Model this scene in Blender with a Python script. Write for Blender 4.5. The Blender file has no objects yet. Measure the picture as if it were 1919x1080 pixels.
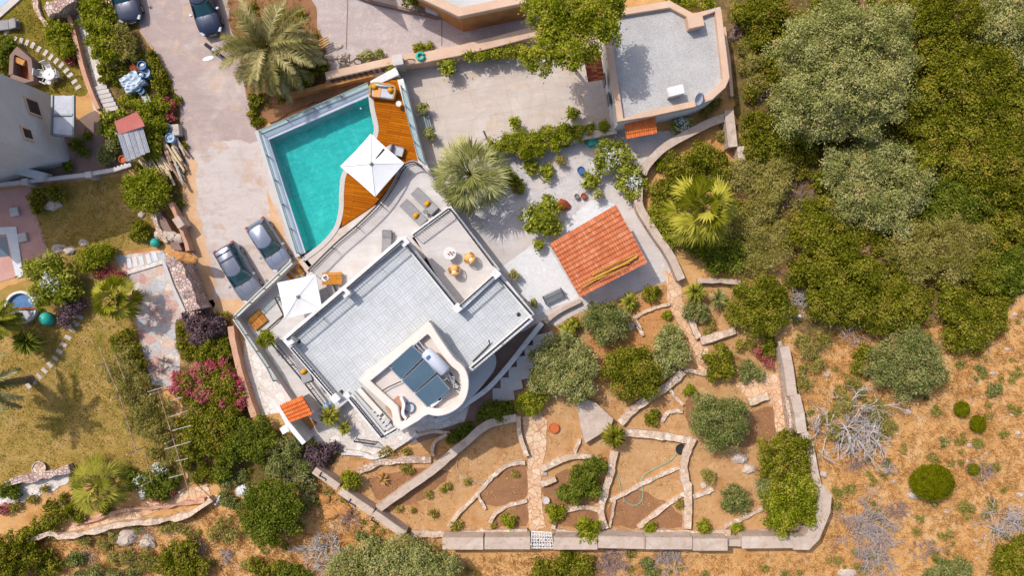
import bpy, bmesh, math, random
import numpy as np
from mathutils import Vector, Matrix
from math import sin, cos, pi, radians, atan2, hypot
SC = bpy.context.scene
COL = SC.collection
# ------------------------------------------------------------------ camera, sky, sun, exposure
H = 50.0; S = 26.0
cam = bpy.data.cameras.new('camera'); cam.sensor_width = 36; cam.lens = 36*H/(1919/S)
cam.clip_start = 1; cam.clip_end = 2000
camo = bpy.data.objects.new('camera', cam); COL.objects.link(camo); camo.location = (0, 0, H); SC.camera = camo
SUN_EL = radians(52); SX, SY = .74, -.67
w = bpy.data.worlds.new('World'); SC.world = w; w.use_nodes = True
sky = w.node_tree.nodes.new('ShaderNodeTexSky'); sky.sky_type = 'NISHITA'; sky.sun_disc = False
sky.sun_elevation = SUN_EL; sky.sun_rotation = atan2(-SX, -SY); sky.altitude = 100; sky.dust_density = 3.0; sky.ozone_density = .4; sky.air_density = .85
bg = w.node_tree.nodes['Background']; bg.inputs['Strength'].default_value = .15
w.node_tree.links.new(sky.outputs[0], bg.inputs['Color'])
sun = bpy.data.lights.new('sun', 'SUN'); sun.energy = 2.6; sun.angle = radians(.5); sun.color = (1, .965, .91)
suno = bpy.data.objects.new('sun', sun); COL.objects.link(suno); suno.location = (-30, 30, 60)
suno.rotation_euler = Vector((SX*cos(SUN_EL), SY*cos(SUN_EL), -sin(SUN_EL))).to_track_quat('-Z', 'Y').to_euler()
SC.view_settings.view_transform = 'Standard'; SC.view_settings.look = 'None'; SC.view_settings.gamma = 1
SC.view_settings.exposure = 0.48
SC.cycles.max_bounces = 6; SC.cycles.transparent_max_bounces = 12
R = np.random.RandomState(7); rnd = random.Random(5)

# ------------------------------------------------------------------ helpers
def P(px, py, z=0.0):
    k = (H-z)/H/S
    return Vector(((px-959.5)*k, (540-py)*k, z))
def lin(v):
    v /= 255.0
    return v/12.92 if v <= .04045 else ((v+.055)/1.055)**2.4
def srgb(r, g, b, f=.78): return (lin(r)*f, lin(g)*f, lin(b)*f, 1)
MATS = {}
def nodes_of(name):
    m = bpy.data.materials.new(name); m.use_nodes = True
    nt = m.node_tree; MATS[name] = m
    return m, nt, nt.nodes, nt.links, nt.nodes['Principled BSDF']
def ramp(nt, fac, stops):
    r = nt.nodes.new('ShaderNodeValToRGB'); e = r.color_ramp.elements
    while len(e) > 1: e.remove(e[0])
    e[0].position = stops[0][0]; e[0].color = stops[0][1]
    for p, c in stops[1:]:
        x = e.new(p); x.color = c
    nt.links.new(fac, r.inputs[0]); return r.outputs[0]
def noise(nt, sc, det=6, vec=None, rough=.6, dist=0):
    n = nt.nodes.new('ShaderNodeTexNoise'); n.inputs['Scale'].default_value = sc
    n.inputs['Detail'].default_value = det; n.inputs['Roughness'].default_value = rough; n.inputs['Distortion'].default_value = dist
    if vec is None:
        g = nt.nodes.get('geo') or nt.nodes.new('ShaderNodeNewGeometry'); g.name = 'geo'; vec = g.outputs['Position']
    nt.links.new(vec, n.inputs['Vector']); return n.outputs[0]
def mix(nt, fac, a, b, mode='MIX'):
    x = nt.nodes.new('ShaderNodeMix'); x.data_type = 'RGBA'; x.blend_type = mode
    for s, v in ((0, fac), (6, a), (7, b)):
        if isinstance(v, (float, int, tuple)): x.inputs[s].default_value = v
        else: nt.links.new(v, x.inputs[s])
    return x.outputs[2]
def M(name, c1, c2=None, sc=1.5, fine=None, rough=.85, bump=0, bsc=20, metal=0, spec=.3, c3=None, fsc=9, lo=.32, hi=.68):
    """two or three tones mixed by noise, plus a finer speckle and bump"""
    m, nt, N, L, b = nodes_of(name)
    b.inputs['Roughness'].default_value = rough; b.inputs['Metallic'].default_value = metal
    b.inputs['Specular IOR Level'].default_value = spec
    if c2 is None:
        c2 = tuple(v*.82 for v in c1[:3])+(1,)
    st = [(lo, c1), (hi, c2)] if c3 is None else [(lo, c1), (.5, c2), (hi, c3)]
    col = ramp(nt, noise(nt, sc, 8), st)
    if fine:
        f = ramp(nt, noise(nt, fsc, 5, rough=.75), [(.3, (1-fine,)*3+(1,)), (.7, (1+fine,)*3+(1,))])
        col = mix(nt, 1.0, col, f, 'MULTIPLY')
    L.new(col, b.inputs['Base Color'])
    if bump:
        bn = N.new('ShaderNodeBump'); bn.inputs['Strength'].default_value = bump; bn.inputs['Distance'].default_value = .05
        L.new(noise(nt, bsc, 6), bn.inputs['Height']); L.new(bn.outputs[0], b.inputs['Normal'])
    return m
def M_worn(name, c1, c2, c3, stain, joint=0, ang=0, crack=.35, sc=.35, speck=.12):
    """weathered paving: patchy tones, stains, streaks, hairline cracks, optional slab joints"""
    m, nt, N, L, b = nodes_of(name); b.inputs['Roughness'].default_value = .9; b.inputs['Specular IOR Level'].default_value = .2
    g = N.new('ShaderNodeNewGeometry'); g.name = 'geo'
    col = ramp(nt, noise(nt, sc, 10, None, .65, .6), [(.3, c1), (.5, c2), (.7, c3)])
    st = ramp(nt, noise(nt, sc*2.3, 9, None, .7, 1.2), [(.52, (0, 0, 0, 1)), (.68, (.85, .85, .85, 1))])
    col = mix(nt, st, col, stain)
    mp = N.new('ShaderNodeMapping'); mp.inputs['Rotation'].default_value = (0, 0, -ang); mp.inputs['Scale'].default_value = (.25, 1.6, 1); L.new(g.outputs['Position'], mp.inputs[0])
    col = mix(nt, 1.0, col, ramp(nt, noise(nt, 1.1, 7, mp.outputs[0], .7), [(.3, (.89, .885, .88, 1)), (.7, (1.07, 1.07, 1.07, 1))]), 'MULTIPLY')
    sp = noise(nt, 14, 6, None, .8)
    col = mix(nt, 1.0, col, ramp(nt, sp, [(.3, (1-speck,)*3+(1,)), (.7, (1+speck,)*3+(1,))]), 'MULTIPLY')
    if crack:
        nz = N.new('ShaderNodeTexNoise'); nz.inputs['Scale'].default_value = 1.2; nz.inputs['Detail'].default_value = 6; L.new(g.outputs['Position'], nz.inputs['Vector'])
        mx = N.new('ShaderNodeMix'); mx.data_type = 'VECTOR'; mx.inputs[0].default_value = .35; L.new(g.outputs['Position'], mx.inputs[4]); L.new(nz.outputs[1], mx.inputs[5])
        e = N.new('ShaderNodeTexVoronoi'); e.feature = 'DISTANCE_TO_EDGE'; e.inputs['Scale'].default_value = .32; L.new(mx.outputs[1], e.inputs['Vector'])
        k = 1-crack
        col = mix(nt, 1.0, col, ramp(nt, e.outputs['Distance'], [(.004, (k, k, k, 1)), (.016, (1, 1, 1, 1))]), 'MULTIPLY')
    if joint:
        m2 = N.new('ShaderNodeMapping'); m2.inputs['Rotation'].default_value = (0, 0, -ang); L.new(g.outputs['Position'], m2.inputs[0])
        br = N.new('ShaderNodeTexBrick'); br.offset = 0; br.inputs['Scale'].default_value = 1; br.inputs['Brick Width'].default_value = joint; br.inputs['Row Height'].default_value = joint*.8
        br.inputs['Mortar Size'].default_value = .035; br.inputs['Color1'].default_value = (1, 1, 1, 1); br.inputs['Color2'].default_value = (.95, .95, .95, 1); br.inputs['Mortar'].default_value = (.9, .895, .89, 1)
        L.new(m2.outputs[0], br.inputs[0]); col = mix(nt, 1.0, col, br.outputs[0], 'MULTIPLY')
    L.new(col, b.inputs['Base Color'])
    bn = N.new('ShaderNodeBump'); bn.inputs['Strength'].default_value = .35; bn.inputs['Distance'].default_value = .04
    L.new(sp, bn.inputs['Height']); L.new(bn.outputs[0], b.inputs['Normal'])
    return m
def M_stone(name, cols, sc=2.5, gap=.05, gapcol=(.3, .25, .2, 1), bump=.4, rough=.9, dirt=.2):
    """irregular stones or flags: voronoi cells of several tones with joints"""
    m, nt, N, L, b = nodes_of(name)
    g = N.new('ShaderNodeNewGeometry'); g.name = 'geo'
    nz = N.new('ShaderNodeTexNoise'); nz.inputs['Scale'].default_value = 2; L.new(g.outputs['Position'], nz.inputs['Vector'])
    mx = N.new('ShaderNodeMix'); mx.data_type = 'VECTOR'; mx.inputs[0].default_value = .12
    L.new(g.outputs['Position'], mx.inputs[4]); L.new(nz.outputs[1], mx.inputs[5])
    v = N.new('ShaderNodeTexVoronoi'); v.inputs['Scale'].default_value = sc; L.new(mx.outputs[1], v.inputs['Vector'])
    e = N.new('ShaderNodeTexVoronoi'); e.feature = 'DISTANCE_TO_EDGE'; e.inputs['Scale'].default_value = sc; L.new(mx.outputs[1], e.inputs['Vector'])
    sp = N.new('ShaderNodeSeparateColor'); L.new(v.outputs['Color'], sp.inputs[0])
    n = len(cols)
    col = ramp(nt, sp.outputs[0], [((i+.5)/n, c) for i, c in enumerate(cols)])
    d = ramp(nt, noise(nt, 6, 8), [(.3, (1-dirt,)*3+(1,)), (.7, (1+dirt,)*3+(1,))])
    col = mix(nt, 1.0, col, d, 'MULTIPLY')
    ed = ramp(nt, e.outputs['Distance'], [(gap*.4, (0, 0, 0, 1)), (gap, (1, 1, 1, 1))])
    L.new(mix(nt, ed, gapcol, col), b.inputs['Base Color'])
    b.inputs['Roughness'].default_value = rough; b.inputs['Specular IOR Level'].default_value = .2
    if bump:
        bn = N.new('ShaderNodeBump'); bn.inputs['Strength'].default_value = bump; bn.inputs['Distance'].default_value = .06
        L.new(ed, bn.inputs['Height']); L.new(bn.outputs[0], b.inputs['Normal'])
    return m
def M_leaf(name, dark, mid, light, trans=.25, sc=.7, dry=None):
    """leaf colours: every leaf carries its own tint; clumps vary by noise"""
    m, nt, N, L, b = nodes_of(name); N.remove(b)
    a = N.new('ShaderNodeAttribute'); a.attribute_name = 'tint'
    n = noise(nt, sc, 3)
    mt = N.new('ShaderNodeMath'); mt.operation = 'MULTIPLY_ADD'; mt.inputs[1].default_value = .5
    L.new(n, mt.inputs[0])
    m2 = N.new('ShaderNodeMath'); m2.operation = 'MULTIPLY'; m2.inputs[1].default_value = .75
    L.new(a.outputs['Fac'], m2.inputs[0]); L.new(m2.outputs[0], mt.inputs[2])
    col = ramp(nt, mt.outputs[0], [(.2, dark), (.55, mid), (.93, light), (1.0, dry or light)])
    df = N.new('ShaderNodeBsdfDiffuse'); tr = N.new('ShaderNodeBsdfTranslucent'); ms = N.new('ShaderNodeMixShader')
    ms.inputs[0].default_value = trans
    L.new(col, df.inputs[0]); L.new(col, tr.inputs[0]); L.new(df.outputs[0], ms.inputs[1]); L.new(tr.outputs[0], ms.inputs[2])
    L.new(ms.outputs[0], N['Material Output'].inputs[0])
    return m

def tag(o, label=None, cat=None, group=None, kind=None):
    if label: o['label'] = label
    if cat: o['category'] = cat
    if group: o['group'] = group
    if kind: o['kind'] = kind
    return o
def thing(name, label, cat, loc=(0, 0, 0), rz=0, group=None):
    o = bpy.data.objects.new(name, None); COL.objects.link(o); o.empty_display_size = .2
    o.location = loc; o.rotation_euler = (0, 0, rz)
    return tag(o, label, cat, group)
def link_mesh(name, me, mat, parent=None, smooth=False):
    if mat: me.materials.append(mat)
    if smooth: me.polygons.foreach_set('use_smooth', [True]*len(me.polygons))
    o = bpy.data.objects.new(name, me); COL.objects.link(o)
    if parent: o.parent = parent
    return o
KIDS = {}
def dup(root, loc, rz=0, label=None, group=None, scale=None):
    def cp(o, par):
        c = o.copy(); COL.objects.link(c)
        if par: c.parent = par
        for ch in [x for x in bpy.data.objects if x.parent == o]: cp(ch, c)
        return c
    c = cp(root, None); c.location = loc; c.rotation_euler = (0, 0, rz)
    if label: c['label'] = label
    if group: c['group'] = group
    if scale: c.scale = (scale,)*3
    return c

class MB:
    """collects shapes; build() links them as one mesh.  Coordinates are world metres unless used for a prototype"""
    def __init__(s): s.v = []; s.f = []
    def add(s, vs, fs):
        b = len(s.v); s.v += [tuple(v) for v in vs]; s.f += [tuple(i+b for i in f) for f in fs]; return s
    def prism(s, pts, z0, z1, top=None):
        """pts: world xy list (counter-clockwise or not); top: another xy list"""
        n = len(pts); a = sum(pts[i][0]*pts[(i+1) % n][1]-pts[(i+1) % n][0]*pts[i][1] for i in range(n))
        top = top or pts
        if a < 0: pts = pts[::-1]; top = top[::-1]
        vs = [(p[0], p[1], z0) for p in pts]+[(p[0], p[1], z1) for p in top]
        fs = [tuple(range(n))[::-1], tuple(range(n, 2*n))]+[(i, (i+1) % n, n+(i+1) % n, n+i) for i in range(n)]
        return s.add(vs, fs)
    def box(s, c, sz, rz=0, rx=0, ry=0):
        m = Matrix.Translation(c) @ Matrix.Rotation(rz, 4, 'Z') @ Matrix.Rotation(ry, 4, 'Y') @ Matrix.Rotation(rx, 4, 'X')
        vs = [m @ Vector((x*sz[0]/2, y*sz[1]/2, z*sz[2]/2)) for z in (-1, 1) for y in (-1, 1) for x in (-1, 1)]
        return s.add(vs, [(0, 2, 3, 1), (4, 5, 7, 6), (0, 1, 5, 4), (2, 6, 7, 3), (0, 4, 6, 2), (1, 3, 7, 5)])
    def tube(s, pts, r, n=6, cap=True):
        pts = [Vector(p) for p in pts]; rs = r if isinstance(r, (list, tuple)) else [r]*len(pts)
        vs = []; up = Vector((0, 0, 1))
        for i, p in enumerate(pts):
            d = (pts[min(i+1, len(pts)-1)]-pts[max(i-1, 0)])
            if d.length < 1e-9: d = up.copy()
            d.normalize(); a = d.cross(up) if abs(d.z) < .95 else d.cross(Vector((1, 0, 0))); a.normalize(); b = d.cross(a)
            for k in range(n):
                t = 2*pi*k/n; vs.append(p+(a*cos(t)+b*sin(t))*rs[i])
        fs = []
        for i in range(len(pts)-1):
            for k in range(n):
                fs.append((i*n+k, i*n+(k+1) % n, (i+1)*n+(k+1) % n, (i+1)*n+k))
        if cap: fs += [tuple(range(n)), tuple(range((len(pts)-1)*n, len(pts)*n))[::-1]]
        return s.add(vs, fs)
    def lathe(s, c, prof, n=16, m=None):
        """prof: list of (radius, z)"""
        vs = []; c = Vector(c)
        for r, z in prof:
            for k in range(n):
                t = 2*pi*k/n; q = Vector((r*cos(t), r*sin(t), z)); vs.append(c+(m @ q if m else q))
        fs = [(i*n+k, i*n+(k+1) % n, (i+1)*n+(k+1) % n, (i+1)*n+k) for i in range(len(prof)-1) for k in range(n)]
        fs += [tuple(range(n))[::-1], tuple(range((len(prof)-1)*n, len(prof)*n))]
        return s.add(vs, fs)
    def rock(s, c, r, seed, flat=.6, n=7):
        q = random.Random(seed); vs = []; c = Vector(c)
        rings = [(-.3, .8), (.1, 1), (.55, .8), (.85, .45)]
        for z, rr in rings:
            for k in range(n):
                t = 2*pi*k/n+q.uniform(-.2, .2); f = rr*q.uniform(.75, 1.2)
                vs.append(c+Vector((r[0]*f*cos(t), r[1]*f*sin(t), r[0]*flat*z*q.uniform(.85, 1.1))))
        fs = [(i*n+k, i*n+(k+1) % n, (i+1)*n+(k+1) % n, (i+1)*n+k) for i in range(3) for k in range(n)]
        fs += [tuple(range(n))[::-1], tuple(range(3*n, 4*n))]
        return s.add(vs, fs)
    def build(s, name, mat, parent=None, smooth=False, bevel=0, world=True):
        off = Vector((0, 0, 0))
        if parent is not None:
            par = parent
            while par is not None: off += Vector(par.location); par = par.parent
        elif world and s.v:
            xs = [v[0] for v in s.v]; ys = [v[1] for v in s.v]
            off = Vector(((min(xs)+max(xs))/2, (min(ys)+max(ys))/2, min(v[2] for v in s.v)))
        me = bpy.data.meshes.new(name)
        me.from_pydata([(v[0]-off.x, v[1]-off.y, v[2]-off.z) for v in s.v], [], s.f); me.update()
        if bevel:
            bm = bmesh.new(); bm.from_mesh(me)
            es = [e for e in bm.edges if len(e.link_faces) == 2 and e.calc_face_angle() > .5]
            bmesh.ops.bevel(bm, geom=es, offset=bevel, segments=2, affect='EDGES', clamp_overlap=True)
            bm.to_mesh(me); bm.free()
        o = link_mesh(name, me, mat, parent, smooth)
        if parent is None: o.location = off
        return o
def XY(pts, z=0): return [tuple(P(x, y, z)[:2]) for x, y in pts]
def resample(pts, step, closed=False):
    out = []; n = len(pts)
    for i in range(n if closed else n-1):
        a, b = pts[i], pts[(i+1) % n]; d = hypot(b[0]-a[0], b[1]-a[1]); k = max(1, int(round(d/step)))
        out += [(a[0]+(b[0]-a[0])*j/k, a[1]+(b[1]-a[1])*j/k) for j in range(k)]
    if not closed: out.append(pts[-1])
    return out
def spline(pts, k=5, closed=False):
    """catmull-rom through points"""
    n = len(pts); out = []
    g = lambda i: pts[i % n] if closed else pts[max(0, min(n-1, i))]
    for i in range(n if closed else n-1):
        p0, p1, p2, p3 = g(i-1), g(i), g(i+1), g(i+2)
        for j in range(k):
            t = j/k
            out.append(tuple(.5*((2*p1[a])+(-p0[a]+p2[a])*t+(2*p0[a]-5*p1[a]+4*p2[a]-p3[a])*t*t+(-p0[a]+3*p1[a]-3*p2[a]+p3[a])*t**3) for a in range(len(p1))))
    if not closed: out.append(tuple(pts[-1]))
    return out
def rough_edge(xy, amp, step=.5, seed=0):
    q = random.Random(seed); p = resample(xy, step, True)
    return [(x+q.uniform(-amp, amp), y+q.uniform(-amp, amp)) for x, y in p]
LAYERS = []
def sheet(name, poly, k, mat, jit=0, smooth=0, kind='structure', z=None):
    pts = spline(poly, smooth, True) if smooth else poly
    if z is None:
        bx = (min(p[0] for p in poly), max(p[0] for p in poly), min(p[1] for p in poly), max(p[1] for p in poly))
        lv = 1+max([l for l, c in LAYERS if c[0] < bx[1] and bx[0] < c[1] and c[2] < bx[3] and bx[2] < c[3]] or [0])
        LAYERS.append((lv, bx)); zz = .004*lv
    else: zz = z
    xy = XY(pts, zz)
    if jit: xy = rough_edge(xy, jit, .45, k*13+len(pts))
    me = bpy.data.meshes.new(name); bm = bmesh.new()
    bm.faces.new([bm.verts.new((x, y, zz)) for x, y in xy])
    bmesh.ops.recalc_face_normals(bm, faces=bm.faces)
    for f in bm.faces:
        if f.normal.z < 0: f.normal_flip()
    bmesh.ops.triangulate(bm, faces=bm.faces)
    bm.to_mesh(me); bm.free()
    o = link_mesh(name, me, mat)
    if kind: o['kind'] = kind
    return o
def ribbon(mb, path, w, z0, z1, jit=0, seed=0, closed=False, crown=0):
    """extruded band along a world xy path, w metres wide"""
    q = random.Random(seed); n = len(path); Lp = []; Rp = []
    for i in range(n):
        a = path[(i-1) % n] if closed or i > 0 else path[0]; b = path[(i+1) % n] if closed or i < n-1 else path[-1]
        dx, dy = b[0]-a[0], b[1]-a[1]; d = hypot(dx, dy) or 1; nx, ny = -dy/d, dx/d
        m = 1.0
        if 0 < i < n-1 or closed:
            c = path[i]; ux, uy = c[0]-a[0], c[1]-a[1]; ul = hypot(ux, uy) or 1
            m = 1/max(.5, abs((-uy/ul)*nx+(ux/ul)*ny))
        j1, j2 = q.uniform(-jit, jit), q.uniform(-jit, jit)
        Lp.append((path[i][0]+nx*(w/2*m+j1), path[i][1]+ny*(w/2*m+j1))); Rp.append((path[i][0]-nx*(w/2*m+j2), path[i][1]-ny*(w/2*m+j2)))
    vs = []
    for i in range(n):
        dz = q.uniform(-crown, crown)
        vs += [(Lp[i][0], Lp[i][1], z0), (Lp[i][0], Lp[i][1], z1+dz), (Rp[i][0], Rp[i][1], z1+dz+q.uniform(-crown, crown)), (Rp[i][0], Rp[i][1], z0)]
    fs = []
    for i in range(n if closed else n-1):
        a, b = 4*i, 4*((i+1) % n)
        for k in range(4): fs.append((a+k, b+k, b+(k+1) % 4, a+(k+1) % 4))
    if not closed: fs += [(0, 1, 2, 3), (4*n-1, 4*n-2, 4*n-3, 4*n-4)]
    mb.add(vs, fs); return mb
def wall(name, label, cat, path, wpx, h, mat, z0=-.05, jit=0, crown=0, smooth=0, group=None, bevel=0, step=.5):
    p = spline(path, smooth) if smooth else path
    xy = XY(p, h)
    if jit or crown: xy = resample(xy, step)
    mb = MB(); ribbon(mb, xy, wpx/S*(H-h)/H, z0, h, jit, len(label)+int(path[0][0]), crown=crown)
    return tag(mb.build(name, mat, bevel=bevel), label, cat, group)
# ------------------------------------------------------------------ materials
def M_tile(name, tones):
    """clay tiles: each tile carries its own tint; lichen and soot blotches by noise"""
    m, nt, N, L, b = nodes_of(name); b.inputs['Roughness'].default_value = .9; b.inputs['Specular IOR Level'].default_value = .2
    a = N.new('ShaderNodeAttribute'); a.attribute_name = 'tint'; n = len(tones)
    col = ramp(nt, a.outputs['Fac'], [((i+.5)/n, c) for i, c in enumerate(tones)])
    dk = ramp(nt, noise(nt, 1.6, 8, None, .7), [(.3, (.86, .84, .82, 1)), (.6, (1.04, 1.05, 1.05, 1))])
    col = mix(nt, 1.0, col, dk, 'MULTIPLY')
    li = ramp(nt, noise(nt, 5, 6, None, .7), [(.6, (0, 0, 0, 1)), (.7, (.5, .5, .5, 1))])
    L.new(mix(nt, li, col, srgb(206, 180, 150)), b.inputs['Base Color']); return m
def pool_floor():
    m = M_worn('pool_tile', (.1, .78, .73, 1), (.08, .70, .66, 1), (.14, .84, .79, 1), (.2, .88, .84, 1), .62, radians(22), 0, .9, .16)
    return m
def build_materials():
    M_worn('dry_grass_ground', srgb(200, 146, 86), srgb(212, 164, 106), srgb(184, 124, 62), srgb(220, 186, 140), 0, .5, 0, .22, .3)
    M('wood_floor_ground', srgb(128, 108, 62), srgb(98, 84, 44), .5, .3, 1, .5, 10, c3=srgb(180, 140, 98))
    M_worn('garden_soil', srgb(186, 138, 86), srgb(198, 154, 106), srgb(176, 122, 72), srgb(210, 174, 132), 0, .4, 0, .5, .2)
    M('dark_soil', srgb(164, 118, 82), srgb(142, 102, 72), .9, .2, 1, .5, 14)
    M('orange_soil', srgb(200, 146, 94), srgb(188, 130, 76), 1.0, .15, 1, .5, 14)
    M_worn('lawn', srgb(146, 122, 52), srgb(172, 140, 74), srgb(124, 114, 40), srgb(200, 160, 108), 0, .4, 0, .3, .26)
    M('lawn_green', srgb(140, 124, 42), srgb(122, 110, 30), .8, .2, 1, .6, 25, c3=srgb(166, 138, 62), fsc=8)
    M('ochre_dust', srgb(222, 184, 146), srgb(206, 160, 116), .7, .1, .95, .2, 20, fsc=6)
    M('white_gravel', srgb(214, 208, 206), srgb(196, 188, 186), 1.2, .25, .9, .6, 30, fsc=12)
    M_worn('white_paint', srgb(238, 236, 233), srgb(230, 227, 223), srgb(242, 240, 238), srgb(206, 200, 192), 0, .7, 0, .6, .04)
    M('white_floor', srgb(230, 229, 228), srgb(218, 217, 218), 1.2, .1, .8, .1, 20, c3=srgb(226, 225, 226), fsc=5)
    M('render_wall', srgb(226, 214, 204), srgb(214, 200, 190), .8, .05, .9, .1, 25)
    M('grey_render', srgb(206, 204, 202), srgb(192, 190, 190), .7, .06, .9, .15, 18, fsc=6)
    M('beige_cap', srgb(222, 190, 164), srgb(208, 172, 144), .8, .08, .9, .15, 20)
    M_stone('edge_stone', [srgb(218, 192, 166), srgb(204, 174, 146), srgb(228, 208, 188), srgb(212, 184, 160)], 3.0, .04, srgb(200, 168, 140), .5, .95, .22)
    M('tower_cap', srgb(236, 226, 216), srgb(226, 212, 198), .8, .05, .85, .08, 20)
    M_worn('wall_cap', srgb(208, 188, 172), srgb(198, 176, 158), srgb(216, 200, 186), srgb(176, 150, 130), 0, .4, .12, .7, .12)
    M('ochre_plaster', srgb(206, 150, 90), srgb(180, 122, 70), 1, .12, .95, .3, 14)
    M('roof_gravel', srgb(200, 196, 192), srgb(182, 178, 175), .7, .32, .95, .8, 26, fsc=14)
    M('pool_coping', srgb(204, 204, 216), srgb(190, 190, 204), 1.2, .07, .6, .1, 20)
    M('curve_coping', srgb(206, 198, 192), srgb(192, 184, 178), 1.2, .07, .7, .1, 20)
    pool_floor()
    M('frame_grey', srgb(128, 136, 138), None, 2, .05, .45, metal=.3)
    M('black_iron', srgb(34, 36, 46, 1), None, 2, 0, .5, spec=.4)
    M('dark_wicker', srgb(140, 132, 128), srgb(116, 108, 106), 8, .2, .8, .4, 60)
    M('grey_fabric', srgb(158, 154, 154), srgb(144, 140, 141), 3, .08, .9, .15, 60)
    M('light_grey_fabric', srgb(206, 206, 212), srgb(190, 190, 196), 3, .06, .9, .15, 60)
    M('white_fabric', srgb(246, 245, 244), srgb(238, 236, 234), 1.5, .02, .9, .05, 10)
    M('yellow_fabric', srgb(226, 166, 30), srgb(206, 146, 24), 6, .1, .9)
    M('peach_fabric', srgb(240, 190, 120), srgb(232, 176, 100), 6, .1, .9)
    M('orange_fabric', srgb(240, 170, 110), srgb(232, 156, 96), 6, .1, .9)
    M('wicker', srgb(206, 160, 100), srgb(184, 132, 72), 10, .2, .8, .4, 70)
    M('rust', srgb(176, 88, 50), srgb(150, 70, 40), 1.5, .25, .9, .3, 20, c3=srgb(196, 110, 64)); M_tile('rust_tile', [srgb(150, 70, 44), srgb(180, 92, 56), srgb(196, 116, 76)])
    M('bamboo', srgb(214, 166, 72), srgb(188, 136, 50), 3, .15, .6)
    M('panel_glass', (.055, .095, .13, 1), (.07, .115, .15, 1), .6, .05, .22, spec=.5)
    M('tank_white', srgb(208, 210, 222), srgb(198, 200, 212), 2, .03, .35)
    M('steel', srgb(200, 204, 210), None, 2, .05, .3, metal=.7)
    M('car_silver', srgb(156, 162, 178), srgb(150, 156, 172), .5, 0, .28, metal=.55, spec=.5)
    M('car_grey_silver', srgb(146, 150, 162), srgb(140, 144, 156), .5, 0, .3, metal=.55, spec=.5)
    M('car_dark', srgb(88, 92, 108), srgb(82, 86, 102), .5, 0, .2, metal=.5, spec=.6)
    M('car_blue', srgb(66, 74, 96), srgb(60, 68, 90), .5, 0, .2, metal=.5, spec=.6)
    M('car_glass', (.014, .055, .07, 1), (.022, .085, .1, 1), .8, 0, .08, spec=.6)
    M('tarp', srgb(222, 234, 242), srgb(206, 222, 234), 1.5, .06, .5)
    M('rubber', (.02, .02, .022, 1), None, 2, 0, .8)
    M('lamp_glass', srgb(220, 224, 230), None, 2, 0, .1, spec=.6)
    M('red_plastic', srgb(180, 40, 36), None, 2, 0, .3)
    M('blue_ceramic', srgb(70, 110, 160), srgb(56, 92, 140), 3, 0, .3, spec=.5)
    M('pale_blue', srgb(176, 204, 226), srgb(150, 180, 208), 1.2, .12, .6, .3, 6)
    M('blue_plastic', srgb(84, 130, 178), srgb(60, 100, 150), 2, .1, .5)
    M('turquoise', srgb(60, 190, 170), srgb(40, 165, 148), 2, .05, .5)
    M('green_plastic', srgb(40, 150, 110), srgb(30, 130, 94), 4, .1, .5)
    M('terracotta', srgb(214, 116, 66), srgb(196, 98, 52), 2, .1, .85)
    M('trunk_bark', srgb(150, 128, 108), srgb(112, 92, 76), 4, .25, .95, .6, 14)
    M('dead_wood', srgb(206, 198, 192), srgb(172, 160, 156), 3, .2, .95)
    M('dead_twig', srgb(196, 182, 176), srgb(160, 144, 140), 1.5, .2, .95)
    M('purple_twig', srgb(178, 152, 146), srgb(146, 120, 116), 1.5, .2, .95)
    M('log_wood', srgb(190, 150, 118), srgb(150, 108, 80), 2.2, .3, .9, .4, 14, c3=srgb(214, 190, 168))
    M('pale_wood', srgb(226, 206, 170), srgb(206, 182, 144), 3, .15, .8)
    M('rock_pale', srgb(212, 194, 178), srgb(184, 164, 148), 2.5, .15, .95, .5, 9)
    M('red_felt', srgb(206, 124, 112), srgb(190, 106, 96), .9, .08, .95, .15, 10)
    M('corrugated', srgb(222, 220, 222), srgb(200, 198, 202), 1.2, .1, .6)
    M('dark_void', srgb(70, 62, 60), srgb(54, 48, 48), 1, .1, .9)
    M('brown_floor', srgb(196, 150, 124), srgb(180, 132, 106), 2, .1, .9)
    M('pink_paving', srgb(208, 162, 148), srgb(194, 146, 134), .8, .08, .9, .15, 16, fsc=5)
    M('terracotta_wall', srgb(212, 166, 138), srgb(194, 146, 118), 1.2, .12, .95, .35, 14)
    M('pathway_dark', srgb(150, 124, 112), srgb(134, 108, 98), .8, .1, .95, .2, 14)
    M('hose_green', srgb(150, 186, 160), None, 2, 0, .5)
    M('hose_grey', srgb(190, 184, 172), None, 2, 0, .6)
    M('pink_flower', srgb(226, 96, 120), srgb(206, 70, 100), 3, .2, .9)
    M('white_flower', srgb(240, 240, 232), None, 3, .1, .9)
    M_stone('flagstone', [srgb(200, 160, 146), srgb(206, 190, 176), srgb(186, 184, 184), srgb(216, 186, 164), srgb(196, 150, 140), srgb(190, 192, 194), srgb(222, 204, 184)], 1.9, .045, srgb(196, 178, 166), .15)
    M_stone('warm_flags', [srgb(224, 188, 152), srgb(214, 172, 134), srgb(230, 202, 170), srgb(218, 180, 148)], 2.2, .05, srgb(188, 140, 104), .2)
    M_stone('pale_flags', [srgb(226, 216, 206), srgb(214, 202, 192), srgb(232, 224, 216)], 2.0, .04, srgb(206, 192, 182), .12)
    M_stone('field_stone', [srgb(216, 192, 172), srgb(200, 172, 150), srgb(228, 208, 190), srgb(190, 160, 138)], 4.4, .07, srgb(166, 134, 110), .6)
    M_stone('grey_stone', [srgb(204, 190, 180), srgb(188, 174, 164), srgb(214, 202, 192)], 3.2, .07, srgb(150, 130, 116), .6)
    M_stone('rock_wall', [srgb(214, 184, 172), srgb(196, 168, 158), srgb(226, 204, 194), srgb(186, 150, 136)], 4.6, .08, srgb(160, 134, 120), .9)
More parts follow.
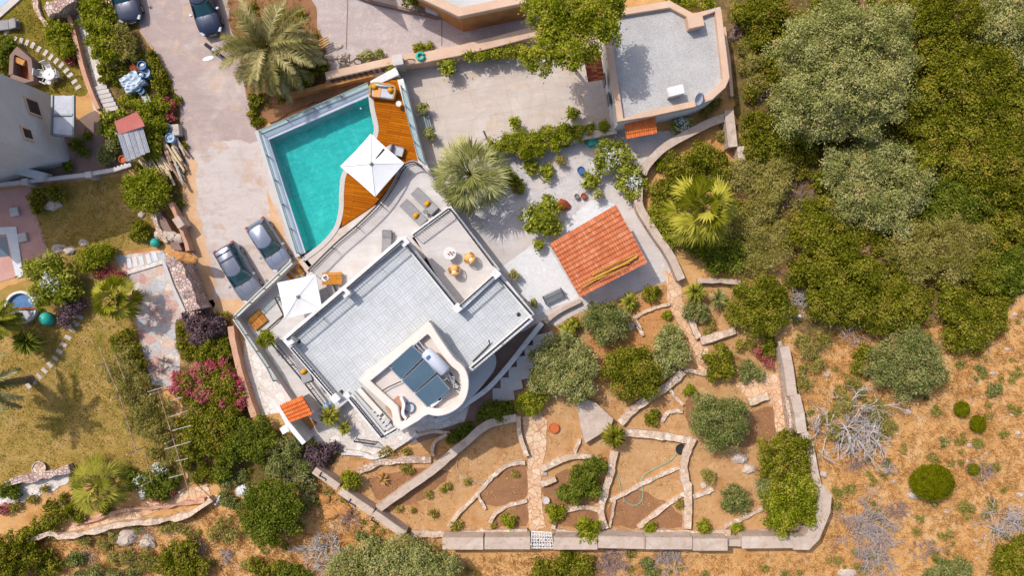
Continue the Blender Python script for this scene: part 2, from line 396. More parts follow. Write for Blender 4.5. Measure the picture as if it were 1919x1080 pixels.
    M_worn('road', srgb(196, 177, 168), srgb(178, 158, 152), srgb(208, 192, 182), srgb(206, 178, 154), 0, radians(105), 0, .3, .16)
    M_worn('parking', srgb(194, 177, 168), srgb(206, 194, 188), srgb(181, 158, 145), srgb(196, 160, 130), 0, .6, 0, .4, .12)
    M_worn('courtyard', srgb(214, 201, 191), srgb(203, 188, 176), srgb(222, 212, 204), srgb(206, 178, 150), 2.6, radians(12), 0, .35, .08)
    M_worn('gravel_court', srgb(200, 184, 180), srgb(190, 174, 170), srgb(208, 194, 190), srgb(212, 196, 182), 0, .3, .0, .4, .3)
    M_worn('pale_concrete', srgb(216, 207, 202), srgb(206, 196, 190), srgb(222, 214, 208), srgb(198, 184, 172), 0, .6, 0, .5, .08)
    M_worn('terrace', srgb(216, 209, 204), srgb(208, 200, 195), srgb(222, 216, 211), srgb(206, 196, 186), 0, radians(40.6), 0, .4, .05)
    # two-way plank and tile materials
    def planks(name, ang, c1, c2, width, gapc, rough=.55):
        m, nt, N, L, b = nodes_of(name)
        g = N.new('ShaderNodeNewGeometry'); g.name = 'geo'; mp = N.new('ShaderNodeMapping'); mp.inputs['Rotation'].default_value = (0, 0, -ang)
        L.new(g.outputs['Position'], mp.inputs[0]); br = N.new('ShaderNodeTexBrick')
        br.inputs['Scale'].default_value = 1; br.inputs['Row Height'].default_value = width; br.inputs['Brick Width'].default_value = 2.4
        br.inputs['Mortar Size'].default_value = .012; br.inputs['Color1'].default_value = c1; br.inputs['Color2'].default_value = c2
        br.inputs['Mortar'].default_value = gapc; br.offset = .37; br.inputs['Bias'].default_value = 0
        L.new(mp.outputs[0], br.inputs[0])
        mp2 = N.new('ShaderNodeMapping'); mp2.inputs['Scale'].default_value = (.35, 5, 1); L.new(mp.outputs[0], mp2.inputs[0])
        f = ramp(nt, noise(nt, 2.2, 6, mp2.outputs[0]), [(.3, (.72, .7, .68, 1)), (.7, (1.18, 1.18, 1.2, 1))])
        L.new(mix(nt, 1.0, br.outputs[0], f, 'MULTIPLY'), b.inputs['Base Color']); b.inputs['Roughness'].default_value = rough; b.inputs['Specular IOR Level'].default_value = .1
    planks('deck_planks', radians(-10), srgb(190, 110, 3), srgb(164, 86, 1), .17, srgb(104, 52, 2), .8)
    planks('small_planks', radians(-50), srgb(206, 140, 66), srgb(186, 118, 48), .2, srgb(110, 66, 26))
    planks('table_planks', radians(0), srgb(226, 154, 52), srgb(212, 138, 40), .1, srgb(130, 80, 24))
    # basket weave pavers on the villa roof
    m, nt, N, L, b = nodes_of('basket_pavers')
    g = N.new('ShaderNodeNewGeometry'); g.name = 'geo'; mp = N.new('ShaderNodeMapping'); mp.inputs['Rotation'].default_value = (0, 0, -radians(40.6)); mp.inputs['Location'].default_value = (.13, .31, .03)
    L.new(g.outputs['Position'], mp.inputs[0])
    outs = []
    for rot in (0, pi/2):
        m2 = N.new('ShaderNodeMapping'); m2.inputs['Rotation'].default_value = (0, 0, rot); L.new(mp.outputs[0], m2.inputs[0])
        br = N.new('ShaderNodeTexBrick'); br.offset = 0; br.inputs['Scale'].default_value = 1
        br.inputs['Brick Width'].default_value = .57; br.inputs['Row Height'].default_value = .19; br.inputs['Mortar Size'].default_value = .02; br.inputs['Mortar Smooth'].default_value = .3
        br.inputs['Color1'].default_value = srgb(204, 206, 207); br.inputs['Color2'].default_value = srgb(195, 198, 200); br.inputs['Mortar'].default_value = srgb(168, 171, 174)
        L.new(m2.outputs[0], br.inputs[0]); outs.append(br.outputs[0])
    ck = N.new('ShaderNodeTexChecker'); ck.inputs['Scale'].default_value = 1/.57; ck.inputs['Color1'].default_value = (0, 0, 0, 1); ck.inputs['Color2'].default_value = (1, 1, 1, 1)
    cx = N.new('ShaderNodeVectorMath'); cx.operation = 'MULTIPLY_ADD'; cx.inputs[1].default_value = (1, 1, 0); cx.inputs[2].default_value = (0, 0, .3)
    L.new(mp.outputs[0], cx.inputs[0]); L.new(cx.outputs[0], ck.inputs[0])
    col = mix(nt, ck.outputs[0], outs[0], outs[1])
    f = mix(nt, 1.0, ramp(nt, noise(nt, .5, 9, None, .7, 1.0), [(.3, (.88, .87, .85, 1)), (.6, (1.04, 1.04, 1.04, 1))]), ramp(nt, noise(nt, 7, 5, None, .7), [(.3, (.92, .92, .92, 1)), (.7, (1.06, 1.06, 1.06, 1))]), 'MULTIPLY')
    L.new(mix(nt, 1.0, col, f, 'MULTIPLY'), b.inputs['Base Color']); b.inputs['Roughness'].default_value = .75
    # glazed clay tiles
    M_tile('clay_tile', [srgb(200, 112, 70), srgb(206, 120, 78), srgb(212, 128, 86), srgb(202, 114, 72), srgb(216, 140, 102)])
    M_tile('orange_tile', [srgb(222, 114, 56), srgb(230, 124, 62), srgb(234, 132, 70), srgb(226, 118, 58)])
    # pool water
    m, nt, N, L, b = nodes_of('pool_water'); N.remove(b)
    tr = N.new('ShaderNodeBsdfTransparent'); tr.inputs[0].default_value = (.7, .98, .98, 1)
    gl = N.new('ShaderNodeBsdfGlossy'); gl.inputs['Roughness'].default_value = .06
    wv = noise(nt, 3.2, 5, None, .65, 2.0); bp = N.new('ShaderNodeBump'); bp.inputs['Strength'].default_value = .9; bp.inputs['Distance'].default_value = .22
    L.new(wv, bp.inputs['Height']); L.new(bp.outputs[0], gl.inputs['Normal'])
    fr = N.new('ShaderNodeFresnel'); fr.inputs[0].default_value = 1.33; L.new(bp.outputs[0], fr.inputs['Normal'])
    ms = N.new('ShaderNodeMixShader'); L.new(fr.outputs[0], ms.inputs[0]); L.new(tr.outputs[0], ms.inputs[1]); L.new(gl.outputs[0], ms.inputs[2])
    L.new(ms.outputs[0], N['Material Output'].inputs[0])
    # thin glass of the balustrades
    m, nt, N, L, b = nodes_of('pane_glass'); N.remove(b)
    tr = N.new('ShaderNodeBsdfTransparent'); tr.inputs[0].default_value = (.72, .86, .86, 1)
    gl = N.new('ShaderNodeBsdfGlossy'); gl.inputs['Roughness'].default_value = .05; gl.inputs[0].default_value = (.8, .9, .9, 1)
    ms = N.new('ShaderNodeMixShader'); ms.inputs[0].default_value = .15
    L.new(tr.outputs[0], ms.inputs[1]); L.new(gl.outputs[0], ms.inputs[2]); L.new(ms.outputs[0], N['Material Output'].inputs[0])
    # leaves
    f = .86
    c = lambda r, g, b: srgb(r, g, b, f)
    M_leaf('leaf_oak', c(60, 68, 10), c(114, 116, 24), c(172, 166, 64), .35, .7, c(176, 132, 70))
    M_leaf('leaf_bright', c(78, 88, 10), c(130, 138, 26), c(180, 178, 64), .35, .7, c(196, 170, 80))
    M_leaf('leaf_dark', c(58, 72, 16), c(100, 112, 30), c(140, 144, 56), .3)
    M_leaf('leaf_olive', c(88, 94, 36), c(142, 144, 76), c(192, 188, 126), .2, .7, c(196, 164, 104))
    M_leaf('leaf_grey', c(74, 84, 34), c(118, 124, 62), c(162, 162, 102), .2, .7, c(176, 140, 90))
    M_leaf('leaf_scrub', c(96, 94, 32), c(144, 136, 60), c(186, 170, 100), .25)
    M_leaf('leaf_citrus', c(74, 90, 16), c(130, 136, 34), c(186, 184, 80))
    M_leaf('leaf_purple', c(64, 52, 56), c(98, 80, 86), c(140, 112, 116))
    M_leaf('leaf_red', c(120, 44, 50), c(170, 90, 84), c(200, 120, 110))
    M_leaf('leaf_mound', c(70, 76, 6), c(98, 100, 8), c(122, 120, 20), .1)
    M_leaf('leaf_date', c(84, 82, 36), c(134, 124, 70), c(186, 172, 120), .12)
    M_leaf('leaf_fan', c(78, 82, 36), c(126, 126, 66), c(180, 176, 116), .15)
    M_leaf('leaf_fan_yellow', c(60, 66, 8), c(116, 116, 24), c(186, 176, 70), .2)
    M_leaf('leaf_cycad', c(84, 92, 24), c(134, 134, 44), c(176, 168, 70), .2)
    M_leaf('petal_pink', c(160, 44, 64), c(202, 84, 104), c(226, 146, 152), .3)
    M_leaf('petal_white', c(220, 220, 210), c(240, 240, 236), c(255, 255, 250), .2)
    M_leaf('straw', srgb(178, 122, 60), srgb(206, 154, 88), srgb(234, 196, 138), .2, .2)
    M_leaf('straw_dark', srgb(150, 106, 50), srgb(190, 140, 76), srgb(216, 172, 110), .2, .3)
    M_leaf('weed', c(110, 104, 34), c(146, 132, 54), c(184, 160, 86), .2)
build_materials()
mt = MATS

# ------------------------------------------------------------------ plants
def quads_mesh(name, V, T):
    """V: (n,4,3) corners, T: (n,) tint"""
    n = len(V); me = bpy.data.meshes.new(name)
    me.vertices.add(n*4); me.vertices.foreach_set('co', V.astype(np.float32).ravel())
    me.loops.add(n*4); me.loops.foreach_set('vertex_index', np.arange(n*4, dtype=np.int32))
    me.polygons.add(n); me.polygons.foreach_set('loop_start', np.arange(0, n*4, 4, dtype=np.int32))
    a = me.attributes.new('tint', 'FLOAT', 'FACE'); a.data.foreach_set('value', T.astype(np.float32))
    me.update(calc_edges=True); return me
def unit(v): return v/np.maximum(np.linalg.norm(v, axis=-1, keepdims=True), 1e-9)
def leaf_quads(C, Nrm, ln, wd, rng):
    n = len(C); a = unit(np.cross(Nrm, rng.normal(size=(n, 3)))); b = np.cross(Nrm, a)
    l = (ln*rng.uniform(.7, 1.3, n))[:, None]; wv = (wd*rng.uniform(.7, 1.3, n))[:, None]
    return np.stack([C-a*l/2, C+b*wv/2, C+a*l/2, C-b*wv/2], 1)
KIND = {  # material, leaf length, leaf width, lobe radius factor, coverage, spikiness
    'oak': ('leaf_oak', .15, .1, .17, 1.0), 'bright': ('leaf_bright', .16, .1, .17, 1.0), 'dark': ('leaf_dark', .15, .1, .18, 1.0),
    'olive': ('leaf_olive', .18, .07, .16, .9), 'grey': ('leaf_grey', .17, .07, .18, .9), 'scrub': ('leaf_scrub', .22, .05, .2, .7),
    'citrus': ('leaf_citrus', .22, .13, .24, .9), 'purple': ('leaf_purple', .16, .11, .2, .8), 'red': ('leaf_red', .14, .1, .22, .9),
    'mound': ('leaf_mound', .09, .05, .1, 1.5), 'hedge': ('leaf_bright', .14, .09, .2, 1.3), 'weed': ('weed', .2, .07, .25, .8),
    'pink': ('petal_pink', .12, .09, .11, .5), 'white': ('petal_white', .08, .07, .07, .35)}
def foliage(blobs, kind, seed, dense=1.0):
    """blobs: (x,y,z,rx,ry,rz) in local metres -> leaf quads arranged in clumps"""
    mname, ln, wd, lf, cov = KIND[kind]; rng = np.random.RandomState(seed); VV = []; TT = []
    for (x, y, z, rx, ry, rz) in blobs:
        r = (rx+ry)/2; lr0 = min(max(lf*r*1.5, .15), .46); nl = int(np.clip(6+3.7*(r/lr0)**2, 8, 420))
        if kind == 'mound': nl = int(nl*2.2)
        d = unit(rng.normal(size=(nl, 3))); d[:, 2] = np.abs(d[:, 2])*np.where(rng.rand(nl) < .2, -.35, 1)
        ph = rng.uniform(0, 6.28, 3); th = np.arctan2(d[:, 1], d[:, 0])
        wob = .97+.15*np.sin(3*th+ph[0])+.12*np.sin(5*th+ph[1])+.09*np.sin(8*th+ph[2])
        if kind == 'mound': wob = 1; d[:, 2] = np.abs(d[:, 2])
        rad = (rng.uniform(.62, 1.0, nl)**.8 if kind != 'mound' else rng.uniform(.94, 1, nl))*wob
        lr = lr0*rng.uniform(.55, 1.4, nl)
        c = d*rad[:, None]*np.array([max(rx-lr0*.5, .05), max(ry-lr0*.5, .05), max(rz-lr0*.4, .05)])+np.array([x, y, z])
        c[:, 2] += rng.uniform(-.16, .16, nl)*r*(kind != 'mound')
        lt = rng.uniform(0, 1, nl)
        k = np.maximum(6, (cov*dense*3.4*lr**2/(ln*wd*.5)).astype(int))
        idx = np.repeat(np.arange(nl), k); n = len(idx)
        o = unit(rng.normal(size=(n, 3))); o[:, 2] = np.where(o[:, 2] < -.2, -o[:, 2], o[:, 2])
        sprd = rng.uniform(.4, 1.15, n)*np.where(rng.rand(n) < .2, rng.uniform(1.1, 2.1, n), 1)
        p = c[idx]+o*(lr[idx]*sprd)[:, None]*np.array([1, 1, .75])
        nr = unit(o*.8+np.array([0, 0, .55])+rng.normal(size=(n, 3))*.7)
        VV.append(leaf_quads(p, nr, ln, wd, rng)); TT.append(np.clip(lt[idx]*.65+rng.uniform(-.25, .35, n)+.15, 0, 1))
    V = np.concatenate(VV); V[:, :, 2] = np.maximum(V[:, :, 2], .02)
    return V, np.concatenate(TT), mname
def trunk_mb(base, blobs, r0, seed, rel):
    q = random.Random(seed); mb = MB()
    zt = max(b[2] for b in blobs); x0 = sum(b[0] for b in blobs)/len(blobs); y0 = sum(b[1] for b in blobs)/len(blobs)
    top = Vector((x0, y0, zt*.75)); bs = Vector((x0+q.uniform(-.2, .2)*r0*4, y0+q.uniform(-.2, .2)*r0*4, -.05))
    mid = bs.lerp(top, .5)+Vector((q.uniform(-.1, .1), q.uniform(-.1, .1), 0))*zt*.4
    mb.tube([bs, mid, top], [r0*1.25, r0*.9, r0*.55], 7)
    for b in blobs:
        for j in range(2):
            e = Vector((b[0]+q.uniform(-.5, .5)*b[3], b[1]+q.uniform(-.5, .5)*b[4], b[2]+q.uniform(0, .5)*b[5]))
            mb.tube([mid.lerp(top, q.uniform(0, .8)), mid.lerp(e, .6)+Vector((0, 0, .1*zt)), e], [r0*.5, r0*.3, r0*.1], 5, False)
    return mb
SEED = [100]; TREES = []
def plant(kind, label, cat, blobs, zf=.75, name=None, group=None, flat=.8, flowers=None, dense=1.0, zbase=0):
    """blobs in photo pixels (px, py, rpx[, rpy]); crown sits zf*r above ground"""
    SEED[0] += 1; sd = SEED[0]
    rm = max(b[2] for b in blobs)/S; zc = zbase+zf*rm
    cx = sum(b[0] for b in blobs)/len(blobs); cy = sum(b[1] for b in blobs)/len(blobs)
    base = P(cx, cy, zc); base.z = zbase
    big = rm > .85
    name = name or {'oak': 'oak_tree', 'bright': 'green_tree', 'dark': 'evergreen_tree', 'olive': 'olive_tree', 'grey': 'olive_tree', 'scrub': 'scrub_bush', 'citrus': 'citrus_tree'}.get(kind, 'shrub')
    if not big and name.endswith('tree'): name = 'shrub'
    t = thing(name, label, cat, base, 0, group); lb = []
    for b in blobs:
        z = zc*(.85+.3*rnd.random()) if len(blobs) > 1 else zc
        p = P(b[0], b[1], z); k = (H-z)/H/S; ry = b[3] if len(b) > 3 else b[2]
        lb.append((p.x-base.x, p.y-base.y, z-zbase, b[2]*k, ry*k, min(b[2], ry)*k*flat))
    V, T, mn = foliage(lb, kind, sd, dense)
    link_mesh('crown' if big else 'foliage', quads_mesh('crown', V, T), mt[mn], t)
    tm = trunk_mb(base, lb, max(.03, .055*rm+.02), sd, t)
    me = bpy.data.meshes.new('trunk'); me.from_pydata(tm.v, [], tm.f); me.update()
    link_mesh('trunk' if big else 'stem', me, mt['trunk_bark'], t)
    if flowers:
        fk, fb, fd = flowers; fl = []
        for b in fb:
            z = zc*1.1; p = P(b[0], b[1], z); k = (H-z)/H/S
            fl.append((p.x-base.x, p.y-base.y, z-zbase+.1, b[2]*k, b[2]*k, b[2]*k*flat))
        V, T, mn = foliage(fl, fk, sd+5000, fd)
        link_mesh('blossom', quads_mesh('blossom', V, T), mt[mn], t)
    return t
def strip_quads(A, B, wa, wb, up):
    """flat tapered blades from A to B"""
    d = unit(B-A); s = unit(np.cross(d, up))
    return np.stack([A-s*wa, A+s*wa, B+s*wb, B-s*wb], 1)
def date_palm(label, px, py, rpx, h, mat='leaf_date', nf=64, group=None, name='date_palm', seed=1, lw=.035):
    base = P(px, py, h); R0 = rpx/S*(H-h)/H; base.z = 0
    t = thing(name, label, 'palm', base, 0, group); rng = np.random.RandomState(seed); VV = []; TT = []; mb = MB()
    for i in range(nf):
        az = i*2.39996+rng.uniform(-.2, .2); el = radians(78-95*(i/nf)**.8)+rng.uniform(-.1, .1); L = R0*rng.uniform(.9, 1.12)
        pts = []; p = np.array([0, 0, h], float); e = el
        for k in range(13):
            pts.append(p.copy()); st = L/12
            p = p+st*np.array([cos(e)*cos(az), cos(e)*sin(az), sin(e)]); e -= .115*(1.1 if el > 0 else .7)
        pts = np.array(pts)
        mb.tube([Vector(q) for q in pts[::3]], [.05, .035, .025, .015, .01], 4, False)
        m = 46; tt = np.linspace(.12, .99, m); idx = tt*12; i0 = np.minimum(idx.astype(int), 11); fr = (idx-i0)[:, None]
        A = pts[i0]*(1-fr)+pts[i0+1]*fr; D = unit(pts[i0+1]-pts[i0]); side = unit(np.cross(D, [0, 0, 1])); upv = np.cross(side, D)
        tone = rng.uniform(0, 1)
        for s in (-1, 1):
            ln = (.16*R0*np.sin(np.pi*np.clip(tt*.9+.12, 0, 1))**.6+.1)*rng.uniform(.8, 1.15, m)
            dv = unit(D*.75+s*side*.75+upv*.25+rng.normal(size=(m, 3))*.12)
            VV.append(strip_quads(A, A+dv*ln[:, None], lw, .006, upv)); TT.append(np.clip(tone*.6+rng.uniform(-.1, .35, m)+.1, 0, 1))
    link_mesh('crown', quads_mesh('crown', np.concatenate(VV), np.concatenate(TT)), mt[mat], t)
    me = bpy.data.meshes.new('rachis'); me.from_pydata(mb.v, [], mb.f); me.update(); link_mesh('frond_stems', me, mt['weed'], t)
    tb = MB(); prof = [(.34, -.05)]+[(.27+.03*(k % 2), h*(k+1)/14) for k in range(14)]
    tb.lathe((0, 0, 0), prof, 10); me = bpy.data.meshes.new('trunk'); me.from_pydata(tb.v, [], tb.f); me.update(); link_mesh('trunk', me, mt['trunk_bark'], t)
    return t
def fan_palm(label, px, py, rpx, h, mat='leaf_fan', nf=26, name='fan_palm', seed=1, group=None, zbase=0, bw=1.0):
    base = P(px, py, h); R0 = rpx/S*(H-h)/H; base.z = zbase; h -= zbase
    t = thing(name, label, 'palm', base, 0, group); rng = np.random.RandomState(seed); VV = []; TT = []; mb = MB()
    for i in range(nf):
        f = (i+.5)/nf; az = i*2.39996+rng.uniform(-.35, .35); el = radians(84-112*f**.85)+rng.uniform(-.15, .15)
        Lp = R0*(.38+.26*f)*rng.uniform(.85, 1.15); d = np.array([cos(el)*cos(az), cos(el)*sin(az), sin(el)])
        o = np.array([0, 0, h-.1]); c = o+d*Lp; c[2] -= .05*R0
        mb.tube([Vector(o), Vector((o+c)/2+np.array([0, 0, .04*R0])), Vector(c)], [.035, .025, .018], 4, False)
        e2 = el-rng.uniform(.15, .6); D = np.array([cos(e2)*cos(az), cos(e2)*sin(az), sin(e2)]); side = np.array([-sin(az), cos(az), 0])
        tl = rng.uniform(-.5, .5); side = side*cos(tl)+np.cross(D, side)*sin(tl); upv = np.cross(D, side)
        nb = 20; th = np.linspace(-1.35, 1.35, nb)+rng.normal(size=nb)*.04; tone = rng.uniform(0, 1)
        dv = np.cos(th)[:, None]*D+np.sin(th)[:, None]*side; dv = unit(dv+(np.abs(np.sin(th))*.12)[:, None]*upv)
        ln = R0*.52*(.72+.28*np.cos(th))*rng.uniform(.85, 1.12, nb); wv = (.45*ln*.06+.008)*bw
        A = np.repeat(c[None], nb, 0); Bm = A+dv*(ln*.55)[:, None]; E = A+dv*ln[:, None]-np.array([0, 0, 1])*(ln*rng.uniform(.1, .4, nb))[:, None]
        sd = unit(np.cross(dv, np.repeat(upv[None], nb, 0)))
        VV.append(np.stack([A, Bm-sd*wv[:, None], E, Bm+sd*wv[:, None]], 1)); TT.append(np.clip(tone*.7+rng.uniform(-.15, .3, nb)+.1, 0, 1))
    V = np.concatenate(VV); V[:, :, 2] = np.maximum(V[:, :, 2], .05)
    link_mesh('crown', quads_mesh('crown', V, np.concatenate(TT)), mt[mat], t)
    me = bpy.data.meshes.new('leaf_stalks'); me.from_pydata(mb.v, [], mb.f); me.update(); link_mesh('leaf_stalks', me, mt['weed'], t)
    tb = MB(); tb.lathe((0, 0, 0), [(.3, -.05), (.24, h*.3), (.2, h*.7), (.2, h-.2), (.05, h-.05)], 10)
    me = bpy.data.meshes.new('trunk'); me.from_pydata(tb.v, [], tb.f); me.update(); link_mesh('trunk', me, mt['trunk_bark'], t)
    return t
def rosette(label, px, py, rpx, h=.5, n=90, mat='leaf_cycad', name='cycad', cat='plant', seed=3, wid=.05, zb=0, group=None):
    base = P(px, py, zb+h); base.z = zb; R0 = rpx/S*(H-h-zb)/H
    t = thing(name, label, cat, base, 0, group); rng = np.random.RandomState(seed)
    az = rng.uniform(0, 2*pi, n); el = rng.uniform(-.15, 1.35, n); L = R0*rng.uniform(.75, 1.1, n)
    d = np.stack([np.cos(el)*np.cos(az), np.cos(el)*np.sin(az), np.sin(el)], 1)
    A = np.repeat(np.array([[0, 0, h]]), n, 0); Bm = A+d*(L*.55)[:, None]; E = A+d*L[:, None]-np.array([0, 0, 1])*(L*.25)[:, None]
    sd = unit(np.cross(d, [0, 0, 1])); wv = wid*rng.uniform(.7, 1.3, n)[:, None]
    V = np.concatenate([np.stack([A-sd*wv*.4, A+sd*wv*.4, Bm+sd*wv, Bm-sd*wv], 1), np.stack([Bm-sd*wv, Bm+sd*wv, E+sd*.004, E-sd*.004], 1)])
    V[:, :, 2] = np.maximum(V[:, :, 2], .02); T = np.tile(rng.uniform(0, 1, n), 2)
    link_mesh('foliage', quads_mesh('foliage', V, T), mt[mat], t)
    tb = MB(); tb.lathe((0, 0, 0), [(.16, -.03), (.14, h*.6), (.1, h)], 8); me = bpy.data.meshes.new('stem'); me.from_pydata(tb.v, [], tb.f); me.update()
    link_mesh('stem', me, mt['trunk_bark'], t)
    return t
def dead_shrub(label, px, py, rpx, mat='dead_twig', seed=1, n=26, z=.5, name='dead_shrub', group=None, thick=1.0):
    base = P(px, py, z); base.z = 0; R0 = rpx/S
    q = random.Random(seed); mb = MB()
    def br(p, d, L, r, depth):
        pts = [p]; dd = d.copy()
        for k in range(3):
            dd = (dd+Vector((q.uniform(-.35, .35), q.uniform(-.35, .35), q.uniform(-.25, .2)))).normalized()
            pts.append(pts[-1]+dd*L/3)
            if pts[-1].z < base.z+.04: pts[-1].z = base.z+.04
        mb.tube(pts, [r, r*.8, r*.6, r*.35], 4, False)
        if depth:
            for k in range(4 if depth > 1 else 3):
                i = q.choice((1, 2, 2, 3)); dn = (dd+Vector((q.uniform(-1, 1), q.uniform(-1, 1), q.uniform(-.5, .5)))).normalized()
                br(pts[i], dn, L*q.uniform(.45, .7), r*.55, depth-1)
    for k in range(int(n*1.1)):
        a = q.uniform(0, 2*pi); e = q.uniform(.05, 1.0); rr = R0*.75*q.random()**.6; t0 = q.uniform(0, 2*pi)
        s = base+Vector((rr*cos(t0)*1.1, rr*sin(t0)*.85, q.uniform(0, .6*min(z, 1))))
        br(s, Vector((cos(a)*cos(e), sin(a)*cos(e), sin(e))), R0*q.uniform(.3, .6), .03*thick, 2)
    return tag(mb.build(name, mt[mat]), label, 'dead shrub', group)
def inside(poly, x, y):
    c = False; n = len(poly); j = n-1
    for i in range(n):
        xi, yi = poly[i]; xj, yj = poly[j]
        if (yi > y) != (yj > y) and x < (xj-xi)*(y-yi)/(yj-yi)+xi: c = not c
        j = i
    return c
def tufts(name, label, polys, n, mat, hgt, seed, blades=7, excl=()):
    """short grass as one mass of blades scattered in photo-pixel polygons"""
    rng = np.random.RandomState(seed); pts = []
    xs = [p[0] for q in polys for p in q]; ys = [p[1] for q in polys for p in q]
    while len(pts) < n:
        x, y = rng.uniform(min(xs), max(xs)), rng.uniform(min(ys), max(ys))
        if any(inside(q, x, y) for q in polys) and not any(inside(q, x, y) for q in excl):
            if rng.rand() < .35+.65*(.5+.5*sin(x*.05+sin(y*.043)*2)*cos(y*.061+sin(x*.037)*2)): pts.append(P(x, y)[:])
    C = np.repeat(np.array(pts), blades, 0); m = len(C); C[:, :2] += rng.normal(size=(m, 2))*.12
    az = rng.uniform(0, 2*pi, m); lean = rng.uniform(.3, 1.1, m); L = hgt*rng.uniform(.5, 1.4, m)
    d = np.stack([np.sin(lean)*np.cos(az), np.sin(lean)*np.sin(az), np.cos(lean)], 1)
    V = strip_quads(C, C+d*L[:, None], .022, .008, np.array([.3, .2, 1.0]))
    o = link_mesh(name, quads_mesh(name, V, np.clip(np.repeat(rng.uniform(0, 1, n), blades)*.7+rng.uniform(0, .3, m), 0, 1)), mt[mat])
    return tag(o, label, 'grass', kind='stuff')
# ------------------------------------------------------------------ setting: ground sheets
def ground():
    me = bpy.data.meshes.new('ground'); a = 220
    me.from_pydata([(-a, -a, -.012), (a, -a, -.012), (a, a, -.012), (-a, a, -.012)], [], [(0, 1, 2, 3)])
    o = link_mesh('ground', me, mt['dry_grass_ground']); o['kind'] = 'structure'
ground()
WOOD = [(1368, -40), (1960, -40), (1960, 480), (1890, 560), (1850, 600), (1740, 610), (1640, 600), (1560, 640), (1490, 620), (1470, 470), (1380, 420), (1340, 340), (1390, 300), (1372, 160)]
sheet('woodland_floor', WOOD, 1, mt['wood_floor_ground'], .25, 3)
GARDEN = [(1020, 612), (1060, 585), (1232, 530), (1290, 545), (1310, 525), (1400, 530), (1480, 560), (1462, 640), (1490, 820), (1540, 925), (1515, 1020), (830, 1020), (760, 1000), (640, 915), (590, 880), (640, 850), (700, 860), (800, 830), (880, 790), (960, 740)]
sheet('garden_soil', GARDEN, 2, mt['garden_soil'], .1)
sheet('orange_bed', [(1150, 600), (1215, 550), (1238, 545), (1262, 600), (1268, 640), (1200, 700), (1130, 720), (1060, 680)], 3, mt['orange_soil'], .12, 3)
for pts in ([(900, 935), (940, 885), (985, 872), (985, 935), (930, 950)], [(1020, 905), (1060, 880), (1120, 890), (1120, 945), (1040, 960), (1020, 940)], [(1035, 985), (1050, 965), (1090, 955), (1122, 960), (1130, 988)], [(925, 985), (940, 962), (985, 946), (988, 985)], [(1142, 985), (1145, 945), (1200, 920), (1270, 960), (1282, 990)], [(1300, 740), (1400, 770), (1450, 765), (1452, 815), (1380, 840), (1290, 800)], [(690, 900), (770, 880), (840, 885), (790, 940), (720, 945)]):
    sheet('bare_bed', pts, 4, mt['dark_soil'], .1, 3)
ROAD = [(246, -60), (600, -60), (610, 20), (560, 70), (480, 130), (500, 200), (486, 240), (560, 485), (445, 596), (398, 585), (355, 470), (340, 400), (345, 330), (346, 270), (330, 180), (300, 110), (262, 62)]
sheet('dirt_road', ROAD, 3, mt['road'], .12)
sheet('parking_ground', [(350, 292), (372, 276), (400, 266), (440, 262), (470, 270), (488, 262), (560, 486), (446, 592), (400, 582), (372, 500), (352, 400)], 4, mt['parking'], .1)
for pts in ([(352, 300), (368, 300), (372, 400), (400, 520), (396, 580), (366, 490), (346, 400)], [(500, 350), (520, 400), (545, 470), (548, 490), (520, 500), (512, 430)], [(400, 560), (470, 570), (440, 594), (400, 584)]):
    sheet('ochre_dust', pts, 5, mt['ochre_dust'], .14, 3)
sheet('gravel_court', [(545, -60), (1010, -60), (1010, 60), (740, 112), (600, 146), (590, 90), (560, 60)], 4, mt['gravel_court'], .03)
for q in ([(651, -10), (653, -10), (650, 92), (648, 92)], [(827, 30), (829, 30), (829, 86), (827, 86)]): sheet('concrete_joint', q, 5, mt['pathway_dark'])
COURT = [(745, 130), (800, 112), (1000, 62), (1122, 60), (1150, 236), (930, 268), (905, 300), (785, 306)]
sheet('paved_courtyard', COURT, 5, mt['courtyard'])
sheet('gravel_garden', [(780, 302), (905, 298), (930, 262), (1150, 240), (1240, 246), (1290, 240), (1210, 320), (1196, 345), (1196, 395), (1270, 500), (1268, 520), (1090, 585), (985, 632), (890, 520), (810, 400)], 3, mt['white_gravel'])
sheet('garden_walk', [(940, 500), (1003, 452), (1032, 470), (1086, 560), (1026, 580), (1008, 590)], 5, mt['white_floor'])
sheet('garden_walk', [(1060, 415), (1123, 362), (1138, 372), (1155, 386), (1040, 455)], 5, mt['white_floor'])
sheet('concrete_walk', [(1120, 362), (1180, 345), (1196, 352), (1197, 392), (1278, 520), (1240, 520), (1222, 520), (1086, 585), (1040, 612), (1026, 606), (1046, 575), (1215, 498), (1155, 382)], 5, mt['pale_concrete'])
sheet('concrete_walk', [(985, 352), (1015, 358), (1110, 298), (1150, 258), (1122, 256), (1060, 300)], 5, mt['pale_concrete'])
sheet('concrete_walk', [(925, 475), (985, 430), (1010, 450), (945, 497)], 5, mt['pale_concrete'])
sheet('concrete_walk', [(845, 390), (872, 405), (935, 470), (945, 497), (930, 500)], 4, mt['pale_concrete'])
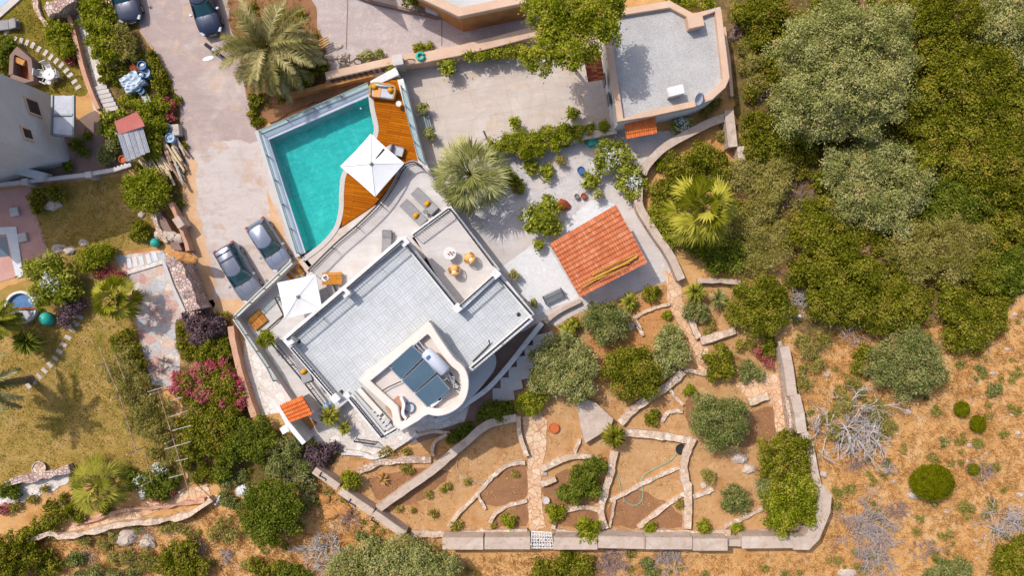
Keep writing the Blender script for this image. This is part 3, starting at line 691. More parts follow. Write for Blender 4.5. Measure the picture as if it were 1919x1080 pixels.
# left side
sheet('lawn', [(-40, 30), (30, -20), (120, -40), (150, 60), (178, 150), (160, 180), (95, 178), (-40, 140)], 2, mt['lawn_green'], .08)
sheet('lawn', [(56, 352), (225, 328), (330, 375), (340, 440), (300, 460), (225, 470), (190, 510), (95, 500), (70, 420)], 2, mt['lawn'], .1)
sheet('lawn', [(-40, 560), (60, 520), (230, 520), (260, 640), (330, 800), (345, 900), (-40, 905)], 2, mt['lawn'], .1)
sheet('pink_paving', [(-40, 362), (56, 350), (72, 416), (96, 490), (80, 505), (-40, 540)], 3, mt['pink_paving'])
sheet('flagstone_path', [(215, 480), (306, 468), (345, 560), (370, 590), (425, 650), (400, 700), (330, 725), (285, 722), (262, 640), (244, 540)], 3, mt['flagstone'], .04)
sheet('stair_path', [(128, -40), (145, -40), (155, 40), (188, 110), (212, 200), (178, 210), (160, 150), (138, 60)], 3, mt['pale_flags'], .03)
sheet('yard_paving', [(97, 250), (180, 205), (260, 310), (180, 326), (-40, 345), (-40, 300)], 1, mt['pathway_dark'], .08)
sheet('rubble_strip', [(462, 620), (485, 640), (540, 745), (528, 775), (480, 780), (455, 700)], 3, mt['pale_flags'], .1)
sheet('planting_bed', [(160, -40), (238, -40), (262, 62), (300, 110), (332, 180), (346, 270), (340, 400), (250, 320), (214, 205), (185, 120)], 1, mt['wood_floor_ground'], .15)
sheet('planting_bed', [(424, -40), (560, -40), (600, 60), (614, 150), (500, 230), (478, 240), (455, 130)], 4, mt['dark_soil'], .12, 2)
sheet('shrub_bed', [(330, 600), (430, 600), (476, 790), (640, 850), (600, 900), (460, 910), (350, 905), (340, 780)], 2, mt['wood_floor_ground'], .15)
sheet('terrace_walk', [(138, 975), (222, 955), (300, 935), (388, 908), (396, 935), (300, 958), (178, 998), (122, 1008)], 3, mt['warm_flags'], .08)
sheet('terrace_walk', [(-40, 925), (40, 905), (130, 880), (132, 905), (40, 945), (-40, 990)], 2, mt['pale_flags'], .15)
sheet('villa_passage', [(1018, 600), (1046, 640), (970, 745), (905, 790), (770, 835), (745, 805), (880, 680)], 4, mt['pathway_dark'])  # ground passage; the villa's shade is put into its brown paving colour
sheet('south_patio', [(560, 832), (600, 788), (655, 735), (720, 800), (800, 770), (885, 745), (870, 790), (800, 812), (770, 828), (700, 862), (640, 850), (595, 838)], 5, mt['pale_flags'], .03)
# crazy paving and stone flag paths of the lower garden
sheet('flag_path', [(978, 782), (1012, 775), (1026, 790), (1022, 850), (1014, 875), (1014, 935), (1022, 990), (992, 998), (988, 900), (990, 855), (984, 830)], 6, mt['warm_flags'], .04)
sheet('flag_path', [(1243, 503), (1262, 515), (1277, 525), (1278, 565), (1303, 612), (1326, 655), (1332, 702), (1312, 702), (1300, 655), (1276, 615), (1250, 568), (1250, 530)], 6, mt['warm_flags'], .04)
sheet('flag_path', [(1378, 722), (1400, 708), (1458, 700), (1478, 812), (1455, 815), (1448, 760), (1435, 748), (1400, 745)], 6, mt['warm_flags'], .05)
sheet('straw_patch', [(1195, 560), (1230, 545), (1262, 590), (1215, 600), (1190, 590)], 4, mt['orange_soil'], .1, 2)

# ------------------------------------------------------------------ villa
ZR = 5.0; ZT = 2.2; ZU = 2.7; ZD = 1.4
def prism_px(pts, z0, z1, zp=None):
    return MB().prism(XY(pts, z1 if zp is None else zp), z0, z1)
ROOF = [(533, 637), (755, 447), (857, 577), (930, 510), (1000, 593), (876, 696), (868, 740), (800, 778), (744, 806), (717, 822), (653, 742), (628, 752)]
TOWER = [(667, 713), (801, 603)]+spline([(801, 603), (845, 668), (868, 690), (876, 718), (869, 750), (848, 770), (820, 779), (795, 774)], 4)[1:]+[(775, 790), (744, 808), (735, 800), (729, 770)]
villa = thing('villa', 'white flat roofed villa with basket weave roof paving and rounded stair tower', 'villa', P(770, 630, 0).to_tuple()[:2]+(0,))
def villa_build():
    prism_px(ROOF, -.05, ZR, ZR+.4).build('wall', mt['white_paint'], villa)
    o = sheet('roof_paving', ROOF, 0, mt['basket_pavers'], z=ZR+.01, kind=None); o.parent = villa; o.location = -Vector(villa.location)
    # parapet kerbs along each roof edge
    E = [[(533, 637), (755, 447)], [(757, 451), (853, 572)], [(862, 578), (930, 514)], [(932, 512), (998, 593)], [(997, 596), (880, 694)], [(538, 641), (628, 748)], [(655, 744), (716, 818)], [(718, 820), (745, 804)], [(632, 754), (655, 740)]]
    for k, e in enumerate(E):
        mb = MB(); ribbon(mb, XY(e, ZR+.4), .36 if k != 6 else .5, ZR-.15, ZR+.36+.004*k); mb.build('parapet', mt['white_paint'], villa, bevel=.03)
    for k, (x, y) in enumerate([(540, 641), (646, 549), (757, 453), (857, 578), (929, 514), (627, 748)]):
        p = P(x, y, ZR+1.2); mb = MB(); mb.box((p.x, p.y, ZR+.5), (.46, .46, 1.1), radians(40.6)); mb.box((p.x, p.y, ZR+1.06), (.52, .52, .06), radians(40.6)); mb.build('corner_pillar', mt['white_paint'], villa, bevel=.02)
    for x, y in ((972, 590), (560, 640), (640, 735)): p = P(x, y, ZR); MB().lathe((p.x, p.y, ZR), [(.14, 0), (.14, .03), (.05, .05)], 12).build('roof_drain', mt['dark_void'], villa)
    MB().tube([P(886, 678, ZR+.1), P(912, 652, ZR+.1), P(918, 645, ZR+.1), P(916, 638, ZR+.4)], .045, 6).build('roof_pipe', mt['black_iron'], villa)
    # stair tower
    prism_px(TOWER, ZR-.02, 6.45, 6.9).build('tower', mt['render_wall'], villa)
    xy = XY(TOWER, 7.0); n = len(xy); cx = sum(p[0] for p in xy)/n; cy = sum(p[1] for p in xy)/n
    mb = MB(); inset = resample([(p[0]+(cx-p[0])*.10, p[1]+(cy-p[1])*.10) for p in xy], .4, True)
    ribbon(mb, inset, .46, 6.4, 6.9, closed=True); mb.build('tower_parapet', mt['tower_cap'], villa, bevel=.03)
    # stair slot beside the tower
    for k, (a, b, wd, z, m) in enumerate([((660, 738), (722, 806), .42, 5.2, 'grey_render'), ((672, 730), (728, 792), .3, 5.35, 'tower_cap'), ((684, 722), (735, 780), .26, 5.2, 'courtyard')]):
        mb = MB(); ribbon(mb, XY([a, b], z), wd, ZR-.1, z); mb.build('roof_step', mt[m], villa)
    for i in range(6):
        p = P(703+i*5.2, 768+i*6.4, 5.3); mb = MB(); mb.box((p.x, p.y, 5.2+.05*i), (.5, .2, .1), radians(40)); mb.build('stair_tread', mt['grey_render'], villa)
    sheet_p = [(722, 765), (745, 742), (758, 750), (752, 770), (762, 786), (744, 796)]
    o = MB().prism(XY(sheet_p, 6.5), 6.4, 6.49).build('tower_hatch', mt['brown_floor'], villa)
    c = P(767, 765, 6.6); MB().lathe(c, [(.36, -.45), (.36, 0), (.33, .02), (.3, .02), (.3, -.2)], 20).build('shaded_opening', mt['blue_plastic'], villa)  # round opening; bluish shade of the paving inside is put into the colour
    mb = MB(); ribbon(mb, XY(spline([(752, 745), (757, 758), (755, 775), (762, 785)], 4), 6.8), .18, 6.4, 6.95); mb.build('curved_screen', mt['white_paint'], villa)
    # rounded lower storey and curved ledge on the stair side
    low = spline([(868, 680), (905, 670), (926, 664), (928, 690), (905, 722), (880, 750), (850, 778), (820, 785)], 5)
    MB().prism(XY(low+[(800, 700)], .9), -.05, .9).build('curved_base', mt['grey_render'], villa)
    def facade(a, b, spots, z=2.6, w_=1.1, h_=1.3):
        p, q = P(*a, ZR+.4), P(*b, ZR+.4); p.z = q.z = 0; u = (q-p).normalized(); n = Vector((u.y, -u.x, 0)); n = n if n.dot((p+q)/2-P(750, 630)) > 0 else -n
        for s in spots:
            c = p.lerp(q, s); ang = atan2(u.y, u.x)
            f = MB().box((c.x+n.x*.02, c.y+n.y*.02, z), (w_+.2, .1, h_+.2), ang).build('window', mt['white_paint'], villa)
            MB().box((c.x+n.x*.05, c.y+n.y*.05, z), (w_, .1, h_), ang).build('pane', mt['car_glass'], f)
    facade((1000, 593), (876, 696), (.25, .7)); facade((930, 510), (1000, 593), (.5,)); facade((533, 637), (628, 752), (.3, .7), 3.4); facade((653, 742), (717, 822), (.5,))
villa_build()
def tower_things():
    z = 7.25
    h = thing('solar_water_heater', 'solar water heater with three dark panels and white tank on the tower', 'solar heater', P(790, 705, 6.15))
    for q in ([(727, 687), (772, 647), (795, 668), (751, 712)], [(753, 714), (797, 672), (818, 699), (775, 737)], [(777, 739), (820, 702), (843, 730), (802, 765)]):
        zs = [6.75, 7.35, 7.35, 6.75]; q = [q[0], q[1], q[2], q[3]]
        vs = [P(x, y, zz) for (x, y), zz in zip(q, zs)]; n = (vs[1]-vs[0]).cross(vs[3]-vs[0]).normalized()
        if n.z < 0: n = -n
        lo = [v-n*.1 for v in vs]; f = [(0, 1, 2, 3), (7, 6, 5, 4)]+[(i, i+4, (i+1) % 4+4, (i+1) % 4) for i in range(4)]
        fr = MB().add(vs+lo, f).build('solar_panel', mt['steel'], h)
        c = sum(vs, Vector())/4; vi = [c+(v-c)*.94+n*.012 for v in vs]
        MB().add(vi+[v-n*.02 for v in vi], f).build('panel_glass', mt['panel_glass'], h)
    a = P(799, 661, 7.3); b = P(834, 696, 7.3); d = (b-a).normalized()
    MB().tube([a-d*.12, a-d*.06, a, b, b+d*.06, b+d*.12], [.2, .33, .4, .4, .33, .2], 18).build('tank', mt['tank_white'], h, smooth=True)
    c = P(803, 670, 7.6); MB().box((c.x, c.y, 7.68), (.3, .2, .12), .7).build('tank_cap', mt['blue_plastic'], h, bevel=.02)
    mb = MB()
    for p0, p1 in (((785, 640), (797, 655)), ((780, 646), (795, 662)), ((785, 640), (776, 648)), ((840, 700), (850, 720)), ((836, 704), (852, 708)), ((850, 720), (860, 725)), ((775, 650), (835, 705)), ((851, 705), (850, 728))):
        mb.tube([P(*p0, 6.9), P(*p1, 6.95)], .05, 6)
    for x, y in ((777, 652), (826, 704), (735, 690), (800, 762)): p = P(x, y, 6.8); mb.tube([(p.x, p.y, 6.15), (p.x, p.y, 6.9)], .04, 6)
    mb.build('support_frame', mt['steel'], h)
    mb = MB()
    for pts in ([(843, 698), (852, 712), (861, 722), (858, 730), (846, 726)], [(838, 712), (846, 722), (856, 716)], [(752, 715), (728, 726), (710, 737)]):
        mb.tube([P(x, y, 6.7) for x, y in pts], .035, 6)
    mb.build('water_pipe', mt['black_iron'], h)
    for (x, y), s in (((818, 754), 1.0), ((832, 742), 1.0)):
        p = P(x, y, 6.7); tag(MB().box((p.x, p.y, 6.66), (.85, .22, .42), radians(38)).build('roof_box', mt['white_paint'], bevel=.03), 'long white box below the solar panels, '+('nearer the round opening' if x < 825 else 'nearer the white tank'), 'box', 'white boxes on the tower')
    mb = MB(); c = P(730, 757, 6.55)
    for k in range(5): mb.tube([c+Vector((.2*cos(t), .2*sin(t), .035*k)) for t in np.linspace(0, 2*pi, 17)], .03, 5)
    tag(mb.build('hose_coil', mt['green_plastic']), 'small coiled green hose in the tower top', 'hose')
tower_things()
# terraces
TL = [(575, 512), (627, 462), (670, 425), (712, 383), (738, 345), (752, 318), (772, 305), (790, 312), (812, 346), (848, 392), (1013, 602), (960, 640), (800, 740), (660, 800), (628, 752), (560, 672), (515, 625), (560, 545)]
terr = thing('terrace', 'pale raised lounge terrace wrapping the villa beside the pool', 'terrace', P(750, 430, 0))
MB().prism(XY([(575, 512), (627, 462), (670, 425), (712, 383)]+spline([(712, 383), (738, 345), (752, 318), (772, 306), (792, 314)], 5)[1:]+[(845, 388), (772, 446), (800, 480), (700, 600), (630, 700), (640, 745), (560, 668), (510, 620), (562, 560)], ZT), -.05, ZT).build('deck_slab', mt['terrace'], terr)
MB().prism(XY([(845, 389), (776, 443), (860, 590), (935, 512)], ZU), -.05, ZU).build('upper_slab', mt['terrace'], terr)
mb = MB(); ribbon(mb, XY([(772, 441), (842, 390)], ZU+.06), .3, ZT, ZU+.06); mb.build('kerb', mt['white_paint'], terr)
mb = MB(); ribbon(mb, XY([(842, 388), (934, 508)], ZU+.1), .26, -.02, ZU+.1); mb.build('kerb', mt['white_paint'], terr)
mb = MB(); ribbon(mb, XY(spline([(575, 510), (627, 460), (670, 423), (712, 381), (738, 343), (752, 315), (773, 303), (793, 312)], 5)+[(845, 387)], ZT+.05), .2, ZT-.2, ZT+.05); mb.build('edge_kerb', mt['curve_coping'], terr)
# lower west terrace
low = thing('lower_terrace', 'sunken pale terrace with a low parapet by the parked cars', 'terrace', P(500, 620, 0))
LT = [(546, 494), (440, 595), (560, 770), (600, 795), (660, 745), (560, 668), (512, 620), (575, 520)]
MB().prism(XY(LT, .9), -.05, .9).build('floor_slab', mt['terrace'], low)
for k, e in enumerate(([(546, 492), (440, 594)], [(439, 597), (556, 772)])):
    mb = MB(); ribbon(mb, XY(e, 1.75+.003*k), .3, -.05, 1.75+.003*k); mb.build('parapet', mt['render_wall'], low)

# railings: posts, rails and one child per baluster
BAL = {}
def railing(label, path, z, h=1.0, gap=.19, smooth=0, name='railing', zend=None, double=True, posts=2.2, group='black iron railings'):
    p = spline(path, smooth) if smooth else path
    xy = XY(p, z+h); base = Vector((xy[0][0], xy[0][1], z)); t = thing(name, label, 'railing', base, 0, group)
    ln = sum(hypot(xy[i+1][0]-xy[i][0], xy[i+1][1]-xy[i][1]) for i in range(len(xy)-1)); gap = max(gap, ln/95)
    for nm, zz, r in (('top_rail', h, .055), ('bottom_rail', .12, .026)):
        MB().tube([(a, b, z+zz) for a, b in xy], r, 6).build(nm, mt['black_iron'], t)
    for nm, step, r in (('baluster', gap, .014), ('post', posts, .035)):
        if r not in BAL:
            me = bpy.data.meshes.new(nm); m = MB().tube([(0, 0, 0), (0, 0, 1)], r, 5); me.from_pydata(m.v, [], m.f); me.update(); me.materials.append(mt['black_iron']); BAL[r] = me
        for q in resample(xy, step)if len(xy) == 2 else even(xy, step):
            o = bpy.data.objects.new(nm, BAL[r]); COL.objects.link(o); o.parent = t; o.location = (q[0]-base.x, q[1]-base.y, 0); o.scale = (1, 1, h)
    return t
def even(xy, step):
    out = [xy[0]]; acc = 0
    for i in range(len(xy)-1):
        a, b = xy[i], xy[i+1]; d = hypot(b[0]-a[0], b[1]-a[1]); pos = 0
        while acc+d-pos >= step:
            pos += step-acc; acc = 0; out.append((a[0]+(b[0]-a[0])*pos/d, a[1]+(b[1]-a[1])*pos/d))
        acc += d-pos
    return out
railing('curving black railing between the lounge terrace and the pool', [(577, 508), (627, 458), (670, 421), (711, 380), (738, 341), (753, 313), (774, 303), (792, 313)], ZT, smooth=5)
railing('straight black railing between the sun loungers and the wicker chairs', [(774, 441), (841, 391)], ZU)
railing('black railing beside the wicker chairs, above the fan palm garden', [(843, 391), (924, 498)], ZU, h=.75)
railing('black railing of the roof edge from the west corner to the pillar by the parasol', [(537, 637), (643, 547)], ZR+.36, h=.85)
railing('black railing of the roof edge from the pillar by the parasol to the north corner', [(650, 541), (754, 451)], ZR+.36, h=.85)
railing('black railing of the roof edge facing the wicker chairs', [(762, 459), (853, 572)], ZR+.36, h=.6)
railing('black railing across the roof corner behind the wicker chairs', [(862, 574), (924, 519)], ZR+.36, h=.85)
railing('black railing of the roof edge above the garden walk, short east side', [(936, 521), (996, 590)], ZR+.36, h=.6)
railing('black railing of the roof edge above the shaded stairs', [(992, 598), (884, 690)], ZR+.36, h=.6)
railing('black railing of the roof edge above the lounger with a yellow cushion', [(545, 652), (623, 743)], ZR+.36, h=.6)
railing('black railing bent round the roof stair corner above the two cycads', [(655, 746), (716, 821), (742, 806)], ZR+.3, h=.5)
railing('long black railing on the lower terrace towards the orange tiled shelter', [(505, 640), (560, 705), (604, 762)], 1.2, h=.9)
railing('short black railing by the potted bush and the white umbrella', [(485, 632), (530, 592)], 1.0, h=.9)
railing('short black railing under the left side of the white umbrella', [(515, 558), (532, 592)], 1.0, h=.9)
railing('free black iron gate panel on the south patio', [(663, 828), (703, 834)], .03, h=1.0, group=None, gap=.13)
def glass_fence(label, path, z, h, seg, post='frame_grey', pw=.03):
    xy = XY(path, z+h); t = thing('glass_balustrade', label, 'balustrade', (xy[0][0], xy[0][1], z), 0, 'glass balustrades')
    pts = []
    for i in range(len(xy)-1):
        q = resample(xy[i:i+2], seg); pts += q if i == 0 else q[1:]
    MB().tube([(a, b, z+h) for a, b in xy], .04, 6).build('top_rail', mt[post], t)
    for a, b in zip(pts, pts[1:]):
        m = MB(); ribbon(m, [(a[0]+(b[0]-a[0])*.04, a[1]+(b[1]-a[1])*.04), (a[0]+(b[0]-a[0])*.96, a[1]+(b[1]-a[1])*.96)], .016, z+.08, z+h-.04); m.build('glass_pane', mt['pane_glass'], t)
    for a in pts: MB().box((a[0], a[1], z+h/2), (.07, .07, h)).build('post', mt[post], t)
    return t
glass_fence('glass balustrade on the parapet between the lower terrace and the cars', [(546, 490), (438, 594)], 1.76, .5, 1.5)
glass_fence('glass balustrade along the lower terrace above the terracotta garden wall', [(438, 598), (500, 690), (512, 715)], 1.76, .5, 1.6)
glass_fence('glass balustrade between the wooden deck and the paved courtyard', [(751, 160), (766, 230), (784, 296)], 1.55, .8, 1.5)
glass_fence('glass balustrade along the two road sides of the swimming pool', [(688, 155), (484, 245), (556, 474)], 1.5, .6, 1.9)

# ------------------------------------------------------------------ pool
pool = thing('swimming_pool', 'turquoise swimming pool with grey coping beside the wooden deck', 'pool', P(590, 320, 0))
def pool_build():
    zc, zw = 1.45, 1.3
    curve = spline([(690, 160), (694, 200), (702, 245), (688, 275), (662, 300), (642, 326), (637, 360), (636, 393), (627, 427), (602, 458), (566, 486)], 5)
    water = [(500, 258), (690, 182)]+[p for p in curve if 182 < p[1] < 470]+[(574, 470)]
    wxy = XY(water, zc)
    # basin: walls and sloping floor
    n = len(wxy); vs = [(x, y, zc) for x, y in wxy]+[(x, y, .12) for x, y in wxy]
    MB().add(vs, [(i, n+i, n+(i+1) % n, (i+1) % n) for i in range(n)]).build('basin', mt['pool_tile'], pool)
    o = sheet('basin_floor', water, 0, mt['pool_tile'], z=.14, kind=None); me = o.data
    # same footprint as the basin rim
    for v, (x, y) in zip(me.vertices, wxy): v.co.x, v.co.y = x, y
    o.parent = pool; o.location = -Vector(pool.location)
    m = MB(); m.add([(x, y, zw) for x, y in wxy], [tuple(range(n))[::-1]]); w = m.build('water', mt['pool_water'], pool)
    out = [(486, 250), (694, 159)]
    m = MB(); ribbon(m, XY([(692, 172), (494, 258), (566, 476)], zc), .56, -.05, zc); m.build('coping', mt['pool_coping'], pool, bevel=.02)
    m = MB(); ribbon(m, XY([(691, 160), (483, 249), (558, 482)], 1.52), .34, -.05, 1.52); m.build('outer_wall', mt['grey_render'], pool, bevel=.02)
    m = MB(); ribbon(m, XY([(a+3, b) for a, b in curve], zc+.03), .34, .1, zc+.03); m.build('curved_coping', mt['curve_coping'], pool)
    c = P(692, 206, zw); MB().lathe((c.x-.6, c.y+.1, zw-.02), [(.05, 0), (.06, .03), (.02, .06)], 10).build('skimmer', mt['white_paint'], pool)
    # shallow end steps
    return curve
CURVE = pool_build()
def deck_build():
    zd = 1.5
    d = thing('wooden_deck', 'orange brown plank deck curving round the pool edge', 'deck', P(730, 240, 0))
    pts = [(p[0]+8, p[1]) for p in CURVE if p[1] < 412]+[(640, 425), (700, 385), (735, 345), (750, 315), (790, 305), (762, 205), (747, 148), (702, 155)]
    MB().prism(XY(pts, zd), -.05, zd).build('planking', mt['deck_planks'], d)
    m = MB(); ribbon(m, XY([(750, 148), (770, 225), (789, 300), (812, 344)], 1.62), .42, -.05, 1.62); m.build('side_wall', mt['white_paint'], d, bevel=.02)
    m = MB(); m.prism(XY([(638, 428), (702, 385), (715, 382), (627, 462), (575, 512), (560, 490), (600, 462), (628, 432)], 1.43), -.05, 1.43); m.build('stone_strip', mt['courtyard'], d)
    m = MB(); m.prism(XY([(693, 152), (742, 125), (748, 140), (700, 162)], 1.6), -.05, 1.6); m.build('planter_ledge', mt['white_paint'], d, bevel=.02)
deck_build()
for i in range(6):
    p = P(536+i*8.0, 527-i*6.6, 1.0+.12*i)
    tag(MB().box((p.x, p.y, .8+.12*i), (.26, .75, .06), radians(40)).build('wooden_step', mt['small_planks'], bevel=.01), 'brown wooden step of the short flight beside the white umbrella', 'step', 'wooden steps by the umbrella')
p = P(482, 600, 1.0); tag(MB().box((p.x, p.y, 1.0), (1.05, 1.15, .16), radians(-50)).build('wooden_platform', mt['small_planks'], bevel=.015), 'low square wooden platform in the corner of the lower terrace', 'platform')
# ------------------------------------------------------------------ other buildings
def tile_roof(name, quad, zs, rows, cols, mat, parent, amp=.05, thick=.08):
    """corrugated clay tiles: quad corners a-b along the ridge, d-c along the eave"""
    a, b, c, d = [P(x, y, z) for (x, y), z in zip(quad, zs)]; mb = MB(); nu, nv = cols*6, rows*3
    n = (b-a).cross(d-a).normalized(); n = n if n.z > 0 else -n; vs = []
    for j in range(nv+1):
        v = j/nv; st = ((v*rows) % 1.0); st = 1.0 if (st < 1e-6 and j) else st
        for i in range(nu+1):
            u = i/nu; q = a.lerp(b, u).lerp(d.lerp(c, u), v)
            h = amp*abs(cos(pi*u*cols))**.7+.075*(st-.5)
            vs.append(q+n*h)
    # duplicate rows make the drop from one course to the next
    W1 = nu+1; fs = [(j*W1+i, j*W1+i+1, (j+1)*W1+i+1, (j+1)*W1+i) for j in range(nv) for i in range(nu)]
    if (vs[fs[0][1]]-vs[fs[0][0]]).cross(vs[fs[0][3]]-vs[fs[0][0]]).z < 0: fs = [f[::-1] for f in fs]
    mb.add(vs, fs); lo = [q-n*thick for q in (a, b, c, d)]
    mb.add([a, b, c, d]+lo, [(7, 6, 5, 4)]+[(i, i+4, (i+1) % 4+4, (i+1) % 4) for i in range(4)])
    o = mb.build(name, mt[mat], parent); rg = np.random.RandomState(rows*100+cols); tl = rg.uniform(0, 1, (rows+1, cols+1))
    T = [float(np.clip(tl[min(int(j/3), rows), min(int((i+3)/6), cols)], 0, 1)) for j in range(nv) for i in range(nu)]+[.5]*5
    at = o.data.attributes.new('tint', 'FLOAT', 'FACE'); at.data.foreach_set('value', np.array(T, dtype=np.float32)); return o
def pavilion():
    t = thing('garden_pavilion', 'open garden pavilion under a large orange clay tile roof', 'pavilion', P(1120, 470, 0))
    tile_roof('roof', [(1030, 457), (1154, 384), (1213, 492), (1087, 557)], [3.0, 3.0, 2.5, 2.5], 13, 28, 'clay_tile', t, .04)
    for x, y in ((1040, 460), (1150, 396), (1202, 488), (1090, 548)):
        p = P(x, y, 2.3); MB().box((p.x, p.y, 1.2), (.22, .22, 2.5), radians(30)).build('post', mt['white_paint'], t)
    m = MB(); m.prism(XY([(1046, 460), (1150, 398), (1196, 484), (1094, 540)], .12), -.02, .12); m.build('floor', mt['pale_concrete'], t)
    q = random.Random(4)
    for k, (a, b, r) in enumerate([((1088, 541), (1195, 479), .05), ((1110, 516), (1190, 477), .045), ((1115, 519), (1194, 482), .04), ((1108, 523), (1180, 492), .03), ((1098, 530), (1186, 487), .035), ((1112, 512), (1165, 488), .025), ((1120, 524), (1175, 500), .03)]):
        z0, z1 = 2.78+.02*k, 2.8+.02*k
        m = MB(); pa, pb = P(*a, z0), P(*b, z1); m.tube([pa, pa.lerp(pb, .5)+Vector((0, 0, q.uniform(-.02, .03))), pb], r, 6)
        tag(m.build('bamboo_pole', mt['bamboo']), 'yellow bamboo pole lying across the orange pavilion roof', 'pole', 'bamboo poles on the tiled roof')
pavilion()
def gatehouse():
    G = [(1137, 70), (1159, 230), (1220, 217), (1302, 200)]+spline([(1302, 200), (1335, 186), (1360, 164), (1366, 148)], 3)[1:]+[(1350, 12), (1300, 25), (1290, 22), (1255, 2), (1130, 22)]
    t = thing('annexe', 'small flat annexe with grey gravel roof and beige parapet', 'building', P(1250, 120, 0))
    MB().prism(XY(G, 3.0), -.05, 2.75).build('wall', mt['white_paint'], t)
    o = sheet('gravel_roof', G, 0, mt['roof_gravel'], z=2.76, kind=None); o.parent = t; o.location = -Vector(t.location)
    xy = XY([(1141, 72), (1163, 225), (1220, 212), (1298, 195), (1332, 181), (1355, 160), (1361, 146), (1346, 18), (1300, 30), (1290, 26), (1255, 7), (1136, 27)], 3.1)
    m = MB(); ribbon(m, xy, .42, 2.6, 3.1, closed=True); m.build('parapet', mt['beige_cap'], t, bevel=.02)
    m = MB(); p = P(1303, 38, 3.5); m.box((p.x, p.y, 3.1), (.95, .85, .8), radians(12)); m.box((p.x, p.y, 3.52), (1.05, .95, .08), radians(12)); m.build('chimney', mt['beige_cap'], t, bevel=.02)
    p = P(1266, 170, 3.6); m = MB(); m.box((p.x, p.y, 3.2), (.95, .5, .85), radians(14)); m.box((p.x, p.y, 3.64), (1.1, .62, .07), radians(14)); m.build('roof_vent', mt['white_paint'], t, bevel=.02)
    for x, y in ((1128, 150), (1136, 185)):
        p = P(x+16, y, 1.6); MB().box((p.x-.42, p.y, 1.5), (.08, .8, 1.0), radians(8)).build('window', mt['car_glass'], t)
    # satellite dish
    d = thing('satellite_dish', 'grey round satellite dish on the annexe roof edge', 'dish', P(1308, 188, 2.76))
    c = P(1310, 186, 3.5); mm = Matrix.Rotation(radians(35), 3, 'Y') @ Matrix.Rotation(radians(20), 3, 'X')
    MB().lathe(c, [(.02, -.1), (.2, -.08), (.35, -.03), (.44, .04), (.45, .05), (.34, -.01), (.2, -.06), (.03, -.08)], 20, mm).build('dish', mt['light_grey_fabric'], d, smooth=True)
    MB().tube([(c.x, c.y, 2.76), (c.x, c.y, 3.42)], .035, 6).build('mast', mt['frame_grey'], d)
    e = c+mm @ Vector((0, 0, .5)); MB().tube([c+mm @ Vector((.4, 0, 0)), e], .02, 5).build('feed_arm', mt['frame_grey'], d)
    # two tiled awnings
    a = tile_roof('tiled_awning', [(1170, 230), (1228, 220), (1231, 249), (1174, 260)], [2.3, 2.3, 1.9, 1.9], 3, 14, 'orange_tile', None, .035)
    tag(a, 'bright orange tiled awning on the south wall of the annexe', 'awning')
    a = tile_roof('tiled_awning', [(1125, 95), (1132, 148), (1102, 153), (1093, 98)], [2.5, 2.5, 2.1, 2.1], 3, 12, 'rust_tile', None, .035)
    tag(a, 'rusty brown tiled awning on the courtyard wall of the annexe', 'awning')
gatehouse()
def top_house():
    t = thing('neighbour_house', 'beige neighbouring house with a terrace parapet at the top edge', 'house', P(860, -60, 0))
    G = [(745, -42), (862, 24), (985, -2), (1010, -90), (700, -120)]
    MB().prism(XY(G, 3.4), -.05, 3.0).build('wall', mt['ochre_plaster'], t)
    o = sheet('terrace_floor', G, 0, mt['grey_render'], z=3.01, kind=None); o.parent = t; o.location = -Vector(t.location)
    m = MB(); ribbon(m, XY([(735, -38), (861, 22), (985, -4)], 3.4), .6, 2.9, 3.4); m.build('parapet', mt['beige_cap'], t, bevel=.03)
    k = XY([(672, -26), (700, 46), (560, -120), (610, -200), (700, -160)], 0)
    wg = XY([(676, -22), (480, -164), (470, -300), (600, -300), (620, -164)], 0)
    MB().prism(wg, -.05, 6).build('wing', mt['render_wall'], t)
    p = P(810, 12, 1.0); tag(MB().box((p.x, p.y, .45), (.95, .6, .9), radians(-20)).build('outdoor_unit', mt['grey_render'], bevel=.04), 'grey box unit standing against the house wall at the top', 'unit')
top_house()
wall('court_wall', 'low dark kerb wall in front of the house at the top', 'wall', [(655, -14), (700, 3), (760, 17), (815, 30), (868, 35)], 5, .35, mt['pathway_dark'])
def left_house():
    t = thing('tall_house', 'tall grey plastered house with two small square windows', 'house', P(40, 260, 0))
    F = XY([(97, 178), (135, 305), (-100, 374), (-100, 150)], 0)
    MB().prism(F, -.05, 9).build('wall', mt['grey_render'], t)
    a = Vector((*F[0], 0)); b = Vector((*F[1], 0)); n = Vector((b.y-a.y, -(b.x-a.x), 0)).normalized()
    n = n if n.x > 0 else -n
    def on_wall(px, py):
        o = Vector((0, 0, H)); d = P(px, py)-o; k = (a-o).dot(n)/d.dot(n); return o+d*k
    u = (b-a).normalized(); ang = atan2(u.y, u.x)
    for (x, y, w_, h_) in ((61, 201, .95, 1.1), (50, 251, .62, .75)):
        p = on_wall(x, y)
        fr = MB().box(p+n*.03, (w_+.3, .1, h_+.3), ang).build('window', mt['beige_cap'], t, bevel=.02)
        MB().box(p+n*.05, (w_, .1, h_), ang).build('pane', mt['dark_void'], fr)
    m = MB(); m.prism(XY([(98, 179), (137, 179), (137, 254), (97, 250)], 2.5), 2.35, 2.5); m.build('porch_roof', mt['light_grey_fabric'], t)
    m = MB()
    for e in ([(137, 178), (137, 255)], [(97, 253), (138, 255)], [(97, 178), (96, 253)], [(98, 215), (137, 215)]): ribbon(m, XY(e, 2.6), .12, 2.4, 2.6)
    m.build('porch_frame', mt['frame_grey'], t)
    m = MB(); m.box(P(62, 326, .9), (2.2, .6, .8), radians(-14)); m.build('store_box', mt['grey_render'], t, bevel=.03)
left_house()
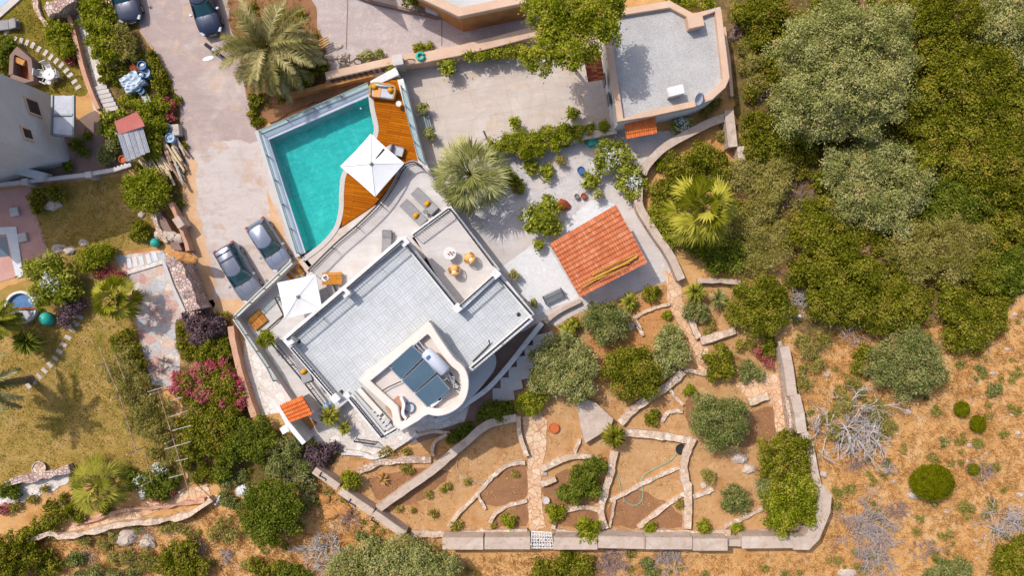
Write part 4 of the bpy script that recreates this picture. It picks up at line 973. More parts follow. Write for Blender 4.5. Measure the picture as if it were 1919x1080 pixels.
def small_shelter():
    t = thing('tiled_shelter', 'small white shelter with a bright orange tiled roof', 'shelter', P(555, 770, 0))
    tile_roof('roof', [(524, 761), (566, 742), (586, 776), (543, 792)], [2.5, 2.5, 2.3, 2.3], 5, 12, 'orange_tile', t, .04)
    m = MB(); ribbon(m, XY([(522, 762), (541, 797), (570, 832)], 2.2), .34, -.05, 2.2); m.build('wall', mt['white_paint'], t, bevel=.02)
    m = MB(); p = P(533, 806, 2.0); m.box((p.x, p.y, 1.0), (.55, .5, 2.0), .5); m.build('pier', mt['white_paint'], t, bevel=.02)
    m = MB(); ribbon(m, XY([(566, 745), (586, 775)], 2.2), .2, -.05, 2.2); m.build('back_wall', mt['render_wall'], t)
small_shelter()

# ------------------------------------------------------------------ walls and garden edges
W = wall
W('boundary_wall', 'beige capped wall between the gravel court and the paved courtyard', 'wall', [(752, 113), (800, 106), (870, 92), (935, 76), (1010, 56)], 20, 1.3, mt['beige_cap'], bevel=.03)
def niche_wall():
    t = thing('niche_wall', 'beige wall with a row of small dark openings below the rubble heap', 'wall', P(680, 130, 0))
    m = MB(); ribbon(m, XY([(610, 142), (742, 112)], 1.3), .55, -.05, 1.3); m.build('wall', mt['beige_cap'], t, bevel=.03)
    m = MB(); ribbon(m, XY([(612, 156), (736, 128)], .75), .5, -.05, .75); m.build('ledge', mt['beige_cap'], t, bevel=.03)
    for i in range(10):
        f = i/9; p = P(622+94*f, 148-21*f, 1.0); MB().box((p.x, p.y-.03, .95), (.17, .34, .34), radians(13)).build('opening', mt['dark_void'], t)
    m = MB(); p = P(745, 112, 1.9); m.box((p.x, p.y, .9), (.62, .62, 1.9), radians(10)); m.box((p.x, p.y, 1.88), (.74, .74, .12), radians(10)); m.build('pier', mt['pale_concrete'], t, bevel=.02)
niche_wall()
W('retaining_wall', 'narrow ochre wall behind the pool under the date palm', 'wall', [(540, 178), (612, 160), (700, 138)], 8, .9, mt['ochre_plaster'], jit=.03)
W('pool_side_bank', 'dark soil bank strip between the ochre wall and the pool', 'bank', [(500, 222), (560, 190), (680, 152)], 22, .25, mt['dark_soil'], jit=.1, crown=.05)
W('courtyard_wall', 'low white wall under the green hedge of the courtyard', 'wall', [(930, 282), (1000, 268), (1090, 256), (1155, 243)], 13, 1.0, mt['courtyard'], jit=.02)
W('drain_bar', 'thin dark bar lying by the fan palm in the courtyard', 'bar', [(906, 245), (915, 264)], 3, .06, mt['black_iron'])
W('curved_wall', 'pale curved wall running from the annexe corner to the scrub', 'wall', [(1204, 326), (1215, 306), (1245, 276), (1290, 250), (1330, 230), (1362, 218)], 15, .9, mt['wall_cap'], smooth=4, jit=.01)
W('curved_wall', 'pale curved wall beside the concrete walk and the tall fan palm', 'wall', [(1197, 348), (1198, 385), (1212, 412), (1232, 443), (1258, 482), (1277, 524)], 15, .9, mt['wall_cap'], smooth=4, jit=.01)
W('boundary_wall', 'stepped concrete wall below the annexe at the wood edge', 'wall', [(1366, 206), (1370, 240), (1374, 275)], 17, 1.1, mt['wall_cap'])
W('boundary_wall', 'short end of the stepped concrete wall, lower down in the scrub', 'wall', [(1388, 274), (1390, 300)], 13, 1.0, mt['wall_cap'])
W('kerb_wall', 'thin beige kerb along the outer foot of the annexe', 'wall', [(1357, 50), (1366, 110), (1372, 180)], 6, .5, mt['beige_cap'])
W('garden_ledge', 'pale ledge wall below the tall fan palm', 'wall', [(1308, 527), (1350, 526), (1396, 531)], 9, .6, mt['wall_cap'], jit=.03)
W('stair_wall', 'long white stair wall along the shaded side of the villa', 'wall', [(1016, 606), (985, 645), (948, 692), (915, 728), (885, 750), (845, 776), (815, 790)], 9, .75, mt['white_paint'], smooth=3)
W('walk_wall', 'low rounded kerb beside the white garden floor and the grill', 'wall', [(1022, 606), (1034, 594), (1055, 580), (1088, 564)], 7, .5, mt['wall_cap'], smooth=3)
for i in range(6):
    a = (1034-i*17, 625+i*20); b = (1006-i*17, 625+i*20)
    pa, pb = P(1038-i*15, 632+i*21), P(1006-i*15, 640+i*20)
    m = MB(); ribbon(m, [(pa.x, pa.y), ((pa.x+pb.x)/2, (pa.y+pb.y)/2-.05), (pb.x-.3, pb.y)], .95, -.02, .55-.08*i)
    tag(m.build('stair_step', mt['grey_render'], bevel=.015), 'broad grey step of the shaded outdoor stair beside the villa', 'step', 'steps of the shaded stair')
W('garden_wall', 'long stone capped wall crossing the lower garden diagonally', 'wall', [(708, 955), (760, 918), (807, 885), (877, 826), (915, 796), (968, 784)], 15, .7, mt['wall_cap'], jit=.03, crown=.03, smooth=3)
W('path_wall', 'short curved wall on the left of the stone flag path', 'wall', [(972, 780), (973, 810), (981, 838), (988, 856)], 8, .5, mt['edge_stone'], jit=.02, smooth=3)
W('patio_edge', 'pale stone edge of the south patio by the gate panel', 'wall', [(640, 848), (680, 852), (702, 858), (740, 838), (780, 812)], 9, .35, mt['pale_flags'], jit=.04, smooth=3)
W('patio_edge', 'thin curved edge ring in the shade of the tower', 'wall', [(778, 818), (800, 812), (822, 810), (845, 814)], 6, .3, mt['edge_stone'], jit=.02, smooth=3)
W('patio_edge', 'thin curved edge around the small bed beside the long diagonal wall', 'wall', [(812, 856), (810, 842), (818, 826), (842, 814)], 6, .35, mt['edge_stone'], jit=.02, smooth=3)
W('bed_edge', 'rough stone edge between the lawn patch and the long diagonal wall', 'wall', [(672, 886), (705, 870), (730, 866), (770, 862), (808, 864)], 11, .3, mt['field_stone'], jit=.06, crown=.05, smooth=3)
def S_wall():
    segs = [((829, 1021), (906, 1021), 'westmost'), ((908, 1019), (994, 1019), 'left of the white gate'), ((1038, 1018), (1120, 1018), 'right of the white gate'), ((1121, 1018), (1209, 1020), 'above the purple dead bush'), ((1210, 1019), (1298, 1019), 'fourth from the rounded corner'), ((1299, 1020), (1364, 1020), 'left of the gap'), ((1391, 1019), (1487, 1018), 'right of the gap')]
    words = ['first block of the concrete south wall, next to the big olive', 'block of the concrete south wall just left of the white iron gate', 'block of the concrete south wall just right of the white iron gate', 'block of the concrete south wall above the purple dead bush', 'block of the concrete south wall below the two garden shrubs', 'block of the concrete south wall just left of the broken gap', 'block of the concrete south wall just right of the broken gap']
    for i, (a, b, _) in enumerate(segs):
        dy = (i % 3)*1.5-1; W('wall_block', words[i], 'wall', [(a[0], a[1]+dy), (b[0], b[1]+dy)], 23, 1.5, mt['wall_cap'], bevel=.03, group='blocks of the south garden wall')
    W('wall_block', 'low broken piece filling the gap of the south garden wall', 'wall', [(1364, 1018), (1390, 1019)], 14, 1.1, mt['wall_cap'], jit=.05)
    W('boundary_wall', 'angled corner stretch of the garden wall beside the big round shrub', 'wall', [(1487, 1019), (1512, 1019), (1524, 1006), (1544, 958), (1546, 932), (1534, 918)], 25, 1.5, mt['wall_cap'])
    W('boundary_wall', 'straight stretch of the east garden wall beside the dead tree', 'wall', [(1534, 918), (1526, 880), (1518, 836), (1508, 812)], 14, 1.3, mt['wall_cap'])
    W('boundary_wall', 'wide upper stretch of the east garden wall beside the flag path', 'wall', [(1503, 812), (1498, 775), (1490, 742)], 19, 1.3, mt['wall_cap'])
    W('boundary_wall', 'topmost stretch of the east garden wall below the big green tree', 'wall', [(1485, 742), (1478, 690), (1470, 650)], 18, 1.2, mt['wall_cap'])
    W('path_kerb', 'narrow raised strip between the flag path and the east garden wall', 'wall', [(1484, 815), (1474, 735), (1462, 640)], 7, .8, mt['field_stone'], jit=.03)
    W('inner_ledge', 'pale stony ledge along the inside of the south garden wall', 'ledge', [(770, 1000), (840, 1004), (905, 1000), (988, 1000)], 12, .35, mt['edge_stone'], jit=.08, crown=.06)
    W('inner_ledge', 'pale stony ledge inside the south wall between the gate and the broken gap', 'ledge', [(1042, 1000), (1130, 1002), (1260, 1001), (1370, 1000)], 11, .35, mt['edge_stone'], jit=.08, crown=.06)
    W('inner_ledge', 'pale stony ledge inside the rounded corner of the garden wall', 'ledge', [(1395, 1002), (1470, 1000), (1504, 992), (1524, 945), (1520, 915)], 12, .35, mt['edge_stone'], jit=.08, crown=.06)
    for k, (a, b, l) in enumerate((((588, 882), (634, 914), 'first concrete section of the southwest wall below the purple shrub'), ((636, 920), (698, 962), 'middle concrete section of the southwest wall with two dark brackets'), ((700, 963), (758, 1004), 'last concrete section of the southwest wall beside the big olive'))):
        W('wall_block', l, 'wall', [a, b], 14, 1.2, mt['wall_cap'], bevel=.02, group='sections of the southwest wall')
    for x, y in ((605, 896), (660, 946), (702, 980)):
        p = P(x, y, 1.3); m = MB(); m.box((p.x, p.y, 1.22), (.5, .07, .1), radians(-30)); m.box((p.x-.2, p.y+.22, 1.22), (.07, .35, .1), radians(-30)); m.box((p.x+.18, p.y-.2, .95), (.06, .08, .6), radians(-30))
        tag(m.build('wall_bracket', mt['black_iron']), 'dark metal bracket clamped on the southwest garden wall', 'bracket', 'brackets on the southwest wall')
S_wall()
ED = [([(840, 988), (860, 962), (888, 934), (918, 900), (947, 874), (984, 868)], 7, 'curving bed edge from the left ledge up to the flag path'),
 ([(896, 928), (902, 942), (910, 956)], 5, 'short spur off the curving bed edge left of the path'),
 ([(918, 982), (930, 963), (958, 947), (988, 940)], 6, 'arched edge of the little bed left of the white gate'),
 ([(1014, 882), (1040, 868), (1078, 856), (1110, 858)], 10, 'broad stone edge right of the path, above the shrubby olive'),
 ([(1014, 909), (1042, 899)], 10, 'short stone edge right of the path beside the planter ring'),
 ([(1037, 993), (1041, 973), (1062, 957), (1094, 952), (1126, 957)], 8, 'arched edge around the dark bed right of the white gate'),
 ([(1152, 846), (1147, 872), (1144, 887), (1130, 938), (1126, 960), (1134, 992)], 13, 'long stone edge running down from the spiky round shrub'),
 ([(1077, 850), (1086, 822)], 7, 'short edge below the flat stone slab'),
 ([(1162, 794), (1178, 778), (1195, 762), (1233, 736), (1262, 716), (1280, 697)], 14, 'pale winding wall below the dense green garden tree'),
 ([(1173, 811), (1233, 817), (1297, 826)], 14, 'level stone wall ending at the coiled hose'),
 ([(1300, 822), (1283, 862), (1284, 900), (1290, 920), (1288, 992)], 14, 'upright stone wall below the round olive'),
 ([(1144, 940), (1214, 903), (1275, 876)], 7, 'thin straight edge crossed by the green hose'),
 ([(1196, 990), (1240, 955), (1282, 926)], 8, 'thin straight edge above the little shrub at the south ledge'),
 ([(1299, 932), (1320, 925), (1337, 917)], 8, 'short edge right of the upright stone wall'),
 ([(1356, 990), (1392, 972), (1430, 954)], 7, 'rough edge beside the small round shrubs near the gap'),
 ([(1241, 792), (1250, 776), (1262, 771), (1280, 772)], 7, 'small looped edge left of the round olive'),
 ([(1251, 724), (1264, 742), (1280, 760)], 6, 'short edge right of the pale winding wall'),
 ([(1281, 695), (1305, 698), (1335, 707)], 6, 'thin edge above the round olive'),
 ([(1404, 755), (1425, 748), (1440, 742)], 13, 'short broad wall at the end of the flag path'),
 ([(1187, 597), (1220, 580), (1256, 570)], 6, 'thin pale edge in the orange bed'),
 ([(1190, 600), (1198, 615), (1206, 630)], 8, 'crumbling short edge in the orange bed'),
 ([(1297, 600), (1302, 616), (1310, 634)], 11, 'short white wall beside the small round tree'),
 ([(1314, 640), (1345, 630), (1378, 620)], 13, 'white slab edge above the small green tree'),
 ([(1152, 935), (1148, 965), (1142, 990)], 5, 'thin upright edge left of the lower hose bed')]
for pth, wd, l in ED:
    W('garden_edge', l, 'edging', pth, wd*1.02, .24 if wd < 10 else .42, mt['edge_stone'], jit=.04, crown=.05, smooth=3, group='stone edges of the lower garden', step=.35)
m = MB(); m.prism(XY([(1081, 754), (1100, 750), (1116, 755), (1150, 786), (1144, 803), (1097, 832), (1088, 800)], .75), -.05, .75); tag(m.build('stone_slab', mt['wall_cap'], bevel=.03), 'large flat concrete slab at the head of the lower garden', 'slab')
# left side walls
W('stair_side_wall', 'long pinkish low wall beside the stepped path near the stepping stones', 'wall', [(128, 28), (140, 70), (152, 120), (165, 160), (176, 188), (184, 204)], 8, .6, mt['terracotta_wall'], smooth=3)
W('rocky_wall', 'thick pale rocky wall at the head of the stepped path', 'wall', [(84, 20), (104, 12), (132, -6), (142, -30)], 22, 1.4, mt['rock_wall'], jit=.1, crown=.1)
W('lawn_edge', 'pale rough stone edge winding down the upper lawn', 'edging', [(62, -10), (68, 15), (76, 32), (88, 48)], 9, .25, mt['field_stone'], jit=.07, crown=.05)
for i in range(6):
    p = P(188+i*4.2, 164+i*8, .2); tag(MB().box((p.x, p.y, .1), (.95, .3, .25), radians(10)).build('path_step', mt['pale_concrete'], bevel=.01), 'pale step of the short flight between the pinkish wall and the blue tarpaulin', 'step', 'steps of the left path')
W('stone_wall', 'thick rocky retaining wall between the flagstone path and the road', 'wall', [(316, 472), (330, 498), (345, 535), (362, 582)], 24, 2.0, mt['rock_wall'], jit=.1, crown=.08)
W('path_channel', 'dark narrow kerb along the flagstone path at the rocky wall', 'kerb', [(306, 490), (322, 535), (345, 585)], 6, .2, mt['grey_render'])
W('trough_wall', 'brown trough between two kerbs above the rocky wall', 'wall', [(290, 398), (310, 425), (333, 472)], 16, .8, mt['pathway_dark'], jit=.05)
W('trough_kerb', 'pale kerb at the lawn side of the brown trough', 'wall', [(284, 398), (297, 430), (312, 455)], 8, 1.0, mt['field_stone'], jit=.05)
W('trough_kerb', 'beige kerb at the road side of the brown trough', 'wall', [(318, 380), (335, 415), (352, 470)], 7, .9, mt['terracotta_wall'], jit=.05)
def lumps(label, pts, z, mat, sd):
    m = MB(); q = random.Random(sd)
    for i, (x, y, r) in enumerate(pts): p = P(x, y, z); m.rock((p.x, p.y, z-.25), (r/S*1.15, r/S*.9), sd+i, q.uniform(.5, .7), 9)
    tag(m.build('rock_mass', mt[mat]), label, 'rock')
lumps('pale rock mass bridging the trough above the turquoise ball', [(296, 440, 9), (308, 440, 10), (320, 443, 11), (332, 446, 10)], 1.0, 'rock_pale', 61)
lumps('tan rock mass on top of the rocky wall by the path steps', [(322, 478, 11), (336, 481, 12), (350, 484, 12), (360, 487, 8)], 2.1, 'ochre_plaster', 71)
W('white_wall_block', 'small pale masonry block at the road above the trough', 'block', [(328, 408), (340, 425)], 14, 1.2, mt['wall_cap'])
W('terracotta_wall', 'curving terracotta coloured wall beside the pink bougainvillea', 'wall', [(432, 612), (438, 650), (447, 690), (462, 740), (476, 782)], 11, .8, mt['terracotta_wall'], jit=.03, smooth=3)
W('terrace_wall', 'long curving stone wall of the terrace at the lower left', 'wall', [(42, 1017), (89, 1003), (122, 1007), (178, 996), (222, 985), (296, 977), (355, 966), (394, 936)], 9, .7, mt['edge_stone'], jit=.09, crown=.08, smooth=3)
W('terrace_wall', 'upper terracotta kerb of the pink terrace walk', 'wall', [(135, 985), (180, 975), (240, 955), (300, 952), (384, 938)], 6, .35, mt['terracotta_wall'], jit=.09, crown=.08, smooth=3)
W('lawn_wall', 'rough brown bank wall under the lower lawn', 'wall', [(-20, 918), (40, 900), (90, 892), (130, 880)], 12, .6, mt['rock_wall'], jit=.12, crown=.1)
W('path_band', 'pale stone kerb at the top of the flagstone path', 'kerb', [(236, 512), (270, 502), (308, 490)], 7, .12, mt['pale_flags'])
def balustrade():
    t = thing('balustrade', 'white balustrade wall with small balusters above the pink paving', 'balustrade', P(120, 330, 0))
    A = [(-40, 350), (45, 341), (160, 328), (215, 318), (245, 308)]
    m = MB(); ribbon(m, XY(A, 1.0), .24, .9, 1.0); m.build('rail', mt['pale_concrete'], t)
    m = MB(); ribbon(m, XY(A, .15), .36, -.05, .15); m.build('plinth', mt['pale_concrete'], t)
    me = bpy.data.meshes.new('baluster'); b = MB().lathe((0, 0, .15), [(.05, 0), (.09, .2), (.04, .5), (.07, .73)], 8); me.from_pydata(b.v, [], b.f); me.update(); me.materials.append(mt['white_paint'])
    for q in even(XY(A, .5), .27)[:95]:
        o = bpy.data.objects.new('baluster', me); COL.objects.link(o); o.parent = t; o.location = (q[0]-t.location.x, q[1]-t.location.y, 0)
    for x, y in ((45, 340), (164, 327)): p = P(x, y, 1.2); MB().box((p.x, p.y, .55), (.45, .45, 1.2), .1).build('pier', mt['pale_concrete'], t, bevel=.02)
balustrade()
# ------------------------------------------------------------------ cars
def head(hx, hy): return atan2(-hy, hx)
def car(label, px, py, hx, hy, paint, L=4.3, Wd=1.8, Hh=1.55, suv=False, group='parked cars'):
    base = P(px, py, .8); base.z = 0
    t = thing('parked_car', label, 'car', (0, 0, 0), 0, group)
    zb = .92 if suv else .85; hw = Wd/2; a = L/2
    # body shell: x stations with half width, sill, belt and top heights
    st = [(-a, .72, .45, .62, .66), (-a+.07, .9, .32, .78, .82), (-a+.3, .97, .26, zb, zb+.02), (-a*.5, 1, .24, zb, zb+.02), (0, 1, .24, zb, zb+.02), (a*.42, 1, .24, zb-.01, zb+.03), (a*.66, .985, .26, zb-.06, zb-.0), (a*.86, .93, .28, zb-.16, zb-.1), (a-.1, .8, .32, zb-.28, zb-.22), (a, .6, .42, zb-.4, zb-.36)]
    prof = lambda w, s, b, tp: [(-w*.9, s), (-w, s+.12), (-w, (s+b)/2+.05), (-w*.965, b-.03), (-w*.88, b), (-w*.72, tp), (-w*.45, tp+.03), (0, tp+.045), (w*.45, tp+.03), (w*.72, tp), (w*.88, b), (w*.965, b-.03), (w, (s+b)/2+.05), (w, s+.12), (w*.9, s)]
    vs = []; n = 15
    for x, wf, s, b, tp in st: vs += [(x, y, z) for y, z in prof(hw*wf, s, b, tp)]
    fs = [(i*n+k, (i+1)*n+k, (i+1)*n+(k+1) % n, i*n+(k+1) % n) for i in range(len(st)-1) for k in range(n)]
    fs += [tuple(range(n)), tuple(range((len(st)-1)*n, len(st)*n))[::-1]]
    body = MB().add(vs, fs).build('body', mt[paint], t, smooth=True)
    # glasshouse
    xr, xf = -a+.16, a*.44; rx, rf = (-a+.3 if suv else -a+.5), a*.1; hb, hr = hw*.9, hw*.7
    def ring(x0, x1, h, z, k=.12): return [(x0, -h+k, z), (x0+k, -h, z), (x1-k*1.2, -h, z), (x1, -h+k*1.6, z), (x1+.06, 0, z), (x1, h-k*1.6, z), (x1-k*1.2, h, z), (x0+k, h, z), (x0, h-k, z), (x0-.03, 0, z)]
    lo, hi = ring(xr, xf, hb, zb-.02, .16), ring(rx, rf, hr, Hh-.06, .14)
    f2 = [(i, (i+1) % 10, 10+(i+1) % 10, 10+i) for i in range(10)]+[tuple(range(10, 20))]
    MB().add(lo+hi, f2).build('windows', mt['car_glass'], t)
    ro, rt = ring(rx-.03, rf+.02, hr+.02, Hh-.07, .16), ring(rx+.1, rf-.1, hr-.09, Hh, .14)
    MB().add(ro+rt, f2+[tuple(range(10))[::-1]]).build('roof', mt[paint], t, bevel=.02, smooth=True)
    for s in (-1, 1):
        m = MB()
        m.tube([(rf-.02, s*(hr-.02), Hh-.05), (xf-.1, s*(hb-.03), zb)], .045, 5)
        m.build('pillar', mt[paint], t); m = MB()
        m.tube([(rx+.02, s*(hr-.03), Hh-.06), (xr+.02, s*(hb-.06), zb)], .07, 5)
        m.build('pillar', mt[paint], t); m = MB()
        m.tube([((rx+rf)/2-.1, s*(hr+.005), Hh-.07), ((xr+xf)/2-.25, s*(hb+.005), zb)], .035, 5)
        m.build('pillar', mt[paint], t)
        MB().box((xf-.32, s*(hw+.1), zb+.09), (.16, .2, .14)).build('mirror', mt[paint], t, bevel=.03)
        c = (a-.2, s*hw*.66, zb-.235); MB().box(c, (.34, .34, .1), -s*.5, 0, .25).build('headlight', mt['lamp_glass'], t, bevel=.03)
        MB().box((-a+.08, s*hw*.8, zb-.1), (.14, .22, .2)).build('taillight', mt['red_plastic'], t, bevel=.02)
        for x in (-a*.6, a*.62):
            rot = Matrix.Rotation(pi/2, 3, 'X')
            wl = MB().lathe((x, s*(hw-.1), .32), [(.2, -.1), (.31, -.1), (.33, -.06), (.33, .06), (.31, .1), (.2, .1)], 18, rot).build('wheel', mt['rubber'], t)
            MB().lathe((x, s*(hw-.1)-s*0, .32), [(.06, -.102), (.2, -.104), (.2, .104), (.06, .102)], 12, rot).build('rim', mt['steel'], wl)
        if suv:
            m = MB(); m.tube([(rx+.1, s*(hr-.06), Hh), (rx+.14, s*(hr-.06), Hh+.06), (rf-.2, s*(hr-.06), Hh+.06), (rf-.14, s*(hr-.06), Hh)], .022, 5); m.build('roof_rail', mt['black_iron'], t)
        m = MB(); m.tube([(xf+.1, s*.45+.1, zb+.035), (xf-.1, s*.2+.1, zb+.12)], .012, 4); m.build('wiper', mt['rubber'], t)
        m = MB(); m.tube([(xf+.12, s*hw*.5, zb+.068), (a*.72, s*hw*.42, zb+.01), (a-.2, s*hw*.34, zb-.155)], .014, 4, False); m.build('bonnet_seam', mt['frame_grey'], t)
    if suv:
        for x in (rx+.35, rx+.85): MB().box((x, 0, Hh+.07), (.05, hr*1.9, .03)).build('crossbar', mt['black_iron'], t)
    else:
        MB().tube([(rx+.2, 0, Hh), (rx+.1, 0, Hh+.07)], .02, 5).build('aerial', mt['rubber'], t)
    MB().box((a-.02, 0, .5), (.06, Wd*.5, .14)).build('grille', mt['rubber'], t)
    MB().box((a-.0, 0, .4), (.06, .5, .11)).build('number_plate', mt['white_paint'], t)
    t.location = base; t.rotation_euler = (0, 0, head(hx, hy))
    return t
car('silver grey estate car with roof rails, parked by the lower terrace', 447, 511, 50, 86, 'car_grey_silver', 4.35, 1.78, 1.62, True)
car('silver hatchback parked against the pool wall', 503, 459, 50, 78, 'car_silver', 3.85, 1.7, 1.5)
car('dark grey car at the top left, only its bonnet in view', 228, -17, .25, .97, 'car_dark', 4.3, 1.8, 1.5)
car('dark blue car parked under the date palm tip at the top', 380, 8, .27, .96, 'car_blue', 4.2, 1.75, 1.5)
# motorbike by the palm
def motorbike():
    t = thing('motorbike', 'black motorbike standing by the road under the date palm', 'motorbike', (0, 0, 0))
    rot = Matrix.Rotation(pi/2, 3, 'X')
    for x in (-.62, .62):
        w_ = MB().lathe((x, 0, .3), [(.22, -.05), (.3, -.05), (.31, 0), (.3, .05), (.22, .05)], 16, rot).build('wheel', mt['rubber'], t)
        MB().lathe((x, 0, .3), [(.04, -.04), (.22, -.03), (.22, .03), (.04, .04)], 10, rot).build('rim', mt['steel'], w_)
    MB().box((.0, 0, .5), (.7, .3, .35)).build('engine', mt['frame_grey'], t, bevel=.05)
    MB().box((.15, 0, .78), (.5, .28, .2)).build('tank', mt['car_dark'], t, bevel=.07)
    MB().box((-.38, 0, .78), (.65, .26, .12)).build('saddle', mt['rubber'], t, bevel=.04)
    MB().tube([(.4, -.38, 1.0), (.5, -.2, 1.0), (.52, 0, .98), (.5, .2, 1.0), (.4, .38, 1.0)], .02, 6).build('handlebar', mt['black_iron'], t)
    m = MB(); m.tube([(.62, .07, .3), (.5, .07, .95)], .025, 6); m.tube([(.62, -.07, .3), (.5, -.07, .95)], .025, 6); m.build('fork', mt['steel'], t)
    p = P(402, 95, .5); t.location = (p.x, p.y, 0); t.rotation_euler = (0, 0, radians(-35))
motorbike()
p = P(390, 109, .05); tag(MB().prism([(p.x+.35*cos(k*pi/6)*1.2, p.y+.16*sin(k*pi/6)+.1*cos(k*pi/6)) for k in range(12)], -.01, .04).build('sheet_scrap', mt['white_fabric']), 'flat white scrap lying on the road by the motorbike', 'scrap')

# ------------------------------------------------------------------ parasols
def parasol(label, corners, z, pole_px=None):
    """square canopy: four sloping panels with a valance, hub, ribs, pole and base"""
    c = sum((P(x, y, z) for x, y in corners), Vector())/4; t = thing('parasol', label, 'parasol', (c.x, c.y, ZD if pole_px else ZT), 0, 'white square parasols')
    zb = ZD+.1 if pole_px else ZT; t.location.z = zb
    C = [P(x, y, z) for x, y in corners]; ap = Vector((c.x, c.y, z+.42)); vs = [ap]; fs = []; N = 8
    for i in range(4):
        a, b = C[i], C[(i+1) % 4]; mid = (a+b)/2; s = len(vs)
        for r in range(1, N+1):
            for k in range(N+1):
                q = a.lerp(b, k/N); f = r/N; w_ = ap.lerp(q, f); sag = -.05*sin(pi*k/N)*f-.03*sin(pi*f)+.012*sin(k*2.1+i)*f
                inn = (c-q); inn.z = 0; w_ += Vector((0, 0, sag))+inn*(.02*sin(pi*k/N)*f); vs.append(w_)
        for k in range(N): fs.append((0, s+k, s+k+1))
        for r in range(N-1):
            for k in range(N): fs.append((s+r*(N+1)+k, s+(r+1)*(N+1)+k, s+(r+1)*(N+1)+k+1, s+r*(N+1)+k+1))
        e = s+(N-1)*(N+1)
        for k in range(N):
            b0 = len(vs); vs += [vs[e+k]-Vector((0, 0, .12)), vs[e+k+1]-Vector((0, 0, .12))]; fs.append((e+k, b0, b0+1, e+k+1))
    MB().add(vs, fs).build('canopy', mt['white_fabric'], t)
    MB().lathe((ap.x, ap.y, ap.z-.03), [(.13, 0), (.14, .03), (.05, .06), (.05, .1), (.02, .12)], 12).build('finial', mt['frame_grey'], t)
    for q in C: MB().tube([ap-Vector((0, 0, .06)), q+Vector((0, 0, .0))-Vector((0, 0, .05))], .02, 5).build('rib', mt['frame_grey'], t)
    for q in C: MB().tube([ap.lerp(q, f)+Vector((0, 0, .012-.03*sin(pi*f))) for f in (.04, .25, .5, .75, .99)], .014, 4).build('seam', mt['light_grey_fabric'], t)
    if pole_px:
        b = P(*pole_px, zb); b.z = zb
        MB().tube([b, b+Vector((0, 0, 1.9))], .06, 8).build('mast', mt['black_iron'], t)
        MB().tube([b+Vector((0, 0, 1.9)), Vector((ap.x, ap.y, z+.3))], .05, 8).build('boom', mt['black_iron'], t)
        MB().tube([b+Vector((0, 0, 1.1)), (b+Vector((0, 0, 1.9))).lerp(Vector((ap.x, ap.y, z+.3)), .5)], .03, 8).build('strut', mt['black_iron'], t)
        MB().box((b.x, b.y, zb+.06), (1.0, 1.0, .12), .6).build('base', mt['grey_render'], t, bevel=.02)
    else:
        MB().tube([(c.x, c.y, zb), ap], .04, 8).build('pole', mt['frame_grey'], t)
        MB().lathe((c.x, c.y, zb), [(.42, 0), (.42, .07), (.1, .1), (.07, .3)], 16).build('base', mt['grey_render'], t)
parasol('large white cantilever parasol between the pool and the wooden deck', [(695, 250), (758, 306), (703, 369), (637, 312)], 3.35, (728, 290))
parasol('white square parasol standing between the pool terrace and the villa roof', [(519, 530), (592, 514), (604, 582), (533, 598)], 4.0)
# ------------------------------------------------------------------ loungers
def lounger_proto(label, cushion=True):
    t = thing('sun_lounger', label, 'sun lounger', (0, 0, 0), 0, 'grey sun loungers')
    MB().box((0, 0, .24), (2.15, .72, .06)).build('frame', mt['dark_wicker'], t, bevel=.015)
    for sx in (-.85, .85):
        for sy in (-.28, .28): MB().box((sx, sy, .12), (.07, .07, .24)).build('leg', mt['dark_wicker'], t)
    MB().box((-.28, 0, .32), (1.5, .7, .1)).build('mattress', mt['grey_fabric'], t, bevel=.03)
    MB().box((.68, 0, .42), (.66, .7, .1), 0, 0, -.3).build('backrest', mt['grey_fabric'], t, bevel=.03)
    MB().box((.35, 0, .375), (.03, .6, .03)).build('seam', mt['dark_wicker'], t)
    if cushion: MB().box((.22, 0, .44), (.34, .42, .14), .2).build('cushion', mt['yellow_fabric'], t, bevel=.06, smooth=True)
    return t
def put(t, px, py, z, ang, zz=None):
    p = P(px, py, z+.3); t.location = (p.x, p.y, z if zz is None else zz); t.rotation_euler = (0, 0, ang); return t
L0 = put(lounger_proto('grey sun lounger with a yellow cushion, the one nearer the fan palm'), 797, 378, ZT, head(43, 44))
def place_copy(root, label, px, py, z, ang):
    p = P(px, py, z+.3); return dup(root, (p.x, p.y, z), ang, label)
place_copy(L0, 'grey sun lounger with a yellow cushion, the one nearer the curving railing', 776, 400, ZT, head(40, 40))
place_copy(L0, 'grey sun lounger with a yellow cushion squeezed beside the southwest roof edge', 568, 691, ZT, head(18, 42))
L1 = put(lounger_proto('single grey sun lounger without a cushion near the north roof corner', False), 725, 453, ZT, head(2, -40)); L1.scale = (.75, .95, 1)
L2 = put(lounger_proto('grey sun lounger half hidden under the right side of the white parasol', False), 609, 553, ZT, head(30, -14)); L2.scale = (.8, 1.3, 1)
